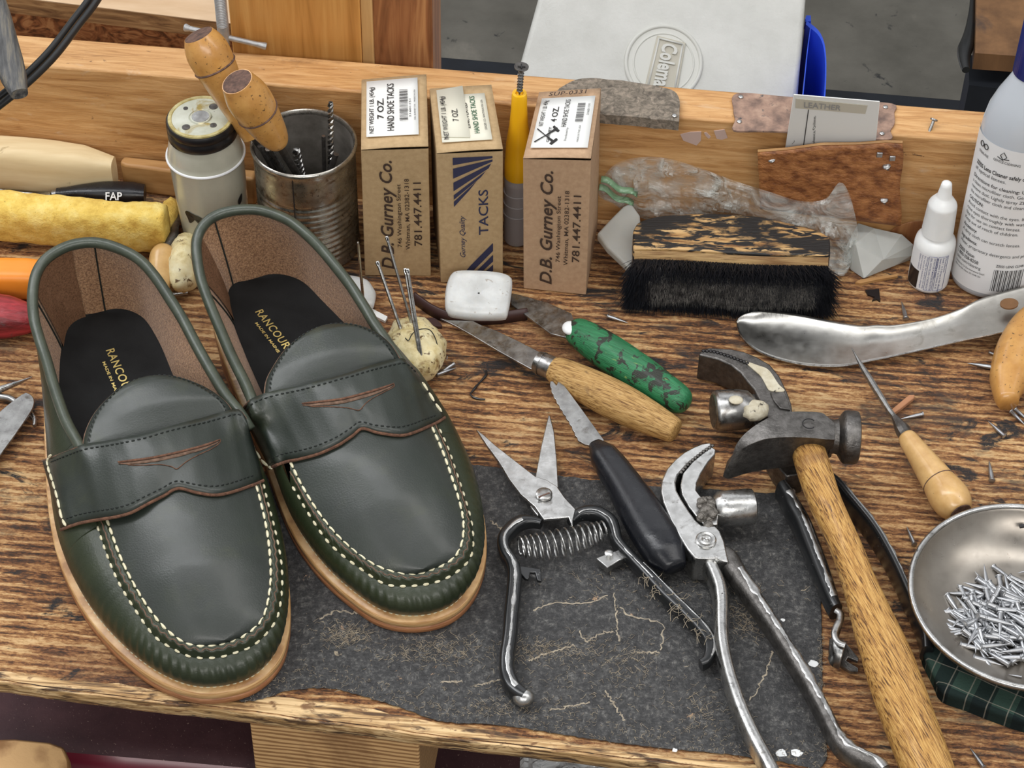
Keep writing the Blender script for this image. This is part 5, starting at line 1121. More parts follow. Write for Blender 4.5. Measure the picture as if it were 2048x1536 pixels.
# ---- left group at the back
mm = M(); c_ = pz([(-60, 328), (60, 337), (160, 347), (220, 353), (238, 355)], .0, 24)
mm.tube([p + V((0, 0, .0185)) for p in pz([(-60, 367), (40, 372), (140, 381), (196, 386), (222, 388.5), (236, 390)], 0, 40)], [.0105, .0105, .0105, .0105, .0095, .0055], 24, sq=.5, r2=[.0175, .0175, .0175, .0172, .016, .011], up=(0, 0, 1)); solo('burnishing_stick', mm, M_PALEW, 'bleached pale wooden bar lying along the back board at far left', 'wooden bar', angle=60)
mm = M(); fs_ = pz([(243, 382), (300, 389), (352, 396), (420, 403), (512, 412)], 0, 20); q1 = pz([(258, 384), (300, 389), (352, 396), (420, 403), (512, 412)], 0, 12)
tp_ = [p + V((0, 0, .0225)) for p in q1]; mm.prism([tp_[0] + V((-.004, .003, 0))] + tp_ + [tp_[-1] + Nn * .009, tp_[0] + Nn * .009 + V((-.003, 0, 0))], (0, 0, -.0222)); solo('wooden_stick', mm, M_STICK, 'tan squared wooden stick lying behind the cream jar', 'stick', bev=.0018, bevseg=3)
ch = thing('skiving_knife', 'black-handled tool marked FAP lying behind the yellow sponge', 'knife', at(200, 395, 0))
a, b = at(115, 386, .012), at(289, 388, .012)
kx = mpp(200, 386, .012); mm = M()
mm.tube(pz([(113, 388), (120, 388), (150, 387), (180, 387), (230, 387), (275, 387.5), (286, 388), (290, 388)], .0125, 40), [x * kx for x in (12, 13.5, 18, 22, 24.5, 25, 24, 20)], 20, sq=.8, r2=[x * kx for x in (11, 13, 17, 20, 22, 22, 21, 17)]); hd = part('handle', mm, M_RUBBER, ch, angle=50)
mm = M(); mm.tube(pz([(104, 391), (114, 390)], .012), 11 * kx, 16); part('ferrule', mm, M_STEEL, ch)
mm = M(); mm.tube(pz([(30, 399), (75, 394), (105, 391)], [.002, .007, .011], 10), [x * kx for x in (11, 14, 9)], 12, r2=[x * kx for x in (1.5, 4, 8)], up=(0, 0, 1)); part('blade', mm, M_STEEL, ch)
mm = M(); c0 = at(212, 399, .012)
def ftx(a_, b_):
    px, py = 211 + a_ / kx, 400 - b_ / kx / .80; w_ = (py - 387.5) / 24.5
    zz = .0125 + 22 * kx * math.sqrt(max(0, 1 - min(1, abs(w_) * .9) ** 2)) * .93 + .0012
    return at(px, py, zz)
write(mm, 'FAP', lambda a_, b_: ftx(a_, b_), 12.5 * kx, 33 * kx, .015); part('lettering', mm, M_WHITEP, hd, 'white letters', smooth=False)
rod('long_nail', 'thin steel rod peeking out between the pale handle and the sponge', 'nail', pz([(-30, 376), (60, 388), (100, 390)], .004, 6), .0013, M_STEEL)
# sponge
mm = M(); rows = []; c_ = pz([(-70, 428), (60, 438), (180, 447), (290, 456), (334, 459)], .0186, 60); ks = mpp(150, 445, .015)
for i, p in enumerate(c_):
    t = (c_[min(i + 1, 59)] - c_[max(i - 1, 0)]).normalized(); b_ = V((-t.y, t.x, 0)).normalized(); row = []
    for k in range(32):
        th = 2 * math.pi * k / 32; c, s_ = math.cos(th), math.sin(th); c = math.copysign(abs(c) ** .7, c); s_ = math.copysign(abs(s_) ** .7, s_)
        r1 = (37 + 3 * math.sin(i * .07)) * ks; r2 = .0165
        q_ = p + b_ * c * r1 * .93 + V((0, 0, s_ * r2)); q_ += (q_ - p).normalized() * .0011 * noise.noise(q_ * 170) + (q_ - p).normalized() * .0016 * noise.noise(q_ * 50); row.append(q_)
    rows.append(row)
e_ = c_[-1] + (c_[-1] - c_[-2]).normalized() * .002; rows.append([e_.lerp(q_, .80) for q_ in rows[-1]]); rows.append([e_.lerp(q_, .05) for q_ in rows[-1]])
mm.grid(rows, True); solo('sponge_roll', mm, M_SPONGE, 'long yellow foam sponge lying behind the left loafer', 'sponge', angle=180)
mm = M(); mm.ball(at(338, 432, .008), .012, (.55, 1.2, .65), 16, 10, lambda d: d * (1 + .2 * noise.noise(d * 200))); solo('sponge_scrap', mm, M_SPONGE, 'small yellow sponge scrap tucked behind the end of the long sponge', 'sponge', angle=180)
# orange and red handles at far left
mm = M(); mm.tube(pz([(-60, 556), (20, 557), (75, 558), (110, 560)], .011, 16), [.0105, .0105, .0105, .009], 18, sq=.55, r2=[.011, .011, .011, .009], up=(0, 0, 1)); solo('box_cutter', mm, M_ORANGE, 'bright orange plastic tool at the left edge behind the left loafer', 'tool', angle=60)
mm = M(); mm.tube(pz([(-60, 630), (0, 633), (40, 636), (75, 640), (95, 642)], .012, 20), [.0135, .0135, .0125, .009, .003], 18, sq=.75, r2=[.012, .012, .011, .008, .003], up=(0, 0, 1)); solo('wooden_dowel', mm, M_RED, 'chipped red wooden handle at the left edge below the orange one', 'tool handle', angle=60)
# small steel tools left of the left loafer
mm = M(); mm.tube(pz([(-40, 793), (0, 779), (40, 764), (64, 754)], .006, 16), [.0022, .0022, .0016, .0003], 12); solo('steel_spike', mm, M_CHROME, 'pointed steel spike at the left edge beside the left loafer', 'awl')
mm = M(); mm.tube(pz([(-40, 780), (0, 793), (25, 800), (66, 832), (69, 852)], .003, 24), [.0022, .0022, .002, .0018, .0012], 10); solo('bent_rod', mm, M_STEEL, 'bent steel rod passing under the rounded spatula blade', 'rod')
pp = [(x / 6.4, 720 + y / 6.4) for x, y in [(0, 655), (160, 525), (300, 425), (350, 420), (400, 445), (437, 505), (430, 590), (360, 720), (200, 950), (60, 1140), (0, 1225), (-200, 1500), (-260, 900)]]
mm = M(); mm.prism(sp([at(x, y, .0075) for x, y in pp], 60, True), (0, 0, -.0012)); solo('steel_spatula', mm, M_STEEL, 'flat rounded steel spatula blade at the left edge beside the left loafer', 'spatula', bev=.0004)
# little awl behind the left loafer
aw = thing('small_awl', 'short awl with a round tan handle and grey blade between the sponge and wax lump', 'awl', at(322, 540, 0))
turned('handle', M_MAPLE, aw, at(318, 598, .011), at(328, 494, .014), [(0, 15), (.2, 19), (.5, 25), (.78, 27.5), (.92, 22), (.985, 12), (1, 2)], angle=180)
mm = M(); kx = mpp(340, 480, .014); mm.tube(pz([(330, 500), (338, 484), (345, 474), (350, 455), (360, 432), (364, 412)], [.014, .0145, .015, .013, .008, .003], 20), [x * kx for x in (13, 12, 8, 5, 5, 3)], 12, r2=[x * kx for x in (8, 8, 6, 4, 3, 2)]); part('blade', mm, M_DARKST, aw)
mm = M(); mm.tube(pz([(346, 588), (375, 584)], .004), .0019, 12); solo('steel_pin', mm, M_STEEL, 'stub of steel pin between the two loafers near the heels', 'pin')
mm = M(); c0 = at(372, 525, .012)
mm.ball(c0, .0165, (.62, 1.35, .8), 28, 18, lambda d: d * (1 + .22 * noise.noise(d * 90) + .08 * noise.noise(d * 260))); solo('wax_lump', mm, M_BEES, 'dirty lump of yellow wax in front of the cream jar', 'wax', angle=180)
def tackmesh():
    m_ = M(); L_ = 1.0
    m_.lathe(V((0, 0, 0)), (0, 0, 1), [(0, .095), (.02, .120), (.045, .115), (.06, .088), (.12, .080), (.3, .088), (.6, .064), (.85, .028), (1.0, .002)], 8); return m_
_tk = tackmesh(); _tme = None
def tack(p0, p1, label, group, name='tack', first=[None]):
    p0, p1 = V(p0), V(p1); d = p1 - p0; L_ = d.length
    if first[0] is None:
        o = link_mesh(name, _tk, M_TACK, V(), angle=50); first[0] = o; o0 = o
    else:
        o0 = first[0].copy(); COL.objects.link(o0)
    o0.location = p0; o0.rotation_euler = d.to_track_quat('Z', 'Y').to_euler(); o0.scale = (L_, L_, L_)
    o0['label'] = label; o0['category'] = 'tack'; o0['group'] = group
    return o0
def tk(x0, y0, x1, y1, label, z0=.0019, z1=.0007, group='loose tacks lying on the bench top'):
    tack(at(x0, y0, z0), at(x1, y1, z1), label, group)
tk(318, 411, 349, 398, 'loose tack on the bench between the black FAP handle and the cream jar')

# ---- back board patches
def onboard(name, px, z, th, m, label, cat_, **k):
    mm = M(); mm.prism(sp([at(x, y, z) for x, y in px], max(40, len(px) * 8), True) if k.pop('smoothcurve', True) else [at(x, y, z) for x, y in px], (0, 0, -th)); return mm
ZR = RAILZ
pt = thing('leather_patch', 'scuffed grey leather pad nailed over the top of the back board', 'leather pad', at(1250, 215, ZR))
pl = cz([(1290, 530), (1310, 500), (1420, 448), (1600, 452), (1820, 482), (1900, 500), (1960, 520), (1988, 570), (1988, 640)], 2.844, 660, 0)
tz_ = ZR + .004
mm = M(); backp = sp([at(x, y, tz_) for x, y in pl], 40); frontp = sp([at(x, y, tz_) for x, y in cz([(1290, 560), (1500, 640), (1620, 655), (1800, 672), (1986, 690)], 2.844, 660, 0)], 40)
rows = [[backp[i].lerp(frontp[i], j / 8) + V((0, 0, .0006 * noise.noise(V((i * .3, j * .6, 3))))) for i in range(40)] for j in range(9)]
mm.grid(rows); mm.grid([rows[-1], [p + V((0, 0, -.007)) for p in rows[-1]]]); mm.grid([rows[0], [p + V((0, 0, -.0035)) for p in rows[0]]])
part('pad', mm, M_GREYPATCH, pt, angle=50)
mm = M(); mm.ball(at(1349, 231, tz_ + .0008), .0016, (1, 1, .4)); part('nail_head', mm, M_CHROME, pt)
pt = thing('leather_patch', 'stained tan leather patch tacked flat on top of the back board', 'leather patch', at(1600, 230, ZR))
pp = cz([(415, 530), (700, 548), (1000, 568), (1300, 588), (1310, 640), (1312, 700), (1288, 740), (1280, 792), (1000, 770), (700, 748), (540, 742), (395, 738), (405, 680), (395, 620)], 2.844, 1328, 0)
mm = M(); mm.prism(sp([at(x, y, ZR + .0017) for x, y in pp], 100, True), (0, 0, -.0016)); part('patch_sheet', mm, M_PINKPATCH, pt, bev=.0003)
for x, y in cz([(437, 550), (428, 690), (1260, 608), (1240, 758)], 2.844, 1328, 0):
    mm = M(); mm.ball(at(x, y, ZR + .0022), .0016, (1, 1, .4)); part('nail_head', mm, M_CHROME, pt)
# attendance card in the leather pocket
cd_ = thing('plastic_card', 'white plastic card with a tape label standing in the leather pocket', 'card', RF(1660, 300, .003))
CP = lambda x, y, e=0.0: aty(x, y, RF(1660, 275, .0085), (Nn + V((0, 0, .22))).normalized()) - Nn * e
cq = [CP(x, y) for x, y in cz([(737, 538), (1228, 578), (1196, 900), (680, 900)], 2.844, 1328, 0)]
mm = M(); mm.prism(cq, Nn * .0008); part('card_sheet', mm, M_PAPER, cd_, bev=.0018, bevseg=3)
tq = [CP(x, y, .0006) for x, y in cz([(750, 558), (1158, 597), (1145, 645), (748, 612)], 2.844, 1328, 0)]
mm = M(); mm.prism(tq, Nn * .0004); tl = part('tape_label', mm, M_COOLBADGE, cd_, 'yellowed embossing tape')
tqf = quad(tq[3], tq[2], tq[1], tq[0], .0003); Lt = (tq[1] - tq[0]).length; Ht = (tq[3] - tq[0]).length
mm = M(); write(mm, 'LEATHER', lambda a, b: tqf(.12 + a / Lt, .22 + b / Ht, .0002), Ht * .58, Lt * .52, .01); part('embossed_letters', mm, M_GREYINK, tl, smooth=False)
cqf = lambda x, y: CP(*cz([(x, y)], 2.844, 1328, 0)[0], .0005)
mm = M(); mm.grid([[cqf(820, 620), cqf(825, 620)], [cqf(788, 850), cqf(793, 850)]]); part('printed_line', mm, M_INK, cd_, smooth=False)
mm = M(); c0 = cqf(858, 812); c1 = cqf(864, 655); ee = (c1 - c0); Lc_ = ee.length; ee.normalize(); uu = (cqf(830, 838) - c0).normalized(); write(mm, 'ndance Online', lambda a, b: c0 + ee * a + uu * b, .0030, Lc_, .0); write(mm, 'L', lambda a, b: cqf(742, 805) + ee * a + uu * b, .003, None); part('print', mm, M_INK, cd_, smooth=False)
# leather pocket
pk = thing('leather_pocket', 'pebbled brown leather scrap nailed as a pocket to the front of the back board', 'leather pocket', RF(1660, 460, .006))
pc = cz([(535, 862), (700, 850), (900, 822), (1100, 820), (1260, 808), (1357, 812), (1352, 950), (1340, 1000), (1335, 1060), (1348, 1180), (1342, 1277), (1200, 1262), (1000, 1240), (800, 1215), (600, 1190), (548, 1180), (545, 1040), (538, 940)], 2.844, 1328, 0)
n_ = 26; rows = []
for j in range(17):
    row = []
    for i in range(n_):
        u, v = i / (n_ - 1), j / 16
        tx = np.interp(u, [0, .2, .45, .7, .88, 1], [535, 700, 900, 1100, 1260, 1357]); ty = np.interp(u, [0, .2, .45, .7, .88, 1], [862, 850, 822, 820, 808, 812])
        bx_ = np.interp(u, [0, 1], [548, 1342]); by = np.interp(u, [0, 1], [1180, 1277])
        x = tx + (bx_ - tx) * v + (8 * math.sin(v * 9) if i == n_ - 1 else 0); y = ty + (by - ty) * v
        row.append(RF(1328 + x / 2.844, y / 2.844, .0135 + .0012 * math.sin(u * 6) * (1 - v) + .0008 * noise.noise(V((u * 5, v * 5, 0)))))
    rows.append(row)
mm = M(); mm.grid(rows); ps = part('pocket_leather', mm, M_BRLEATH, pk, solid=-.0016)
mm = M(); mm.tube([p + V((0, 0, .0004)) for p in rows[0]], .0009, 6); part('cut_edge', mm, M_STICK, ps, 'pale cut edge')
def bnail(hx, hy, sx_, sy_, label, off=.0155):
    a = RF(sx_, sy_, off - .004); b = aty(hx, hy, a - Nn * .0035, Nn); ax = (b - a).normalized(); L_ = (b - a).length; m_ = M()
    m_.lathe(a - ax * .002, ax, [(0, .0011), (L_ + .0005, .0012), (L_ + .0008, .0023), (L_ + .0018, .0025), (L_ + .0023, .0018)], 16); return solo('nail', m_, M_STEEL, label, 'nail', loc=a, group='nails in the leather pocket')
for hx, hy, sx_, sy_, lb in ((612, 903, 645, 960, 'nail sticking out at the left end of the leather pocket'), (1265, 942, 1285, 990, 'nail sticking out below the two square tack heads at right'), (1252, 1132, 1258, 1185, 'lowest nail at the right end of the leather pocket')):
    (a_, b_), (c_2, d_) = cz([(hx, hy), (sx_, sy_)], 2.844, 1328, 0); bnail(a_, b_, c_2, d_, lb)
for x, y, lb in ((1226, 881, 'left square tack head in the top right corner of the leather pocket'), (1299, 901, 'right square tack head in the top right corner of the leather pocket')):
    px, py = cz([(x, y)], 2.844, 1328, 0)[0]; c0 = RF(px, py, .0160); mm = M(); mm.box(c0, (.0036, .0012, .0036), GR_ + .1); solo('square_tack', mm, M_TACK, lb, 'tack', bev=.0004, group='square tack heads in the leather pocket')
mm = M(); a = at(1858, 265, ZR - .001); b = at(1867, 242, ZR + .004); ax = (b - a).normalized(); L_ = (b - a).length; mm.lathe(a, ax, [(0, .001), (L_, .001), (L_ + .0003, .0024), (L_ + .0012, .0024)], 14); solo('nail', mm, M_STEEL, 'bent nail on top of the back board right of the card', 'nail', loc=a)
for i, (pp, lb) in enumerate((([(92, 765), (150, 752), (212, 750), (210, 800), (185, 828), (150, 815), (110, 800)], 'largest pink paper remnant glued to the back board'), ([(228, 757), (240, 753), (266, 778), (255, 790), (238, 775)], 'tiny middle pink paper remnant on the back board'), ([(283, 745), (345, 738), (362, 785), (330, 795), (300, 790)], 'right pink paper remnant on the back board'))):
    mm = M(); mm.prism([RF(*c, .0006) for c in cz(pp, 2.844, 1328, 0)], Nn * .0005); solo('paper_scrap', mm, mat('pinkish_paper' + '_bit' * i, [(0.52, 0.38, 0.33)], rough=.7), lb, 'paper scrap', group='pink paper remnants on the back board', smooth=False)
# dark knot in the board
mm = M(); mm.ball(RF(1835, 478, .0004), .015, (1.3, .05, 1.0), 20, 10); o = part('knot', mm, M_POST2, bench, 'dark knot in the board')

# ---- plastic bag behind the brush
bg_ = thing('zip_bag', 'crumpled clear zip bag with a green seal strip heaped behind the brush', 'plastic bag', at(1450, 460, 0))
topc = [(1196, 384), (1208, 352), (1238, 324), (1290, 314), (1340, 318), (1400, 336), (1470, 362), (1540, 384), (1600, 402), (1650, 398), (1680, 364), (1700, 392), (1712, 440), (1716, 470)]
botc = [(1200, 392), (1230, 408), (1256, 428), (1300, 440), (1350, 444), (1400, 446), (1450, 450), (1500, 458), (1550, 470), (1600, 492), (1640, 530), (1665, 548), (1690, 550), (1706, 520)]
A_ = sp([V((x, y, 0)) for x, y in topc], 80); B_ = sp([V((x, y, 0)) for x, y in botc], 80); rows = []
for j in range(40):
    v = j / 39; row = []
    for i in range(80):
        p = A_[i].lerp(B_[i], v); z = .046 * (1 - v) ** .7 * math.sin(math.pi * min(1, max(0, i / 79)) ** .8) ** .35 + .003
        nn_ = abs(noise.noise(V((p.x * .016, p.y * .022, 0)))) * 1.0 + abs(noise.noise(V((p.x * .05, p.y * .05, 5)))) * .6 + abs(noise.noise(V((p.x * .13, p.y * .11, 9)))) * .25
        z += .020 * (nn_ - .35) * (math.sin(math.pi * min(max((j + .5) / 40, 0), 1)) ** .5)
        w3 = at(p.x, p.y, max(z, .0015)); lim = .0015 + .0185 * min(1, max(0, (p.x - 1470) / 50)) * min(1, max(0, (1730 - p.x) / 10)) + .004 * abs(noise.noise(V((p.x * .03, p.y * .03, 7))))
        if (fl - w3).dot(Nn) < lim: w3 = RF(p.x, p.y, lim)
        row.append(w3)
    rows.append(row)
mm = M(); mm.grid(rows); part('film', mm, M_BAG, bg_, angle=25)
rows2 = [[p + V((.001 * noise.noise(p * 40), 0, max(-.0015 - .001 * noise.noise(p * 90), -p.z + .0008))) for p in r_] for r_ in rows]
mm = M(); mm.grid([r_[::2] for r_ in rows2[::2]]); part('inner_film', mm, M_BAG, bg_, angle=25)
for k_, (a_, b_) in enumerate((((1203, 352), (1276, 384)), ((1199, 368), (1268, 404)))):
    mm = M(); a3, b3 = RF(*a_, .0085), RF(*b_, .0085); mm.grid([[a3.lerp(b3, t) + V((0, 0, .0015 * math.sin(t * 9))) for t in np.linspace(0, 1, 14)], [a3.lerp(b3, t) + V((-.0005, -.0035, -.002 + .0015 * math.sin(t * 9))) for t in np.linspace(0, 1, 14)]]); part('seal_strip', mm, M_BAGG, bg_, 'green seal strip', solid=.0006)

# ---- wax pieces
def slab(name, px, z, th, m, label, cat_, bev, n=0, group=None, dome=0.0):
    pts = [at(x, y, z) for x, y in px]
    if n: pts = sp(pts, n, True)
    mm = M(); c = sum(pts, V()) / len(pts); k = len(pts)
    if dome:
        rows = [[p + V((0, 0, -th)) for p in pts], [p for p in pts]] + [[c + (p - c) * f_ + V((0, 0, dome * g__)) for p in pts] for f_, g__ in ((.93, .55), (.8, .85), (.55, 1), (.02, 1.02))]
        mm.grid(rows, True); mm.f.append(list(range(k))[::-1]); mm.m.append(0)
    else: mm.prism(pts, (0, 0, -th))
    return solo(name, mm, m, label, cat_, bev=bev, bevseg=3, group=group, angle=50)
slab('wax_slab', [(1194, 466), (1222, 436), (1246, 412), (1262, 404), (1280, 430), (1285, 500), (1262, 540), (1245, 522), (1215, 494)], .024, .006, M_FROST, 'frosted grey wax slab poking out left of the brush', 'wax', .0015)
mm = M(); P_ = lambda x, y, z: at(*cz([(x, y)], 2.742, 1680, 340)[0], z)
v_ = [P_(100, 290, .020), P_(190, 318, .021), P_(340, 352, .018), P_(402, 408, .012), P_(392, 470, .006), P_(290, 530, .002), P_(130, 596, .0008), P_(58, 548, .0008), P_(30, 420, .012), P_(235, 492, .010), P_(85, 405, .018)]
mm.add(v_, [[0, 1, 10], [1, 2, 9, 10], [2, 3, 9], [3, 4, 9], [4, 5, 9], [5, 6, 9], [6, 7, 10, 9], [7, 8, 10], [8, 0, 10]])
vb = [V((p.x, p.y + .002, .0002)) for p in v_[:9]]; k0 = len(mm.v); mm.add(v_[:9] + vb, [[i, (i + 1) % 9, 9 + (i + 1) % 9, 9 + i] for i in range(9)] + [[9 + i for i in range(9)][::-1]])
solo('wax_slab', mm, M_FROST, 'frosted grey wax slab with a ridge right of the zip bag', 'wax', bev=.0008, smooth=False)
bw = cz([(740, 205), (870, 203), (1000, 212), (1082, 232), (1102, 262), (1094, 350), (1072, 468), (1045, 490), (950, 495), (850, 494), (760, 482), (700, 468), (674, 425), (676, 320), (702, 235)], 3.2, 680, 480)
mm = M(); zb = lambda x, y: float(np.clip(.0245 + (y - 604) * -.00008, .008, .03))
pts = sp([at(x, y, .021 - (y - 543) / 92 * .012) for x, y in bw], 60, True); c = sum(pts, V()) / 60
rows = [[V((p.x, p.y, .0003)) if False else V((c.x + (p.x - c.x) * .9, c.y + (p.y - c.y) * .9 + .006, .0003)) for p in pts], [c + (p - c) * 1.0 + V((0, 0.001, -.004)) for p in pts], [p for p in pts], [c + (p - c) * .93 + V((0, 0, .0022)) for p in pts], [c + (p - c) * .7 + V((0, 0, .003)) for p in pts], [c + (p - c) * .35 + V((0, 0, .0018 + .0)) for p in pts], [c + (p - c) * .03 + V((0, 0, .0010)) for p in pts]]
mm.grid(rows, True); mm.f.append(list(range(60))[::-1]); mm.m.append(0); solo('wax_block', mm, M_WAX, 'white rounded block of wax standing in front of the middle tack box', 'wax', angle=180)
mm = M(); mm.tube(pz([(694, 560), (712, 575), (728, 600), (735, 615)], .006, 14), [.004, .009, .009, .004], 14, r2=[.003, .006, .006, .003]); solo('wax_block', mm, M_WAX, 'white wax piece just behind the right loafer, a needle stuck in it', 'wax', angle=180)
mm = M(); mm.prism(pz([(735, 612), (775, 633), (770, 642), (730, 622)], .002), (0, 0, -.0018)); solo('paper_strip', mm, M_PAPER, 'thin white paper strip between the right loafer and the needle wax', 'paper strip', smooth=False)
# leather strip standing on edge
pts = pz(cz([(470, 372), (540, 425), (600, 462), (700, 500), (850, 512), (1000, 505), (1100, 492), (1200, 478)], 3.2, 680, 480), .0045, 40); mm = M()
mm.grid([[p + V((0, 0, .0045)) for p in pts], [p + V((0, -.0005, -.0042)) for p in pts]]); solo('leather_strip', mm, M_MAROON, 'thin dark leather strip curling under the white wax block', 'leather strip', solid=.0014)
mm = M(); mm.prism(sp([at(x, y, .0022) for x, y in cz([(550, 510), (600, 498), (630, 520), (655, 552), (600, 548)], 3.2, 680, 480)], 20, True), (0, 0, -.002)); solo('leather_scrap', mm, M_MAROON, 'small dark brown leather scrap between the needle wax and the wax block', 'leather scrap')
mm = M(); mm.prism([at(x, y, .0013) for x, y in cz([(1630, 552), (1715, 545), (1723, 622), (1700, 608), (1672, 617), (1690, 595), (1645, 580)], 3.0727, 1200, 400)], (0, 0, -.0012)); solo('leather_scrap', mm, M_BLKGLOSS, 'torn black scrap on the bench below the right wax slab', 'leather scrap', smooth=False)
mm = M(); mm.prism([at(x, y, .002) for x, y in cz([(1570, 505), (1600, 488), (1720, 470), (1825, 455), (1830, 468), (1700, 490), (1600, 512)], 3.0727, 1200, 400)], (0, 0, -.0018)); solo('wood_splinter', mm, M_STICK, 'thin brown splinter lying under the right wax slab', 'splinter')
mm = M(); mm.tube(pz(cz([(935, 835), (935, 865), (900, 905), (870, 940), (850, 965), (835, 985), (850, 1005), (890, 1018), (930, 1020)], 3.2, 680, 480), .0008, 40), [.0004, .0009, .0005, .0009, .0004, .0008, .0004], 8); solo('thread_scrap', mm, M_BLKGLOSS, 'kinked black thread scrap on bare wood right of the right loafer', 'thread')

# ---- needles in their wax
mm = M(); c0 = at(824, 702, .013); kw = mpp(826, 700, .015)
mm.ball(c0, 66 * kw, (1.0, 1.22, .80), 40, 26, lambda d: V((d.x, d.y, max(d.z, -.0118))) * (1 + .20 * noise.noise(d * 55 + V((3, 3, 3))) + .10 * noise.noise(d * 150) + .03 * noise.noise(d * 420)))
NW = c0; solo('needle_wax', mm, M_BEES, 'lumpy ball of yellowed wax with needles stuck in it, right of the right loafer', 'wax', angle=180)
def needle(hx, hy, hz, bx_, by, bz, label, r_=.0009):
    a, b = at(bx_, by, bz), at(hx, hy, hz); n_ = thing('sewing_needle', label, 'needle', a, 'needles stuck upright in wax')
    d = (b - a).normalized(); mm = M(); mm.tube([a - d * .006, a, a.lerp(b, .5), a.lerp(b, .93)], [r_ * .6, r_, r_, r_ * .95], 8); mm.tube([a.lerp(b, .925), a.lerp(b, .96), b - d * .0004, b], [r_ * .95, r_ * 1.35, r_ * 1.2, r_ * .5], 8, r2=[r_ * .95, r_ * .7, r_ * .7, r_ * .4]); part('shaft', mm, M_CHROME, n_)
    mm = M(); e0, e1 = a.lerp(b, .945), a.lerp(b, .985); s_ = (CAM - b).normalized() * r_ * .62; mm.tube([e0 + s_, e1 + s_], r_ * .42, 6); part('eye', mm, M_BLKGLOSS, n_)
needle(754, 522, .062, 800, 654, .028, 'leftmost needle in the yellow wax ball, leaning left', .00105)
needle(773, 472, .074, 821, 640, .028, 'longest needle in the yellow wax ball, reaching over the left tack box')
needle(810, 536, .066, 838, 707, .025, 'left of the close pair of needles in the yellow wax ball')
needle(815, 537, .067, 842, 707, .025, 'right of the close pair of needles in the yellow wax ball')
needle(716, 483, .050, 726, 596, .012, 'single needle standing close behind the right loafer')
mm = M(); mm.tube([p + V((0, 0, .0)) for p in pz(cz([(770, 1110), (800, 1135), (830, 1080), (880, 1040), (950, 1028), (1000, 1045), (1040, 1110), (1070, 1210)], 4.5167, 640, 430), [.030, .030, .032, .033, .031, .029, .026, .020], 40)], .0003, 5); solo('thread_scrap', mm, M_DKTHR, 'dark curled thread lying over the yellow wax ball', 'thread')
tk(895, 712, 893, 722, 'tiny upright tack at the right foot of the yellow wax ball', .003, .001)
tk(909, 727, 873, 750, 'upper of two tacks touching the yellow wax ball', .0028, .001)
tk(872, 750, 914, 735, 'lower of two tacks touching the yellow wax ball', .002, .0008)
tk(1214, 632, 1257, 646, 'loose tack on the bench right of the green knife')
tk(1812, 638, 1803, 602, 'loose tack on the bench below the white dropper bottle')
tk(1992, 736, 1934, 726, 'loose tack pointing left below the shoehorn, nearest the right edge')
tk(1977, 704, 2006, 716, 'loose tack half under the shiny wooden handle at the right edge')
tk(2010, 873, 1976, 842, 'loose tack below the wooden handle at the right edge')
tk(2021, 822, 2052, 852, 'left of two tacks at the right edge below the wooden handle')
tk(2030, 818, 2062, 846, 'right of two tacks at the right edge below the wooden handle')
tk(1984, 962, 1978, 920, 'loose tack standing above the metal dish')
tk(1829, 1090, 1813, 1052, 'loose tack just left of the metal dish')
tk(1968, 1536, 1939, 1494, 'loose tack at the bottom edge right of the hammer handle')
tk(1847, 828, 1800, 838, 'loose tack crossing the awl shaft')
mm = M(); mm.prism([at(x, y, .0035) for x, y in cz([(1785, 1290), (1900, 1195), (1935, 1195), (1930, 1215), (1840, 1285), (1800, 1312)], 3.0727, 1200, 400)], (0, 0, -.003)); solo('leather_shaving', mm, mat('tan_shaving', [(0.42, 0.20, 0.10)], rough=.8, bump=1), 'curled tan leather shaving beside the awl shaft', 'leather shaving', bev=.0005)

# ---- brush
ks = mpp(1450, 500, .02)
BR = thing('shoe_brush', 'worn wooden shoe brush lying on its side, black bristles toward us', 'brush', at(1450, 540, 0))
bo = cz([(205, 300), (204, 200), (215, 165), (240, 135), (300, 112), (400, 94), (600, 84), (800, 86), (1000, 105), (1200, 150), (1330, 185), (1390, 215), (1413, 245), (1418, 330), (1410, 385)], 3.0727, 1200, 400)
lo_ = cz([(1405, 335), (1200, 333), (1000, 330), (800, 320), (600, 308), (400, 298), (205, 297)], 3.0727, 1200, 400)
BZT = .036
bo2 = cz([(205, 297), (203, 200), (215, 165), (240, 135), (300, 112), (400, 94), (600, 84), (800, 86), (1000, 105), (1200, 150), (1330, 185), (1390, 215), (1413, 245), (1416, 335)], 3.0727, 1200, 400)
topp = sp([at(x, y, BZT) for x, y in bo2], 70) + sp([at(x, y, BZT) for x, y in cz([(1400, 338), (1200, 334), (1000, 331), (800, 321), (600, 309), (400, 299), (215, 297)], 3.0727, 1200, 400)], 30)
mm = M(); mm.prism(topp, (0, 0, -.034)); part('handle_block', mm, M_BRUSHW, BR, 'worn wooden handle with black stains', bev=.003, bevseg=3, angle=50)
bf = sp([at(x, y, BZT - .001) for x, y in cz([(212, 300), (400, 302), (600, 312), (800, 324), (1000, 334), (1200, 337), (1405, 341)], 3.0727, 1200, 400)], 40)
mm = M(); mm.grid([[p for p in bf], [p + V((0, -.0028, -.0045)) for p in bf], [p + V((0, -.0028, -.030)) for p in bf], [p + V((0, 0, -.033)) for p in bf]]); part('bristle_board', mm, M_BRUSHS, BR, 'pale lower board', solid=.0)
r_ = random.Random(5)
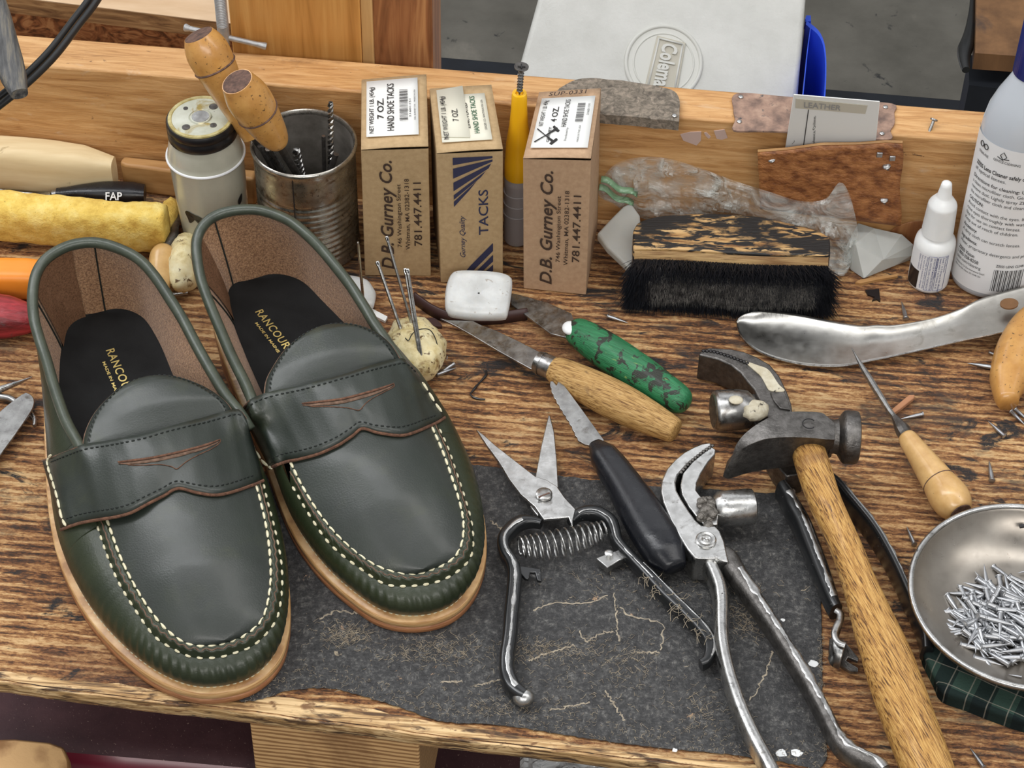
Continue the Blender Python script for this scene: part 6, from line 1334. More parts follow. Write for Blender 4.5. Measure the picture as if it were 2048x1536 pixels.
def bristles(nx, nz_, colr, name, lab, sel):
    mm = M(); vs = []; fs = []
    for i in range(nx):
        for j in range(nz_):
            u = (i + r_.uniform(-.5, .5)) / nx; w_ = (j + r_.uniform(-.5, .5)) / (nz_ - 1)
            u = min(max(u, 0), 1); w_ = min(max(w_, 0), 1)
            if not sel(u, w_): continue
            k = u * 39; a = int(min(k, 38)); root = bf[a].lerp(bf[a + 1], k - a) + V((0, -.0022, -.0058 - .026 * w_))
            flare = (w_ - .5); L_ = r_.uniform(.018, .0235) + (.0015 if w_ < .12 else 0); 
            edge = (u - .5) * 2
            tf2 = math.sin(u * 2 * math.pi * 24) * .16 * (1 - w_); d = V((.38 * edge ** 3 + tf2 + r_.gauss(0, .17), -1, -.62 * flare - .06 + r_.gauss(0, .16)))
            if name == 'worn_bristles': L_ = r_.uniform(.0165, .0185); d = V((r_.gauss(0, .16), -1, -.3 * flare - .1 + r_.gauss(0, .14)))
            d.normalize(); tip = root + d * L_; mid = root + d * L_ * .55 + V((r_.gauss(0, .0003), 0, r_.gauss(0, .0003)))
            tip.z = max(tip.z, .0009); mid.z = max(mid.z, .0009)
            t = .00019; b0 = len(vs)
            for p, s_ in ((root, 1.2), (mid, 1.1)):
                vs += [p + V((t * s_, 0, 0)), p + V((-t * s_ * .5, 0, t * s_ * .86)), p + V((-t * s_ * .5, 0, -t * s_ * .86))]
            vs.append(tip + V((r_.gauss(0, .0003), 0, r_.gauss(0, .0003))))
            for k_ in range(3):
                q_ = (k_ + 1) % 3; fs.append([b0 + k_, b0 + q_, b0 + 3 + q_, b0 + 3 + k_]); fs.append([b0 + 3 + k_, b0 + 3 + q_, b0 + 6])
    mm.v = vs; mm.f = fs; mm.m = [0] * len(fs)
    me = bpy.data.meshes.new(name); me.from_pydata([p - worldloc(BR) for p in vs], [], fs); me.materials.append(colr); o = bpy.data.objects.new(name, me); COL.objects.link(o); o.parent = BR; o['label'] = lab; o['kind'] = 'stuff'; return o
worn = lambda u, w_: .09 < u < .93 and .12 < w_ < .80 + .04 * math.sin(u * 14)
bristles(210, 52, M_BRISTLE, 'bristles', 'long black bristles', lambda u, w_: not worn(u, w_))
bristles(230, 46, M_BRISTLEG, 'worn_bristles', 'dusty grey worn bristle ends', worn)
mm = M(); core = [p + V((0, -.0028, -.0065)) for p in bf]; mm.grid([core, [p + V((0, -.0135, -.0035)) for p in core], [p + V((0, -.0135, -.022)) for p in core], [p + V((0, 0, -.024)) for p in core]]); part('bristle_roots', mm, M_BRISTLE, BR)

# ---- dropper bottle
D0 = at(1855, 562, 0); k = mpp(1860, 480, .03); zt2 = zover(1893, 364, D0)
db = thing('dropper_bottle', 'small white dropper bottle with a printed label beside the lens cleaner', 'bottle', D0)
rb = 41 * k; zz = lambda py, px: zover(px, py, D0)
hS = zz(465, 1875); hC0 = zz(455, 1877); hC1 = zz(406, 1886); hT = zt2
prof = [(.0003, rb * .86), (.0012, rb * .97), (.003, rb), (hS * .80, rb), (hS * .88, rb * .96), (hS * .95, rb * .80), (hS, rb * .66), (hS + .003, rb * .62)]
mm = M(); mm.lathe(D0, (0, 0, 1), prof, 48); part('bottle_body', mm, M_WHITEP, db, angle=60)
mm = M(); rows = []; seg = 96
for h_, r_2, rib in [(hS + .0006, 30, 0), (hS + .001, 31.5, 0), (hS + .0025, 31.5, 1), (hC1 - .002, 29, 1), (hC1 - .001, 28.5, 0), (hC1 + .0003, 27, 0), (hC1 + .0035, 20, 0), (hC1 + .005, 16, 0), (hC1 + .006, 14.5, 0), (hT - .003, 11, 0), (hT - .001, 10, 0), (hT, 6, 0), (hT + .0002, .1, 0)]:
    rows.append([D0 + V((math.cos(i * 2 * math.pi / seg), math.sin(i * 2 * math.pi / seg), 0)) * (r_2 * k * (1 - .03 * rib * (i % 2))) + V((0, 0, h_)) for i in range(seg)])
mm.grid(rows, True); part('dropper_cap', mm, M_WHITEP, db, 'ribbed conical cap', angle=50)
wd_ = wrapz(D0, V((0, 0, 1)), lambda z: rb)
mm = M(); aL, aR, zb0, zt0 = -rb * 1.25, rb * 1.2, .003, hS * .80
mm.grid([[wd_(aL + (aR - aL) * i / 24, zz_, .0002) for i in range(25)] for zz_ in np.linspace(zb0, zt0, 6)]); lb = part('paper_label', mm, M_LABEL, db, 'white label with blue small print')
mm = M(); mm.grid([[wd_(aL + (rb * .75) * i / 8, zz_, .0003) for i in range(9)] for zz_ in np.linspace(zb0, zb0 + (zt0 - zb0) * .48, 4)]); part('black_panel', mm, M_BLKGLOSS, lb)
mm = M(); HL = zt0 - zb0
def down(a0, s, z_, cap, L_, b=0.0):       # text running downward, tops to the right
    write(mm, s, lambda a, bb: wd_(a0 + bb, z_ - a, .00045), cap, L_, b)
for i, (s, f0, f1) in enumerate((('Directions:', 0, .42), ('Instill 1 to 2 drops in the affected', 0, .95), ('eye(s) every 3 to 4 hours, or as', 0, .85), ('directed by a doctor.', 0, .55))):
    down(rb * (.68 - i * .14), s, zt0 - HL * .06 - f0, .0011, HL * f1, .006)
down(-rb * .04, 'SEAL. WITH YELLOW \u2022 IF NOT INTACT', zt0 - HL * .06, .0010, HL * .9, .006); down(rb * .12, 'DO NOT USE IF IMPRINTED PROTECTIVE', zt0 - HL * .06, .0010, HL * .9, .006)
for i, s in enumerate(('Warnings: for external use only', 'Do not use if solution changes', 'Store at room temperature', 'Questions or comments?')): down(-rb * (.22 + .13 * i), s, zt0 - HL * .05, .0009, HL * (.9 if i < 2 else .42), .003)
part('blue_print', mm, M_BLUEINK, lb, smooth=False)
mm = M()
for a0, z0_, a1, z1_ in ((-rb * .12, zt0 - HL * .03, rb * .25, zt0 - HL * .03), (-rb * .12, zb0 + HL * .03, rb * .25, zb0 + HL * .03), (rb * .82, zt0 - HL * .03, rb * .32, zt0 - HL * .03), (rb * .82, zb0 + HL * .03, rb * .32, zb0 + HL * .03)):
    mm.tube([wd_(a0 + (a1 - a0) * t, z0_, .0004) for t in np.linspace(0, 1, 8)], .00012, 4)
for a0 in (-rb * .12, rb * .25, rb * .32, rb * .82): mm.tube([wd_(a0, zt0 - HL * .03, .0004), wd_(a0, zb0 + HL * .03, .0004)], .00012, 4)
part('label_frame', mm, M_BLUEINK, lb)

# ---- lens cleaner bottle
Z0 = at(1988, 556, 0); k = mpp(1988, 500, .03); rb = 90 * k
zb_ = thing('spray_bottle', 'tall clear lens cleaner bottle with a white printed label at the right edge', 'bottle', Z0)
zsh = zover(2064, 208, Z0)        # shoulder
prof = [(.0003, rb * .90), (.002, rb * .98), (.005, rb), (zsh * .80, rb), (zsh * .90, rb * .985), (zsh * .98, rb * .92), (zsh * 1.05, rb * .80), (zsh * 1.11, rb * .66), (zsh * 1.16, rb * .55), (zsh * 1.18, rb * .50)]
mm = M(); mm.lathe(Z0, (0, 0, 1), prof, 72); part('bottle_body', mm, M_CLEARP, zb_, 'clear plastic body', angle=60)
mm = M(); mm.lathe(Z0, (0, 0, 1), [(h_, r_3 * .93) for h_, r_3 in prof if h_ < zsh * 1.0], 48); part('cleaning_liquid', mm, mat('pale_lens_liquid', [(0.72, 0.80, 0.90)], rough=.1, trans=.6, ior=1.33), zb_)
mm = M(); rows = []; seg = 120
for h_, r_2, rib in [(zsh * 1.165, .56, 0), (zsh * 1.17, .585, 1), (zsh * 1.50, .57, 1), (zsh * 1.52, .55, 0), (zsh * 1.53, .45, 0), (zsh * 1.531, .002, 0)]:
    rows.append([Z0 + V((math.cos(i * 2 * math.pi / seg), math.sin(i * 2 * math.pi / seg), 0)) * (r_2 * rb * (1 - .02 * rib * (i % 2))) + V((0, 0, h_)) for i in range(seg)])
mm.grid(rows, True); part('cap', mm, M_CAPBLUE, zb_, 'navy ribbed cap', angle=50)
wz = wrapz(Z0, V((0, 0, 1)), lambda z: rb)
zl0, zl1 = .006, zsh * .865
mm = M(); mm.grid([[wz(-rb * 1.62 + rb * 3.2 * i / 48, zl0 + (zl1 - zl0) * j / 10 + (.0 if j < 10 else -.0), .0003) for i in range(49)] for j in range(11)]); lb = part('paper_label', mm, M_LABEL, zb_, 'white label')
mm = M(); u0 = -rb * 1.04
TX = [('ZEISS Lens Cleaner safely cleans', .815, 1.5, .0030, .02), ('all optical lenses.', .780, .9, .0026, 0), ('Directions for cleaning: Use in', .728, 1.6, .0026, .01), ('a clean microfiber cloth. Gently b', .692, 1.6, .0025, 0), ('remove dust. Lightly spray ZEISS L', .656, 1.62, .0025, 0), ('the microfiber cloth and clean lens', .620, 1.6, .0025, 0), ('CAUTION:', .578, .50, .0026, .015), ('Avoid contact with the eyes. If co', .542, 1.6, .0025, 0), ('rinse eyes thoroughly with water.', .506, 1.6, .0025, 0), ('Not for use on contact lenses.', .470, 1.42, .0025, 0), ('Keep out of reach of children.', .434, 1.4, .0025, 0), ('Accessory:', .392, .48, .0026, .015), ('A dirty cloth can scratch lenses.', .356, 1.5, .0025, 0), ('Ingredients:', .312, .55, .0026, .015), ('Water, proprietary detergents and preserv', .276, 1.9, .0025, 0), ('ZEISS Vision', .222, .55, .0026, .015), ('1-800-358-8258', .190, .68, .0026, .01), ('zeiss.com/cleaning', .158, .76, .0025, 0), ('Distributed by Carl Zeiss International GmbH.', .128, .88, .0015, 0), ('Made in the USA, Hebron, KY 41048 USA', .104, .80, .0015, 0)]
for s, v, wd, cap, b in TX: write(mm, s, lambda a, bb, v=v: wz(u0 + a, zl0 + (zl1 - zl0) * v + bb, .0006), cap * .95, rb * wd, b)
write(mm, 'STREAK-FREE', lambda a, bb: wz(u0 + a, zl0 + (zl1 - zl0) * .895 + bb, .0006), .0018, rb * .36, .005); write(mm, 'GENTLE CLEANING', lambda a, bb: wz(u0 + rb * .50 + a, zl0 + (zl1 - zl0) * .905 + bb, .0006), .0018, rb * .62, .005)
write(mm, 'ZEISS LENS CLNR', lambda a, bb: wz(u0 + rb * 1.08 + a, zl0 + (zl1 - zl0) * .205 + bb, .0006), .0019, rb * .62, .012)
part('grey_print', mm, M_INK, lb, smooth=False)
mm = M()
for i in range(20):
    a0 = u0 + rb * 1.06 + i * rb * .034; w_ = rb * (.008, .016, .022)[(i * 7) % 3]; z0_, z1_ = zl0 + (zl1 - zl0) * .03, zl0 + (zl1 - zl0) * .185
    mm.add([wz(a0, z0_, .0006), wz(a0 + w_, z0_, .0006), wz(a0 + w_, z1_, .0006), wz(a0, z1_, .0006)], [[0, 1, 2, 3]])
part('barcode', mm, M_INK, lb, smooth=False)
mm = M(); zi = zl0 + (zl1 - zl0) * .955
for c_x in (.08, .24):
    mm.tube([wz(u0 + rb * c_x + rb * .065 * math.cos(t), zi + rb * .065 * math.sin(t), .0007) for t in np.linspace(0, 6.2832, 25)], .00028, 5, cap=False)
mm.tube([wz(u0 + rb * .145, zi + .0008, .0007), wz(u0 + rb * .175, zi + .0008, .0007)], .00028, 5)
mm.tube([wz(u0 + rb * (.72 + a_), zi + rb * b_, .0007) for a_, b_ in ((-.13, -.07), (0, -.12), (.08, -.02), (0, .09), (-.07, -.01), (0, -.1), (.14, -.07))], .00028, 5)
part('care_symbols', mm, M_INK, lb)

for ob in [zb_] + list(zb_.children_recursive):
    if ob.type == 'MESH':
        for v3 in ob.data.vertices: v3.co.y *= .80
# ---- shoehorn
up_ = cz([(845, 750), (856, 722), (900, 697), (1000, 684), (1200, 700), (1400, 738), (1600, 772)], 3.0727, 1200, 400) + cz([(200, 848), (300, 850), (500, 815), (650, 765), (760, 710), (900, 665), (1009, 638)], 2.742, 1680, 340) + [(2110, 560)]
dn_ = cz([(845, 765), (850, 800), (880, 850), (950, 915), (1050, 965), (1200, 1005), (1350, 1022), (1500, 1020)], 3.0727, 1200, 400) + cz([(150, 1050), (300, 1020), (500, 975), (700, 930), (900, 890), (1009, 850)], 2.742, 1680, 340) + [(2110, 630)]
A_ = sp([V((x, y, 0)) for x, y in up_], 90); B_ = sp([V((x, y, 0)) for x, y in dn_], 90); rows = []
for j in range(19):
    v = j / 18; row = []
    for i in range(90):
        p = A_[i].lerp(B_[i], v); u = i / 89; hump = .0135 * u ** 1.5 + .002
        z = .0018 + hump * u + (.0050 * (1 - u * .55)) * abs(v * 2 - 1) ** 1.7 * (1 if v < .5 else .2) * min(1, i / 6 + .1)
        row.append(at(p.x, p.y, z))
    rows.append(row)
mm = M(); mm.grid(rows); sh = solo('shoehorn', mm, M_HORN, 'long shiny steel shoehorn lying across the bench at right', 'shoehorn', solid=-.0009, angle=180)
mm = M(); hc = [(2018 + 18.5 * math.cos(t), 609 + 10.5 * math.sin(t)) for t in np.linspace(0, 2 * math.pi, 29)[:-1]]
zh = .0018 + .0155 + .0012; ho = [at(x, y, zh) for x, y in hc]; mm.prism(ho, (0, 0, .0010)); hole = link_mesh('hole_disc', mm, M_LEGW, V(sh.location)); hole.parent = sh; hole['label'] = 'dark oval disc standing for the hanging hole'  # solid dark disc; the darkness of an open hole put in colour
mm = M(); ed = [r_4 for r_4 in rows[-1]]; mm.tube([p + V((0, 0, .0004)) for p in ed], .0006, 6); rim_ = link_mesh('rolled_rim', mm, M_CHROME, V(sh.location)); rim_.parent = sh

# ---- knives
def bladeplate(name, px, z, th, m, parent, bev=.0002, n=0, **k):
    pts = [at(x, y, z) for x, y in px]
    if isinstance(z, (list, tuple)): pts = pz(px, z)
    if n: pts = sp(pts, n, True)
    mm = M(); mm.prism(pts, (0, 0, -th)); return part(name, mm, m, parent, bev=bev, **k)
kn = thing('paring_knife', 'knife with a plain oak handle, lying before the green-handled knife', 'knife', at(1200, 770, 0))
bl_ = cz([(640, 500), (700, 512), (850, 517), (905, 545), (1000, 580), (1150, 650), (1290, 722), (1245, 838), (1130, 775), (1000, 702), (850, 612), (740, 550)], 3.2, 680, 480)
pts = [at(x, y, .006 + .008 * min(1, max(0, (x - 880) / 210))) for x, y in bl_]; mm = M(); mm.prism(pts, (0, 0, -.0014)); part('blade', mm, M_STEEL, kn, bev=.0003, angle=30)
a0, a1 = at(1074, 723, .0145), at(1108, 738, .0145); turned('ferrule', M_STEEL, kn, a0, a1, [(0, 22), (.3, 24.5), (.31, 23), (1, 24)], angle=30)
turned('handle', M_OAKH, kn, at(1102, 735, .0145), at(1353, 863, .0115), [(0, 23), (.06, 29), (.18, 34), (.4, 39), (.6, 39), (.8, 33.5), (.93, 28), (.985, 25), (1, 20)], angle=60)
kn = thing('paring_knife', 'knife with a chipped green-painted handle and a short broad blade', 'knife', at(1270, 720, 0))
bl_ = cz([(1095, 340), (1130, 345), (1330, 400), (1480, 468), (1510, 540), (1500, 600), (1440, 622), (1350, 600), (1220, 503), (1095, 412)], 3.2, 680, 480)
pts = [at(x, y, .004 + .011 * min(1, max(0, (x - 1024) / 120))) for x, y in bl_]; mm = M(); mm.prism(pts, (0, 0, -.0014)); part('blade', mm, M_STEEL, kn, bev=.0003, angle=30)
mm = M(); mm.ball(at(1140, 656, .019), .0048, (1, 1.1, .6)); part('white_paint_blob', mm, M_WHITEP, kn)
turned('handle', M_GRNH, kn, at(1143, 655, .015), at(1376, 811, .0135), [(0, 20), (.04, 28), (.15, 34), (.35, 38), (.6, 37), (.8, 33), (.93, 29), (.985, 19), (1, 4)], angle=180)
kn = thing('serrated_knife', 'black-handled knife with a notched serrated blade beside the shears', 'knife', at(1260, 980, 0))
bl_ = cz([(1345, 905), (1362, 903), (1385, 930), (1398, 903), (1415, 905), (1450, 950), (1560, 1100), (1690, 1280), (1640, 1330), (1590, 1312)], 3.2, 680, 480)
ser = []; s0_, s1_ = V((*cz([(1590, 1312)], 3.2, 680, 480)[0], 0)), V((*cz([(1352, 985)], 3.2, 680, 480)[0], 0)); pa = sp([V((x, y, 0)) for x, y in cz([(1590, 1312), (1530, 1280), (1478, 1180), (1420, 1085), (1365, 985), (1345, 905)], 3.2, 680, 480)], 100)
for i, p in enumerate(pa[2:-2]): ser.append((p.x - (1.6 * abs(math.sin(i * math.pi / 8)) if i > 6 else 0), p.y + (1.0 * abs(math.sin(i * math.pi / 8)))))
pts = [at(x, y, .0165 - .003 * min(1, max(0, (y - 763) / 120))) for x, y in bl_[:-1] + ser]; mm = M(); mm.prism(pts, (0, 0, -.0014)); part('blade', mm, M_STEEL, kn, 'serrated steel blade', bev=.0002, angle=30)
a0 = [(1190, 888), (1210, 915), (1238, 955), (1270, 1005), (1300, 1055), (1326, 1096), (1343, 1122), (1352, 1136)]; kx = mpp(1270, 1000, .014); mm = M()
mm.tube(pz(a0, [.0148] * 7 + [.0148], 50), [x * kx for x in (14, 29, 33, 35, 38, 41, 43, 44, 44, 40, 22)], 28, sq=.8, r2=[x * kx for x in (12, 26, 29, 31, 33, 35, 37, 38, 38, 33, 16)]); part('handle', mm, M_RUBBER, kn, 'glossy black plastic handle', angle=180)

# ---- shears
c3 = lambda p: cz(p, 2.1948, 900, 740)
SHR = thing('thread_shears', 'open spring-loaded shears with worn black handles on the leather mat', 'shears', at(1090, 1100, MT))
zB = MT + .012
b1 = c3([(114, 258), (150, 285), (200, 330), (290, 400), (375, 466), (425, 482), (470, 510), (505, 560), (552, 610), (540, 660), (538, 690), (520, 645), (410, 655), (372, 600), (310, 545), (260, 480), (215, 405), (160, 330)])
pts = [at(x, y, zB + .0010 - .004 * max(0, (1000 - y) / 140)) for x, y in b1]; mm = M(); mm.prism(pts, (0, 0, -.0022)); bA = part('blade', mm, M_CHROME, SHR, 'left steel blade', bev=.0005, angle=30)
b2 = c3([(432, 196), (440, 200), (458, 270), (470, 400), (476, 515), (465, 560), (385, 640), (352, 600), (372, 480), (400, 330)])
pts = [at(x, y, zB - .0016 - .003 * max(0, (1000 - y) / 160)) for x, y in b2]; mm = M(); mm.prism(pts, (0, 0, -.0022)); part('blade', mm, M_CHROME, SHR, 'right steel blade', bev=.0005, angle=30)
mm = M(); mm.lathe(at(1088, 990, zB + .0008), (0, 0, 1), [(0, .0047), (.0012, .0046), (.0018, .0036), (.0019, .0001)], 28); pv = part('pivot_screw', mm, M_STEEL, SHR)
mm = M(); mm.box(at(1088, 990, zB + .0027), (.007, .0008, .0005), .5); part('screw_slot', mm, M_DKEND, pv)
def bar(name, m, parent, pts, z, wpx, hz, n=60, sq=.55, label=None, seg=16, zref=None, angle=50):
    q_ = pz(pts, z, n); k = mpp(pts[len(pts) // 2][0], pts[len(pts) // 2][1], .01); mm = M()
    w_ = [x * k / 2 for x in (wpx if isinstance(wpx, (list, tuple)) else [wpx, wpx])]; h_ = [x / 2 for x in (hz if isinstance(hz, (list, tuple)) else [hz, hz])]
    w_ = list(np.interp(np.linspace(0, 1, n), np.linspace(0, 1, len(w_)), w_)); h_ = list(np.interp(np.linspace(0, 1, n), np.linspace(0, 1, len(h_)), h_))
    mm.tube(q_, w_, seg, up=(0, 0, 1), sq=sq, r2=h_); o = part(name, mm, m, parent, label, angle=angle); return o, q_, w_, h_
def wear_and_glint(parent, q_, w_, h_, side, frac, m, r_=.0008, name='wear_and_glint_edge', i0=0, i1=None):
    mm = M(); pts_ = []
    for i in range(i0, i1 or len(q_)):
        t = (q_[min(i + 1, len(q_) - 1)] - q_[max(i - 1, 0)]).normalized(); b_ = t.cross(V((0, 0, 1))).normalized(); pts_.append(q_[i] + b_ * side * w_[i] * frac + V((0, 0, h_[i] * .93)))
    mm.tube(pts_, [r_ * (.75 + .55 * noise.noise(pp_ * 140) + .35 * noise.noise(pp_ * 420)) for pp_ in pts_], 8, r2=r_ * .35); return part(name, mm, m, parent, 'bright line for worn bare metal and for a painted highlight')
rh = c3([(530, 668), (560, 640), (610, 628), (660, 640), (705, 672), (722, 715), (738, 765), (800, 835), (870, 905), (960, 1000), (1040, 1075), (1100, 1135), (1138, 1190), (1143, 1240), (1125, 1282), (1100, 1296)])
o, q_, w_, h_ = bar('handle', M_BLACKST, SHR, rh, [.0105, .010, .0095, .009, .0085, .008, .0078, .0075], [18, 28, 27, 23, 22, 27, 29, 28, 27, 27, 18], [.006, .009, .009, .009, .009, .009, .008, .008, .007], 90, label='right black handle')
wear_and_glint(o, q_, w_, h_, 1, .15, M_CHROME, .0009, i0=4, i1=48); wear_and_glint(o, q_, w_, h_, -1, .5, M_STEEL, .0007, i0=40, i1=86)
lh = c3([(400, 678), (360, 668), (310, 672), (265, 705), (235, 750), (240, 800), (270, 850), (283, 900), (280, 980), (270, 1080), (262, 1180), (250, 1270), (252, 1340), (275, 1395), (305, 1425), (325, 1437)])
o, q_, w_, h_ = bar('handle', M_BLACKST, SHR, lh, [.0105, .010, .0095, .009, .0085, .008, .0078, .0075], [14, 28, 28, 24, 27, 30, 31, 31, 30, 30, 30, 31, 27], [.006, .009, .009, .009, .010, .010, .010, .010, .010], 100, label='left black handle')
wear_and_glint(o, q_, w_, h_, -1, .1, M_CHROME, .0015, i0=8, i1=96)
mm = M(); mm.ball(at(1047, 1395, .0075), .0052, (1.1, 1, .9)); part('handle_tip', mm, M_CHROME, SHR)
sA, sB = at(*c3([(300, 775)])[0], .0115), at(*c3([(680, 700)])[0], .0115); mm = M(); pts = []; turns = 14; d_ = (sB - sA); bx2 = d_.normalized(); s1v = bx2.cross(V((0, 0, 1))).normalized(); s2v = bx2.cross(s1v)
for i in range(turns * 18 + 1):
    t = i / (turns * 18); R_ = .0046 + .0036 * math.sin(math.pi * min(1, t * .95 + .04)); ph = i / 18 * 2 * math.pi; tt = t - .035 * math.sin(2 * math.pi * t); pts.append(sA + d_ * tt + (s1v * math.cos(ph) + s2v * math.sin(ph)) * R_ + V((0, -.004 * math.sin(math.pi * t), 0)))
mm.tube(pts, .00055, 7); part('coil_spring', mm, M_CHROME, SHR, 'bright coil spring')
mm = M(); hk = c3([(284, 868), (284, 858), (322, 860), (400, 872), (402, 925), (382, 922), (374, 888), (352, 886), (345, 918), (330, 915)]); mm.prism([at(x, y, .009) for x, y in hk], (0, 0, -.0022)); part('latch_hook', mm, M_BLACKST, SHR, bev=.0005)
mm = M(); mm.prism([at(x, y, .009) for x, y in c3([(640, 825), (700, 800), (735, 790), (775, 822), (742, 836), (690, 868)])], (0, 0, -.005)); lt = part('latch_plate', mm, M_STEEL, SHR, bev=.0006)
mm = M(); mm.lathe(at(*c3([(697, 812)])[0], .009), (0, 0, 1), [(0, .0024), (.002, .0024), (.0026, .0014), (.0027, .0001)], 18); part('latch_rivet', mm, M_CHROME, lt)
mm = M(); rr_ = random.Random(2)
for i in range(50):
    b_ = q0 = rr_.uniform(.45, .95); px = c3([(np.interp(b_, [.45, .7, .95], [860, 980, 1130]), np.interp(b_, [.45, .7, .95], [905, 1010, 1190]))])[0]
    p = at(px[0] + rr_.gauss(0, 7), px[1] + rr_.gauss(0, 7), .0125); a_ = rr_.uniform(0, 6.28); l = rr_.uniform(.003, .008); c_ = [p, p + V((math.cos(a_) * l * .5, math.sin(a_) * l * .5, .0004)), p + V((math.cos(a_ + .9) * l, math.sin(a_ + .9) * l, -.002))]
    mm.tube(sp(c_, 6), .00014, 4)
f_ = part('stuck_fibres', mm, M_MATFRAY, SHR, 'loose fibres stuck to the handle'); f_['kind'] = 'stuff'

# ---- lasting pincers
c4 = lambda p: cz(p, 3.0726, 1280, 660)
c5 = lambda p: cz(p, 2.865, 1380, 1000)
def jawplate(name, px, ztop, th, m, parent, label=None, bev=.0008, n=0, drop=None):
    pts = pz(px, ztop)
    if n: pts = sp(pts, n, True)
    mm = M(); mm.prism(pts, (0, 0, -th)); return part(name, mm, m, parent, label, bev=bev, angle=35)
PN = thing('lasting_pincers', 'bright steel lasting pincers with a hammer stub, jaws pointing up, nearest the shears', 'pincers', at(1420, 1090, 0))
zP = .022
out_j = c4([(435, 690), (380, 698), (330, 718), (270, 750), (215, 795), (165, 850), (132, 925), (128, 990), (142, 1055), (190, 1170), (235, 1255), (290, 1345), (333, 1398), (360, 1402), (420, 1404), (470, 1400), (500, 1415), (545, 1425), (520, 1300), (492, 1235), (460, 1203), (380, 1200), (340, 1165), (300, 1110), (255, 1040), (225, 985), (218, 935), (232, 890), (300, 815), (380, 748), (438, 712)])
jawplate('jaw', out_j, zP, .019, M_CHROME, PN, 'outer curved jaw')
in_j = c4([(440, 716), (466, 735), (460, 765), (420, 810), (375, 880), (348, 940), (345, 985), (372, 1020), (440, 1060), (480, 1110), (478, 1195), (395, 1197), (350, 1150), (300, 1085), (258, 1010), (248, 950), (262, 880), (320, 810), (390, 752)])
jawplate('jaw', in_j, zP - .0006, .0185, M_CHROME, PN, 'inner curved jaw', bev=.0006)
mm = M(); tt_ = sp(pz(c4([(436, 714), (380, 750), (300, 815), (240, 880), (222, 930)]), zP - .001), 16)
for i, p in enumerate(tt_[:-3]): mm.ball(p + V((.0008, -.0002, .0006)), .0011, (1, 1, .8), 8, 6)
part('jaw_teeth', mm, M_DARKST, PN, 'row of small dark teeth')
h0, h1 = at(*c4([(455, 1105)])[0], .0175), at(*c4([(690, 1085)])[0], .0165); hv = (h1 - h0); L_ = hv.length; kr = mpp(1480, 1010, .017)
mm = M(); mm.lathe(h0, hv, [(0, 26 * kr), (.003, 36 * kr), (L_ * .3, 37 * kr), (L_ * .9, 37.5 * kr), (L_, 36 * kr), (L_ + .0006, 33 * kr)], 40); part('hammer_stub', mm, M_CHROME, PN, 'round hammer stub welded to the jaw', angle=40)
mm = M(); r_ = random.Random(8)
for i in range(26):
    x, y = r_.gauss(410, 26), r_.gauss(1085, 45); mm.ball(at(*c4([(x, y)])[0], .0235 + r_.uniform(-.003, .001)), r_.uniform(.0018, .0034), (1, 1, .7), 10, 7)
part('weld', mm, M_WELD, PN, 'rough weld bead', angle=180)
mm = M(); pc_ = at(*c4([(405, 1295)])[0], zP); mm.lathe(pc_, (0, 0, 1), [(0, 21 * kr), (.0011, 20.5 * kr), (.0016, 18 * kr), (.0012, 13 * kr), (.0015, 9 * kr), (.0009, 6 * kr), (.0015, 3 * kr), (.0012, .0001)], 36); part('pivot_rivet', mm, M_CHROME, PN, angle=30)
lh = c5([(82, 338), (105, 380), (140, 450), (168, 530), (178, 620), (178, 740), (186, 850), (215, 990), (255, 1120), (300, 1240), (365, 1380), (440, 1520), (500, 1640)])
o, q_, w_, h_ = bar('handle', M_CHROME, PN, lh, [.0125, .013, .013, .0125, .012, .011], [28, 31, 32, 30, 28, 28, 29, 30, 31, 32, 32], [.015, .015, .014, .0135, .013, .013], 100, label='left steel handle', sq=.7)
rh = c5([(150, 320), (215, 345), (255, 410), (300, 480), (360, 570), (440, 690), (530, 830), (620, 975), (700, 1110), (770, 1240), (830, 1360), (890, 1440), (980, 1490), (1060, 1530), (1120, 1600)])
o, q_, w_, h_ = bar('handle', M_DARKST, PN, rh, [.0145, .014, .013, .0125, .012, .011], [44, 42, 36, 32, 30, 30, 30, 31, 32, 34, 32], [.013, .014, .014, .0135, .013, .013], 110, label='right darker handle', sq=.7)
wear_and_glint(o, q_, w_, h_, 1, -.25, M_STEEL, .0024, i0=12, i1=108)  # bright line is the highlight along this unpainted handle, put in as colour

PD = thing('lasting_pincers', 'dark steel lasting pincers with cement stains, lying under the hammer', 'pincers', at(1560, 900, 0))
tp = c4([(360, 150), (385, 118), (430, 107), (560, 115), (640, 132), (720, 165), (800, 212), (860, 285), (905, 380), (930, 450), (940, 520), (900, 560), (800, 560), (745, 500), (735, 430), (700, 360), (668, 325), (620, 262), (560, 215), (480, 178)])
jawplate('jaw', tp, .022, .0205, M_DARKST, PD, 'curved dark jaw', bev=.0009, n=0)
tm = sp(pz(c4([(390, 128), (450, 132), (530, 155), (600, 180), (660, 205)]), .0222), 14); mm = M()
for p in tm: mm.ball(p, .0012, (1, 1, .7), 8, 6)
part('jaw_teeth', mm, M_BLKGLOSS, PD)
st_ = sp(pz(c4([(645, 192), (720, 215), (790, 245), (850, 330), (890, 375), (800, 372), (770, 330), (740, 280), (690, 235)]), .0226), 40, True); mm = M(); mm.prism(st_, (0, 0, -.0012)); part('cement_stain', mm, M_RESIDUE, PD, 'cream cement smear')
mm = M(); mm.prism([at(x, y, .0232) for x, y in c4([(800, 380), (890, 378), (915, 440), (925, 490), (860, 480), (820, 430)])], (0, 0, -.002)); part('inset_plate', mm, M_DARKST, PD, bev=.0005)
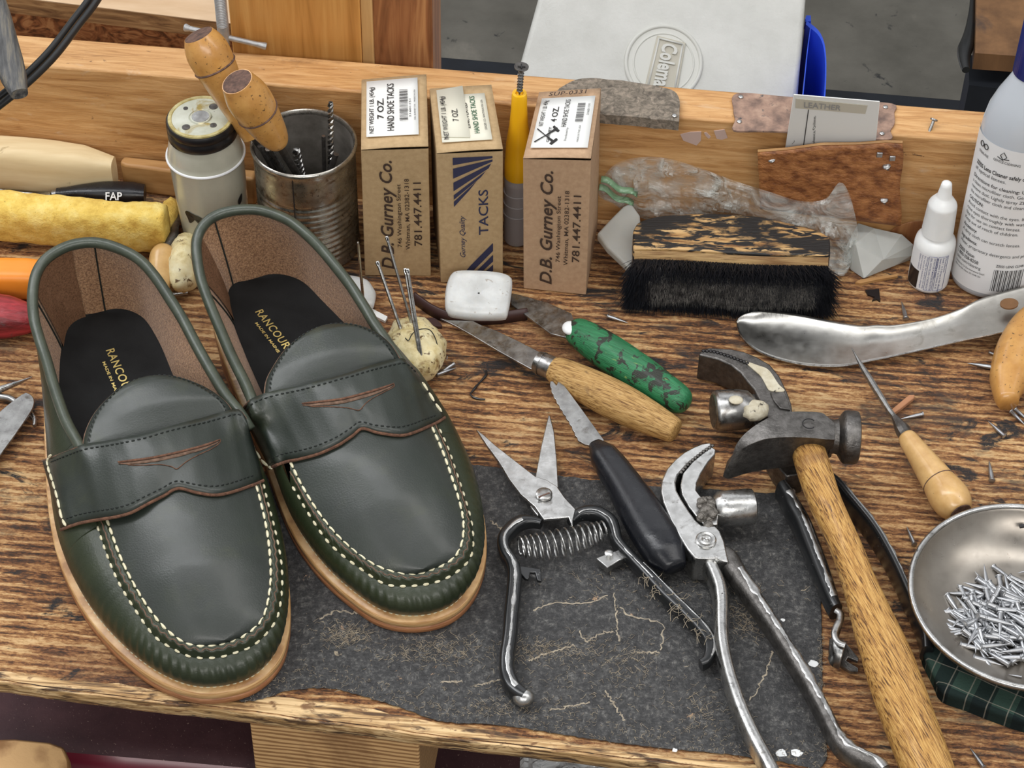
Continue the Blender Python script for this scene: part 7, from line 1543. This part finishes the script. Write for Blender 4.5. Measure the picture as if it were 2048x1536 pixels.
h0, h1 = at(*c4([(452, 498)])[0], .0185), at(*c4([(700, 485)])[0], .0175); hv = (h1 - h0); L_ = hv.length; kr = mpp(1450, 820, .018)
mm = M(); mm.lathe(h0, hv, [(-.0004, 34 * kr), (0.0004, 39 * kr), (.0022, 42 * kr), (L_ * .6, 41.5 * kr), (L_ * .85, 38 * kr), (L_, 26 * kr)], 44); part('hammer_stub', mm, M_STEEL, PD, 'round hammer stub', angle=40)
mm = M(); mm.lathe(h0 - hv.normalized() * .0005, hv, [(-.0003, .0001), (0.0, 33 * kr), (.0004, 34 * kr)], 40); part('stub_face', mm, M_DARKST, PD)
mm = M(); mm.ball(at(*c4([(705, 495)])[0], .0245), .0075, (1, 1, .55), 16, 10, lambda d: d * (1 + .3 * noise.noise(d * 300))); mm.ball(at(*c4([(590, 430)])[0], .031), .0035, (1.2, 1, .3), 14, 8); part('cement_drip', mm, M_RESIDUE, PD, 'lump of dried cement', angle=180)
jawplate('shank', c4([(668, 400), (745, 370), (800, 560), (930, 560), (980, 760), (1010, 880), (900, 900), (830, 820), (770, 700), (700, 560)]), .018, .0165, M_DARKST, PD, 'flat shank under the hammer head')
lh = c5([(520, -60), (560, 0), (590, 60), (640, 150), (690, 270), (740, 400), (785, 520), (815, 600), (835, 640)])
o, q_, w_, h_ = bar('handle', M_BLACKST, PD, lh, [.012, .0115, .011, .0105], [26, 36, 38, 38, 37, 33, 26], [.016, .016, .015, .014], 70, label='left black handle', sq=.8)
wear_and_glint(o, q_, w_, h_, -1, .15, M_STEEL, .0022, i0=6, i1=66)
mm = M(); fk = sp(pz(c5([(835, 630), (862, 650), (858, 690), (838, 735), (830, 775), (850, 815), (890, 832)]), [.0165, .0165, .0165, .016, .0155, .015, .015]), 30); mm.tube(fk, .0020, 10, up=(0, 0, 1), r2=.0012)
rows = [[p for p in fk[6:]], [p + V((-.003, -.008, -.010)) for p in fk[6:]]]; mm.grid(rows); fo = part('claw', mm, M_STEEL, PD, 'bent tack-lifting claw', solid=.002)
mm = M(); cl_ = [at(x, y, z) for (x, y), z in zip(c5([(800, 790), (880, 800), (968, 905), (962, 925), (905, 900), (895, 920), (965, 960), (962, 985), (920, 985), (830, 930), (795, 870)]), [.009, .012, .011, .010, .009, .008, .009, .008, .004, .003, .005])]; mm.prism(cl_, (0, 0, -.002)); part('claw_fork', mm, M_DARKST, PD, bev=.0004)
rh = c5([(760, -120), (840, -60), (900, 10), (960, 80), (1040, 180), (1110, 290), (1180, 420), (1240, 550), (1300, 680), (1345, 800), (1355, 880)])
o, q_, w_, h_ = bar('handle', M_BLACKST, PD, rh, [.013, .013, .0125, .012, .011, .010], [20, 20, 19, 19, 19, 21, 24], [.018, .018, .018, .017, .016, .014], 80, label='right black handle', sq=.7)
wear_and_glint(o, q_, w_, h_, 1, -.2, M_STEEL, .0014, i0=10, i1=76)

# ---- hammer
HM = thing('cobbler_hammer', 'cobbler hammer with a dark forged head and worn ash handle resting across the pincers', 'hammer', at(1700, 1150, 0))
zH = .052
tps = sp(pz(c4([(578, 742), (590, 705), (625, 655), (680, 605), (740, 565), (840, 512), (900, 502), (1000, 500), (1110, 506), (1150, 530), (1200, 575)]), [.040, .043, .047, .050, .052, .053, .053, .053, .053, .053, .052]), 40)
lows = sp(pz(c4([(586, 752), (620, 735), (660, 712), (710, 690), (770, 670), (850, 660), (920, 657), (1000, 659), (1080, 665), (1150, 672), (1198, 674)]), [.040, .0425, .0455, .048, .050, .0515, .052, .052, .052, .052, .0515]), 40)
bots = sp(pz(c4([(508, 900), (540, 915), (590, 902), (640, 886), (700, 872), (770, 860), (850, 850), (930, 838), (1020, 822), (1110, 805), (1175, 782)]), [.020, .019, .0195, .021, .022, .023, .024, .025, .025, .025, .026]), 40)
bks = [tps[i].lerp(bots[i], .0) + V((0, .004, -.030 * min(1, .25 + i / 16))) for i in range(40)]
rows = [tps, [tps[i].lerp(lows[i], .5) + V((0, 0, .0006)) for i in range(40)], lows, [lows[i].lerp(bots[i], .5) for i in range(40)], bots, [bots[i].lerp(bks[i], .5) + V((0, .004, -.001)) for i in range(40)], bks, tps]
mm = M(); mm.grid(rows)
for e_ in (0, 39): mm.add([r_4[e_] for r_4 in rows[:-1]], [list(range(len(rows) - 1))])
hdp = part('hammer_head', mm, M_DARKST, HM, 'dark forged head with a curved peen', bev=.0008, angle=35)
n0, n1 = at(*c4([(1185, 655)])[0], .038), at(*c4([(1345, 662)])[0], .038); hv = n1 - n0; L_ = hv.length; kr = mpp(1700, 880, .038)
mm = M(); mm.lathe(n0 - hv * .15, hv, [(0, 36 * kr), (L_ * .2, 34 * kr), (L_ * .33, 36 * kr), (L_ * .47, 48 * kr), (L_ * .56, 53 * kr), (L_ * .62, 54 * kr), (L_ * 1.0, 54 * kr), (L_ * 1.1, 52 * kr), (L_ * 1.14, 47 * kr), (L_ * 1.15, .0001)], 48); part('striking_face', mm, M_DARKST, HM, 'round striking face', angle=30)
mm = M(); cc_ = at(*c4([(1040, 575)])[0], .0545); cr = [cc_ + V((math.cos(t) * .0036, math.sin(t) * .0036, 0)) for t in np.linspace(.7, 5.4, 20)]; mm.tube(cr, .00035, 6); part('stamped_mark', mm, M_BLKGLOSS, hdp, 'small stamped C mark')
hc_ = c4([(1030, 700), (1045, 780)]) + c5([(770, 0), (838, 150), (905, 300), (960, 450), (1015, 600), (1070, 750), (1128, 900), (1232, 1200), (1340, 1490), (1400, 1650)])
o, q_, w_, h_ = bar('handle', M_HICK, HM, hc_, [.036, .0355, .034, .031, .028, .026, .024, .022, .021, .019, .017, .016], [68, 70, 66, 62, 62, 66, 78, 92, 100, 101, 98, 96, 96], [.020, .021, .020, .019, .019, .020, .022, .025, .027, .028, .027], 120, label='worn ash handle', sq=.9, seg=28, angle=180)

# ---- awl at right
AW = thing('stitching_awl', 'long steel awl with a glossy pale handle, its tip over the shoehorn', 'awl', at(1880, 950, 0))
kx = mpp(1760, 780, .012); mm = M(); mm.tube(pz([(1703, 695), (1710, 708), (1725, 735), (1745, 768), (1765, 800), (1779, 822), (1794, 842)], [.011, .0112, .0115, .012, .0123, .0125, .0127], 40), [x * kx for x in (.6, 3.5, 6.5, 7.5, 7, 6, 6.5)], 8); part('blade', mm, M_STEEL, AW, angle=30)
turned('bolster', M_DARKST, AW, at(1789, 834, .0127), at(1816, 878, .0127), [(0, 7), (.3, 11), (.55, 15), (.8, 15.5), (1, 18)], seg=10, angle=25)
hn = turned('handle', M_MAPLE, AW, at(1812, 872, .0128), at(1921, 1026, .0125), [(0, 17), (.05, 20), (.25, 25), (.5, 31.5), (.62, 34.5), (.75, 39), (.86, 39), (.94, 33), (.985, 27), (1, 24)], angle=180)
a, b = at(1812, 872, .0128), at(1921, 1026, .0125); ax = (b - a).normalized(); u_ = ax.cross(V((0, 0, 1))).normalized(); v_ = ax.cross(u_); c = a.lerp(b, .615); kk_ = mpp(1880, 970, .0128)
mm = M(); mm.tube([c + (u_ * math.cos(t) + v_ * math.sin(t)) * 34.6 * kk_ for t in np.linspace(0, 6.2832, 41)], .0003, 6, cap=False, up=ax); part('turned_ring', mm, M_DKEND, hn)
mm = M(); mm.lathe(b - ax * .0004, ax, [(0, 25 * kk_), (.0008, 22 * kk_), (.0010, .0001)], 28); part('end_face', mm, M_DKEND, hn, 'worn dark end')
mm = M(); mm.tube(pz([(2018, 806), (2014, 790), (2020, 750), (2035, 705), (2060, 660), (2090, 630)], .013, 30), [.006, .0115, .013, .0125, .011], 22, sq=.8, r2=[.006, .0115, .0125, .012, .011]); solo('wood_tool', mm, M_HONEY, 'fat glossy wooden tool handle cut off by the right edge of the picture', 'tool', angle=180)

# ---- dish on plaid cloth
DC = at(2056, 1190, .030); kd = mpp(2056, 1190, .030); rd_ = 236 * kd; D0 = V((DC.x, DC.y, 0))
pz_ = [(1846, 1296), (1862, 1282), (1900, 1240), (2000, 1200), (2150, 1200), (2250, 1300), (2250, 1480), (2120, 1460), (2048, 1440), (1990, 1420), (1935, 1398), (1886, 1380), (1870, 1350), (1858, 1325)]
pl_ = sp([at(x, y, .011) for x, y in pz_], 90, True); c = sum(pl_, V()) / 90; mm = M()
rows = [[c + (p - c) * (.985 + .01 * noise.noise(p * 50)) + V((0, 0, dz_)) for p in pl_] for dz_ in (-.0107, -.008, -.0055)] + [[c + (p - c) * f_ + V((0, 0, dz_ + .0012 * noise.noise(p * 60 + V((0, 0, f_ * 9))))) for p in pl_] for f_, dz_ in ((1.0, -.003), (.985, -.0008), (.95, 0), (.8, .0004), (.5, 0), (.02, 0))]
mm.grid(rows, True); solo('plaid_cloth', mm, M_PLAID, 'folded dark green plaid cloth under the metal dish', 'cloth', angle=180)
ds = thing('metal_dish', 'round steel dish full of tacks on plaid cloth at the right edge', 'dish', V((DC.x, DC.y, .0115)))
zc = .0118
prof = [(zc, .0001), (zc, rd_ * .52), (zc + .0012, rd_ * .62), (zc + .005, rd_ * .76), (zc + .011, rd_ * .89), (zc + .0165, rd_ * .955), (zc + .0185, rd_ * .975), (zc + .0195, rd_ * .995), (zc + .0185, rd_ * 1.01), (zc + .0165, rd_ * 1.005), (zc + .0155, rd_ * .98), (zc + .010, rd_ * .91), (zc + .004, rd_ * .78), (zc + .0002, rd_ * .62)]
prof = [(h_ + .0004, r_5) for h_, r_5 in prof[:7]] + prof[7:]
mm = M(); mm.lathe(D0, (0, 0, 1), [(h_, r_5) for h_, r_5 in prof], 96, cap=False); part('bowl', mm, M_DISH, ds, angle=180)
mm = M(); mm.tube([D0 + V((math.cos(t) * rd_ * .99, math.sin(t) * rd_ * .99, zc + .0185)) for t in np.linspace(0, 6.2832, 97)], .0016, 10, cap=False, up=(0, 0, 1)); part('rolled_rim', mm, M_CHROME, ds, 'bright rolled rim', angle=180)
mm = M(); mm.box(at(2046, 1052, .0265), (.004, .0018, .0012), .2); part('hanging_slot', mm, M_BLKGLOSS, ds)
r_ = random.Random(11); zfl = zc + .0007; cnt = 0
GD = 'tacks heaped in the metal dish'
pc0 = (2030, 1232)
placed = []
for i in range(230):
    for _try in range(30):
        x, y = r_.gauss(2022, 72), r_.gauss(1236, 50)
        if ((x - 2030) / 125) ** 2 + ((y - 1236) / 98) ** 2 < 1 and x < 2100: break
    d = math.hypot((x - 2030) / 125, (y - 1236) / 98); lay = r_.random()
    z = zfl + .0012 + max(0, (1 - d)) * .011 * lay
    c = at(x, y, z); a_ = r_.choice([r_.gauss(-.5, .5), r_.gauss(2.6, .6), r_.gauss(-1.2, .5), r_.uniform(0, 6.28)]); L_ = r_.uniform(.0155, .0180); tl = r_.gauss(0, .12)
    dv = V((math.cos(a_) * math.cos(tl), math.sin(a_) * math.cos(tl), math.sin(tl)))
    p0 = c - dv * L_ / 2; p1 = c + dv * L_ / 2; mz = min(p0.z, p1.z)
    if mz < zfl + .0006: p0.z += zfl + .0006 - mz; p1.z += zfl + .0006 - mz
    tack(p0, p1, 'small steel tack in the heap of tacks in the metal dish', GD)
tk(2044, 1354, 2016, 1349, 'lone tack near the front rim inside the metal dish, apart from the heap', .0165, .0160, 'lone tacks inside the dish')

# ------------------------------------------------------------------ the bench top stands 0.9 m above the floor
for o in list(COL.objects):
    if o.parent is None:
        if o.type == 'CAMERA': o.matrix_world = Matrix.Translation((0, 0, 0.9)) @ o.matrix_world
        else: o.location.z += 0.9
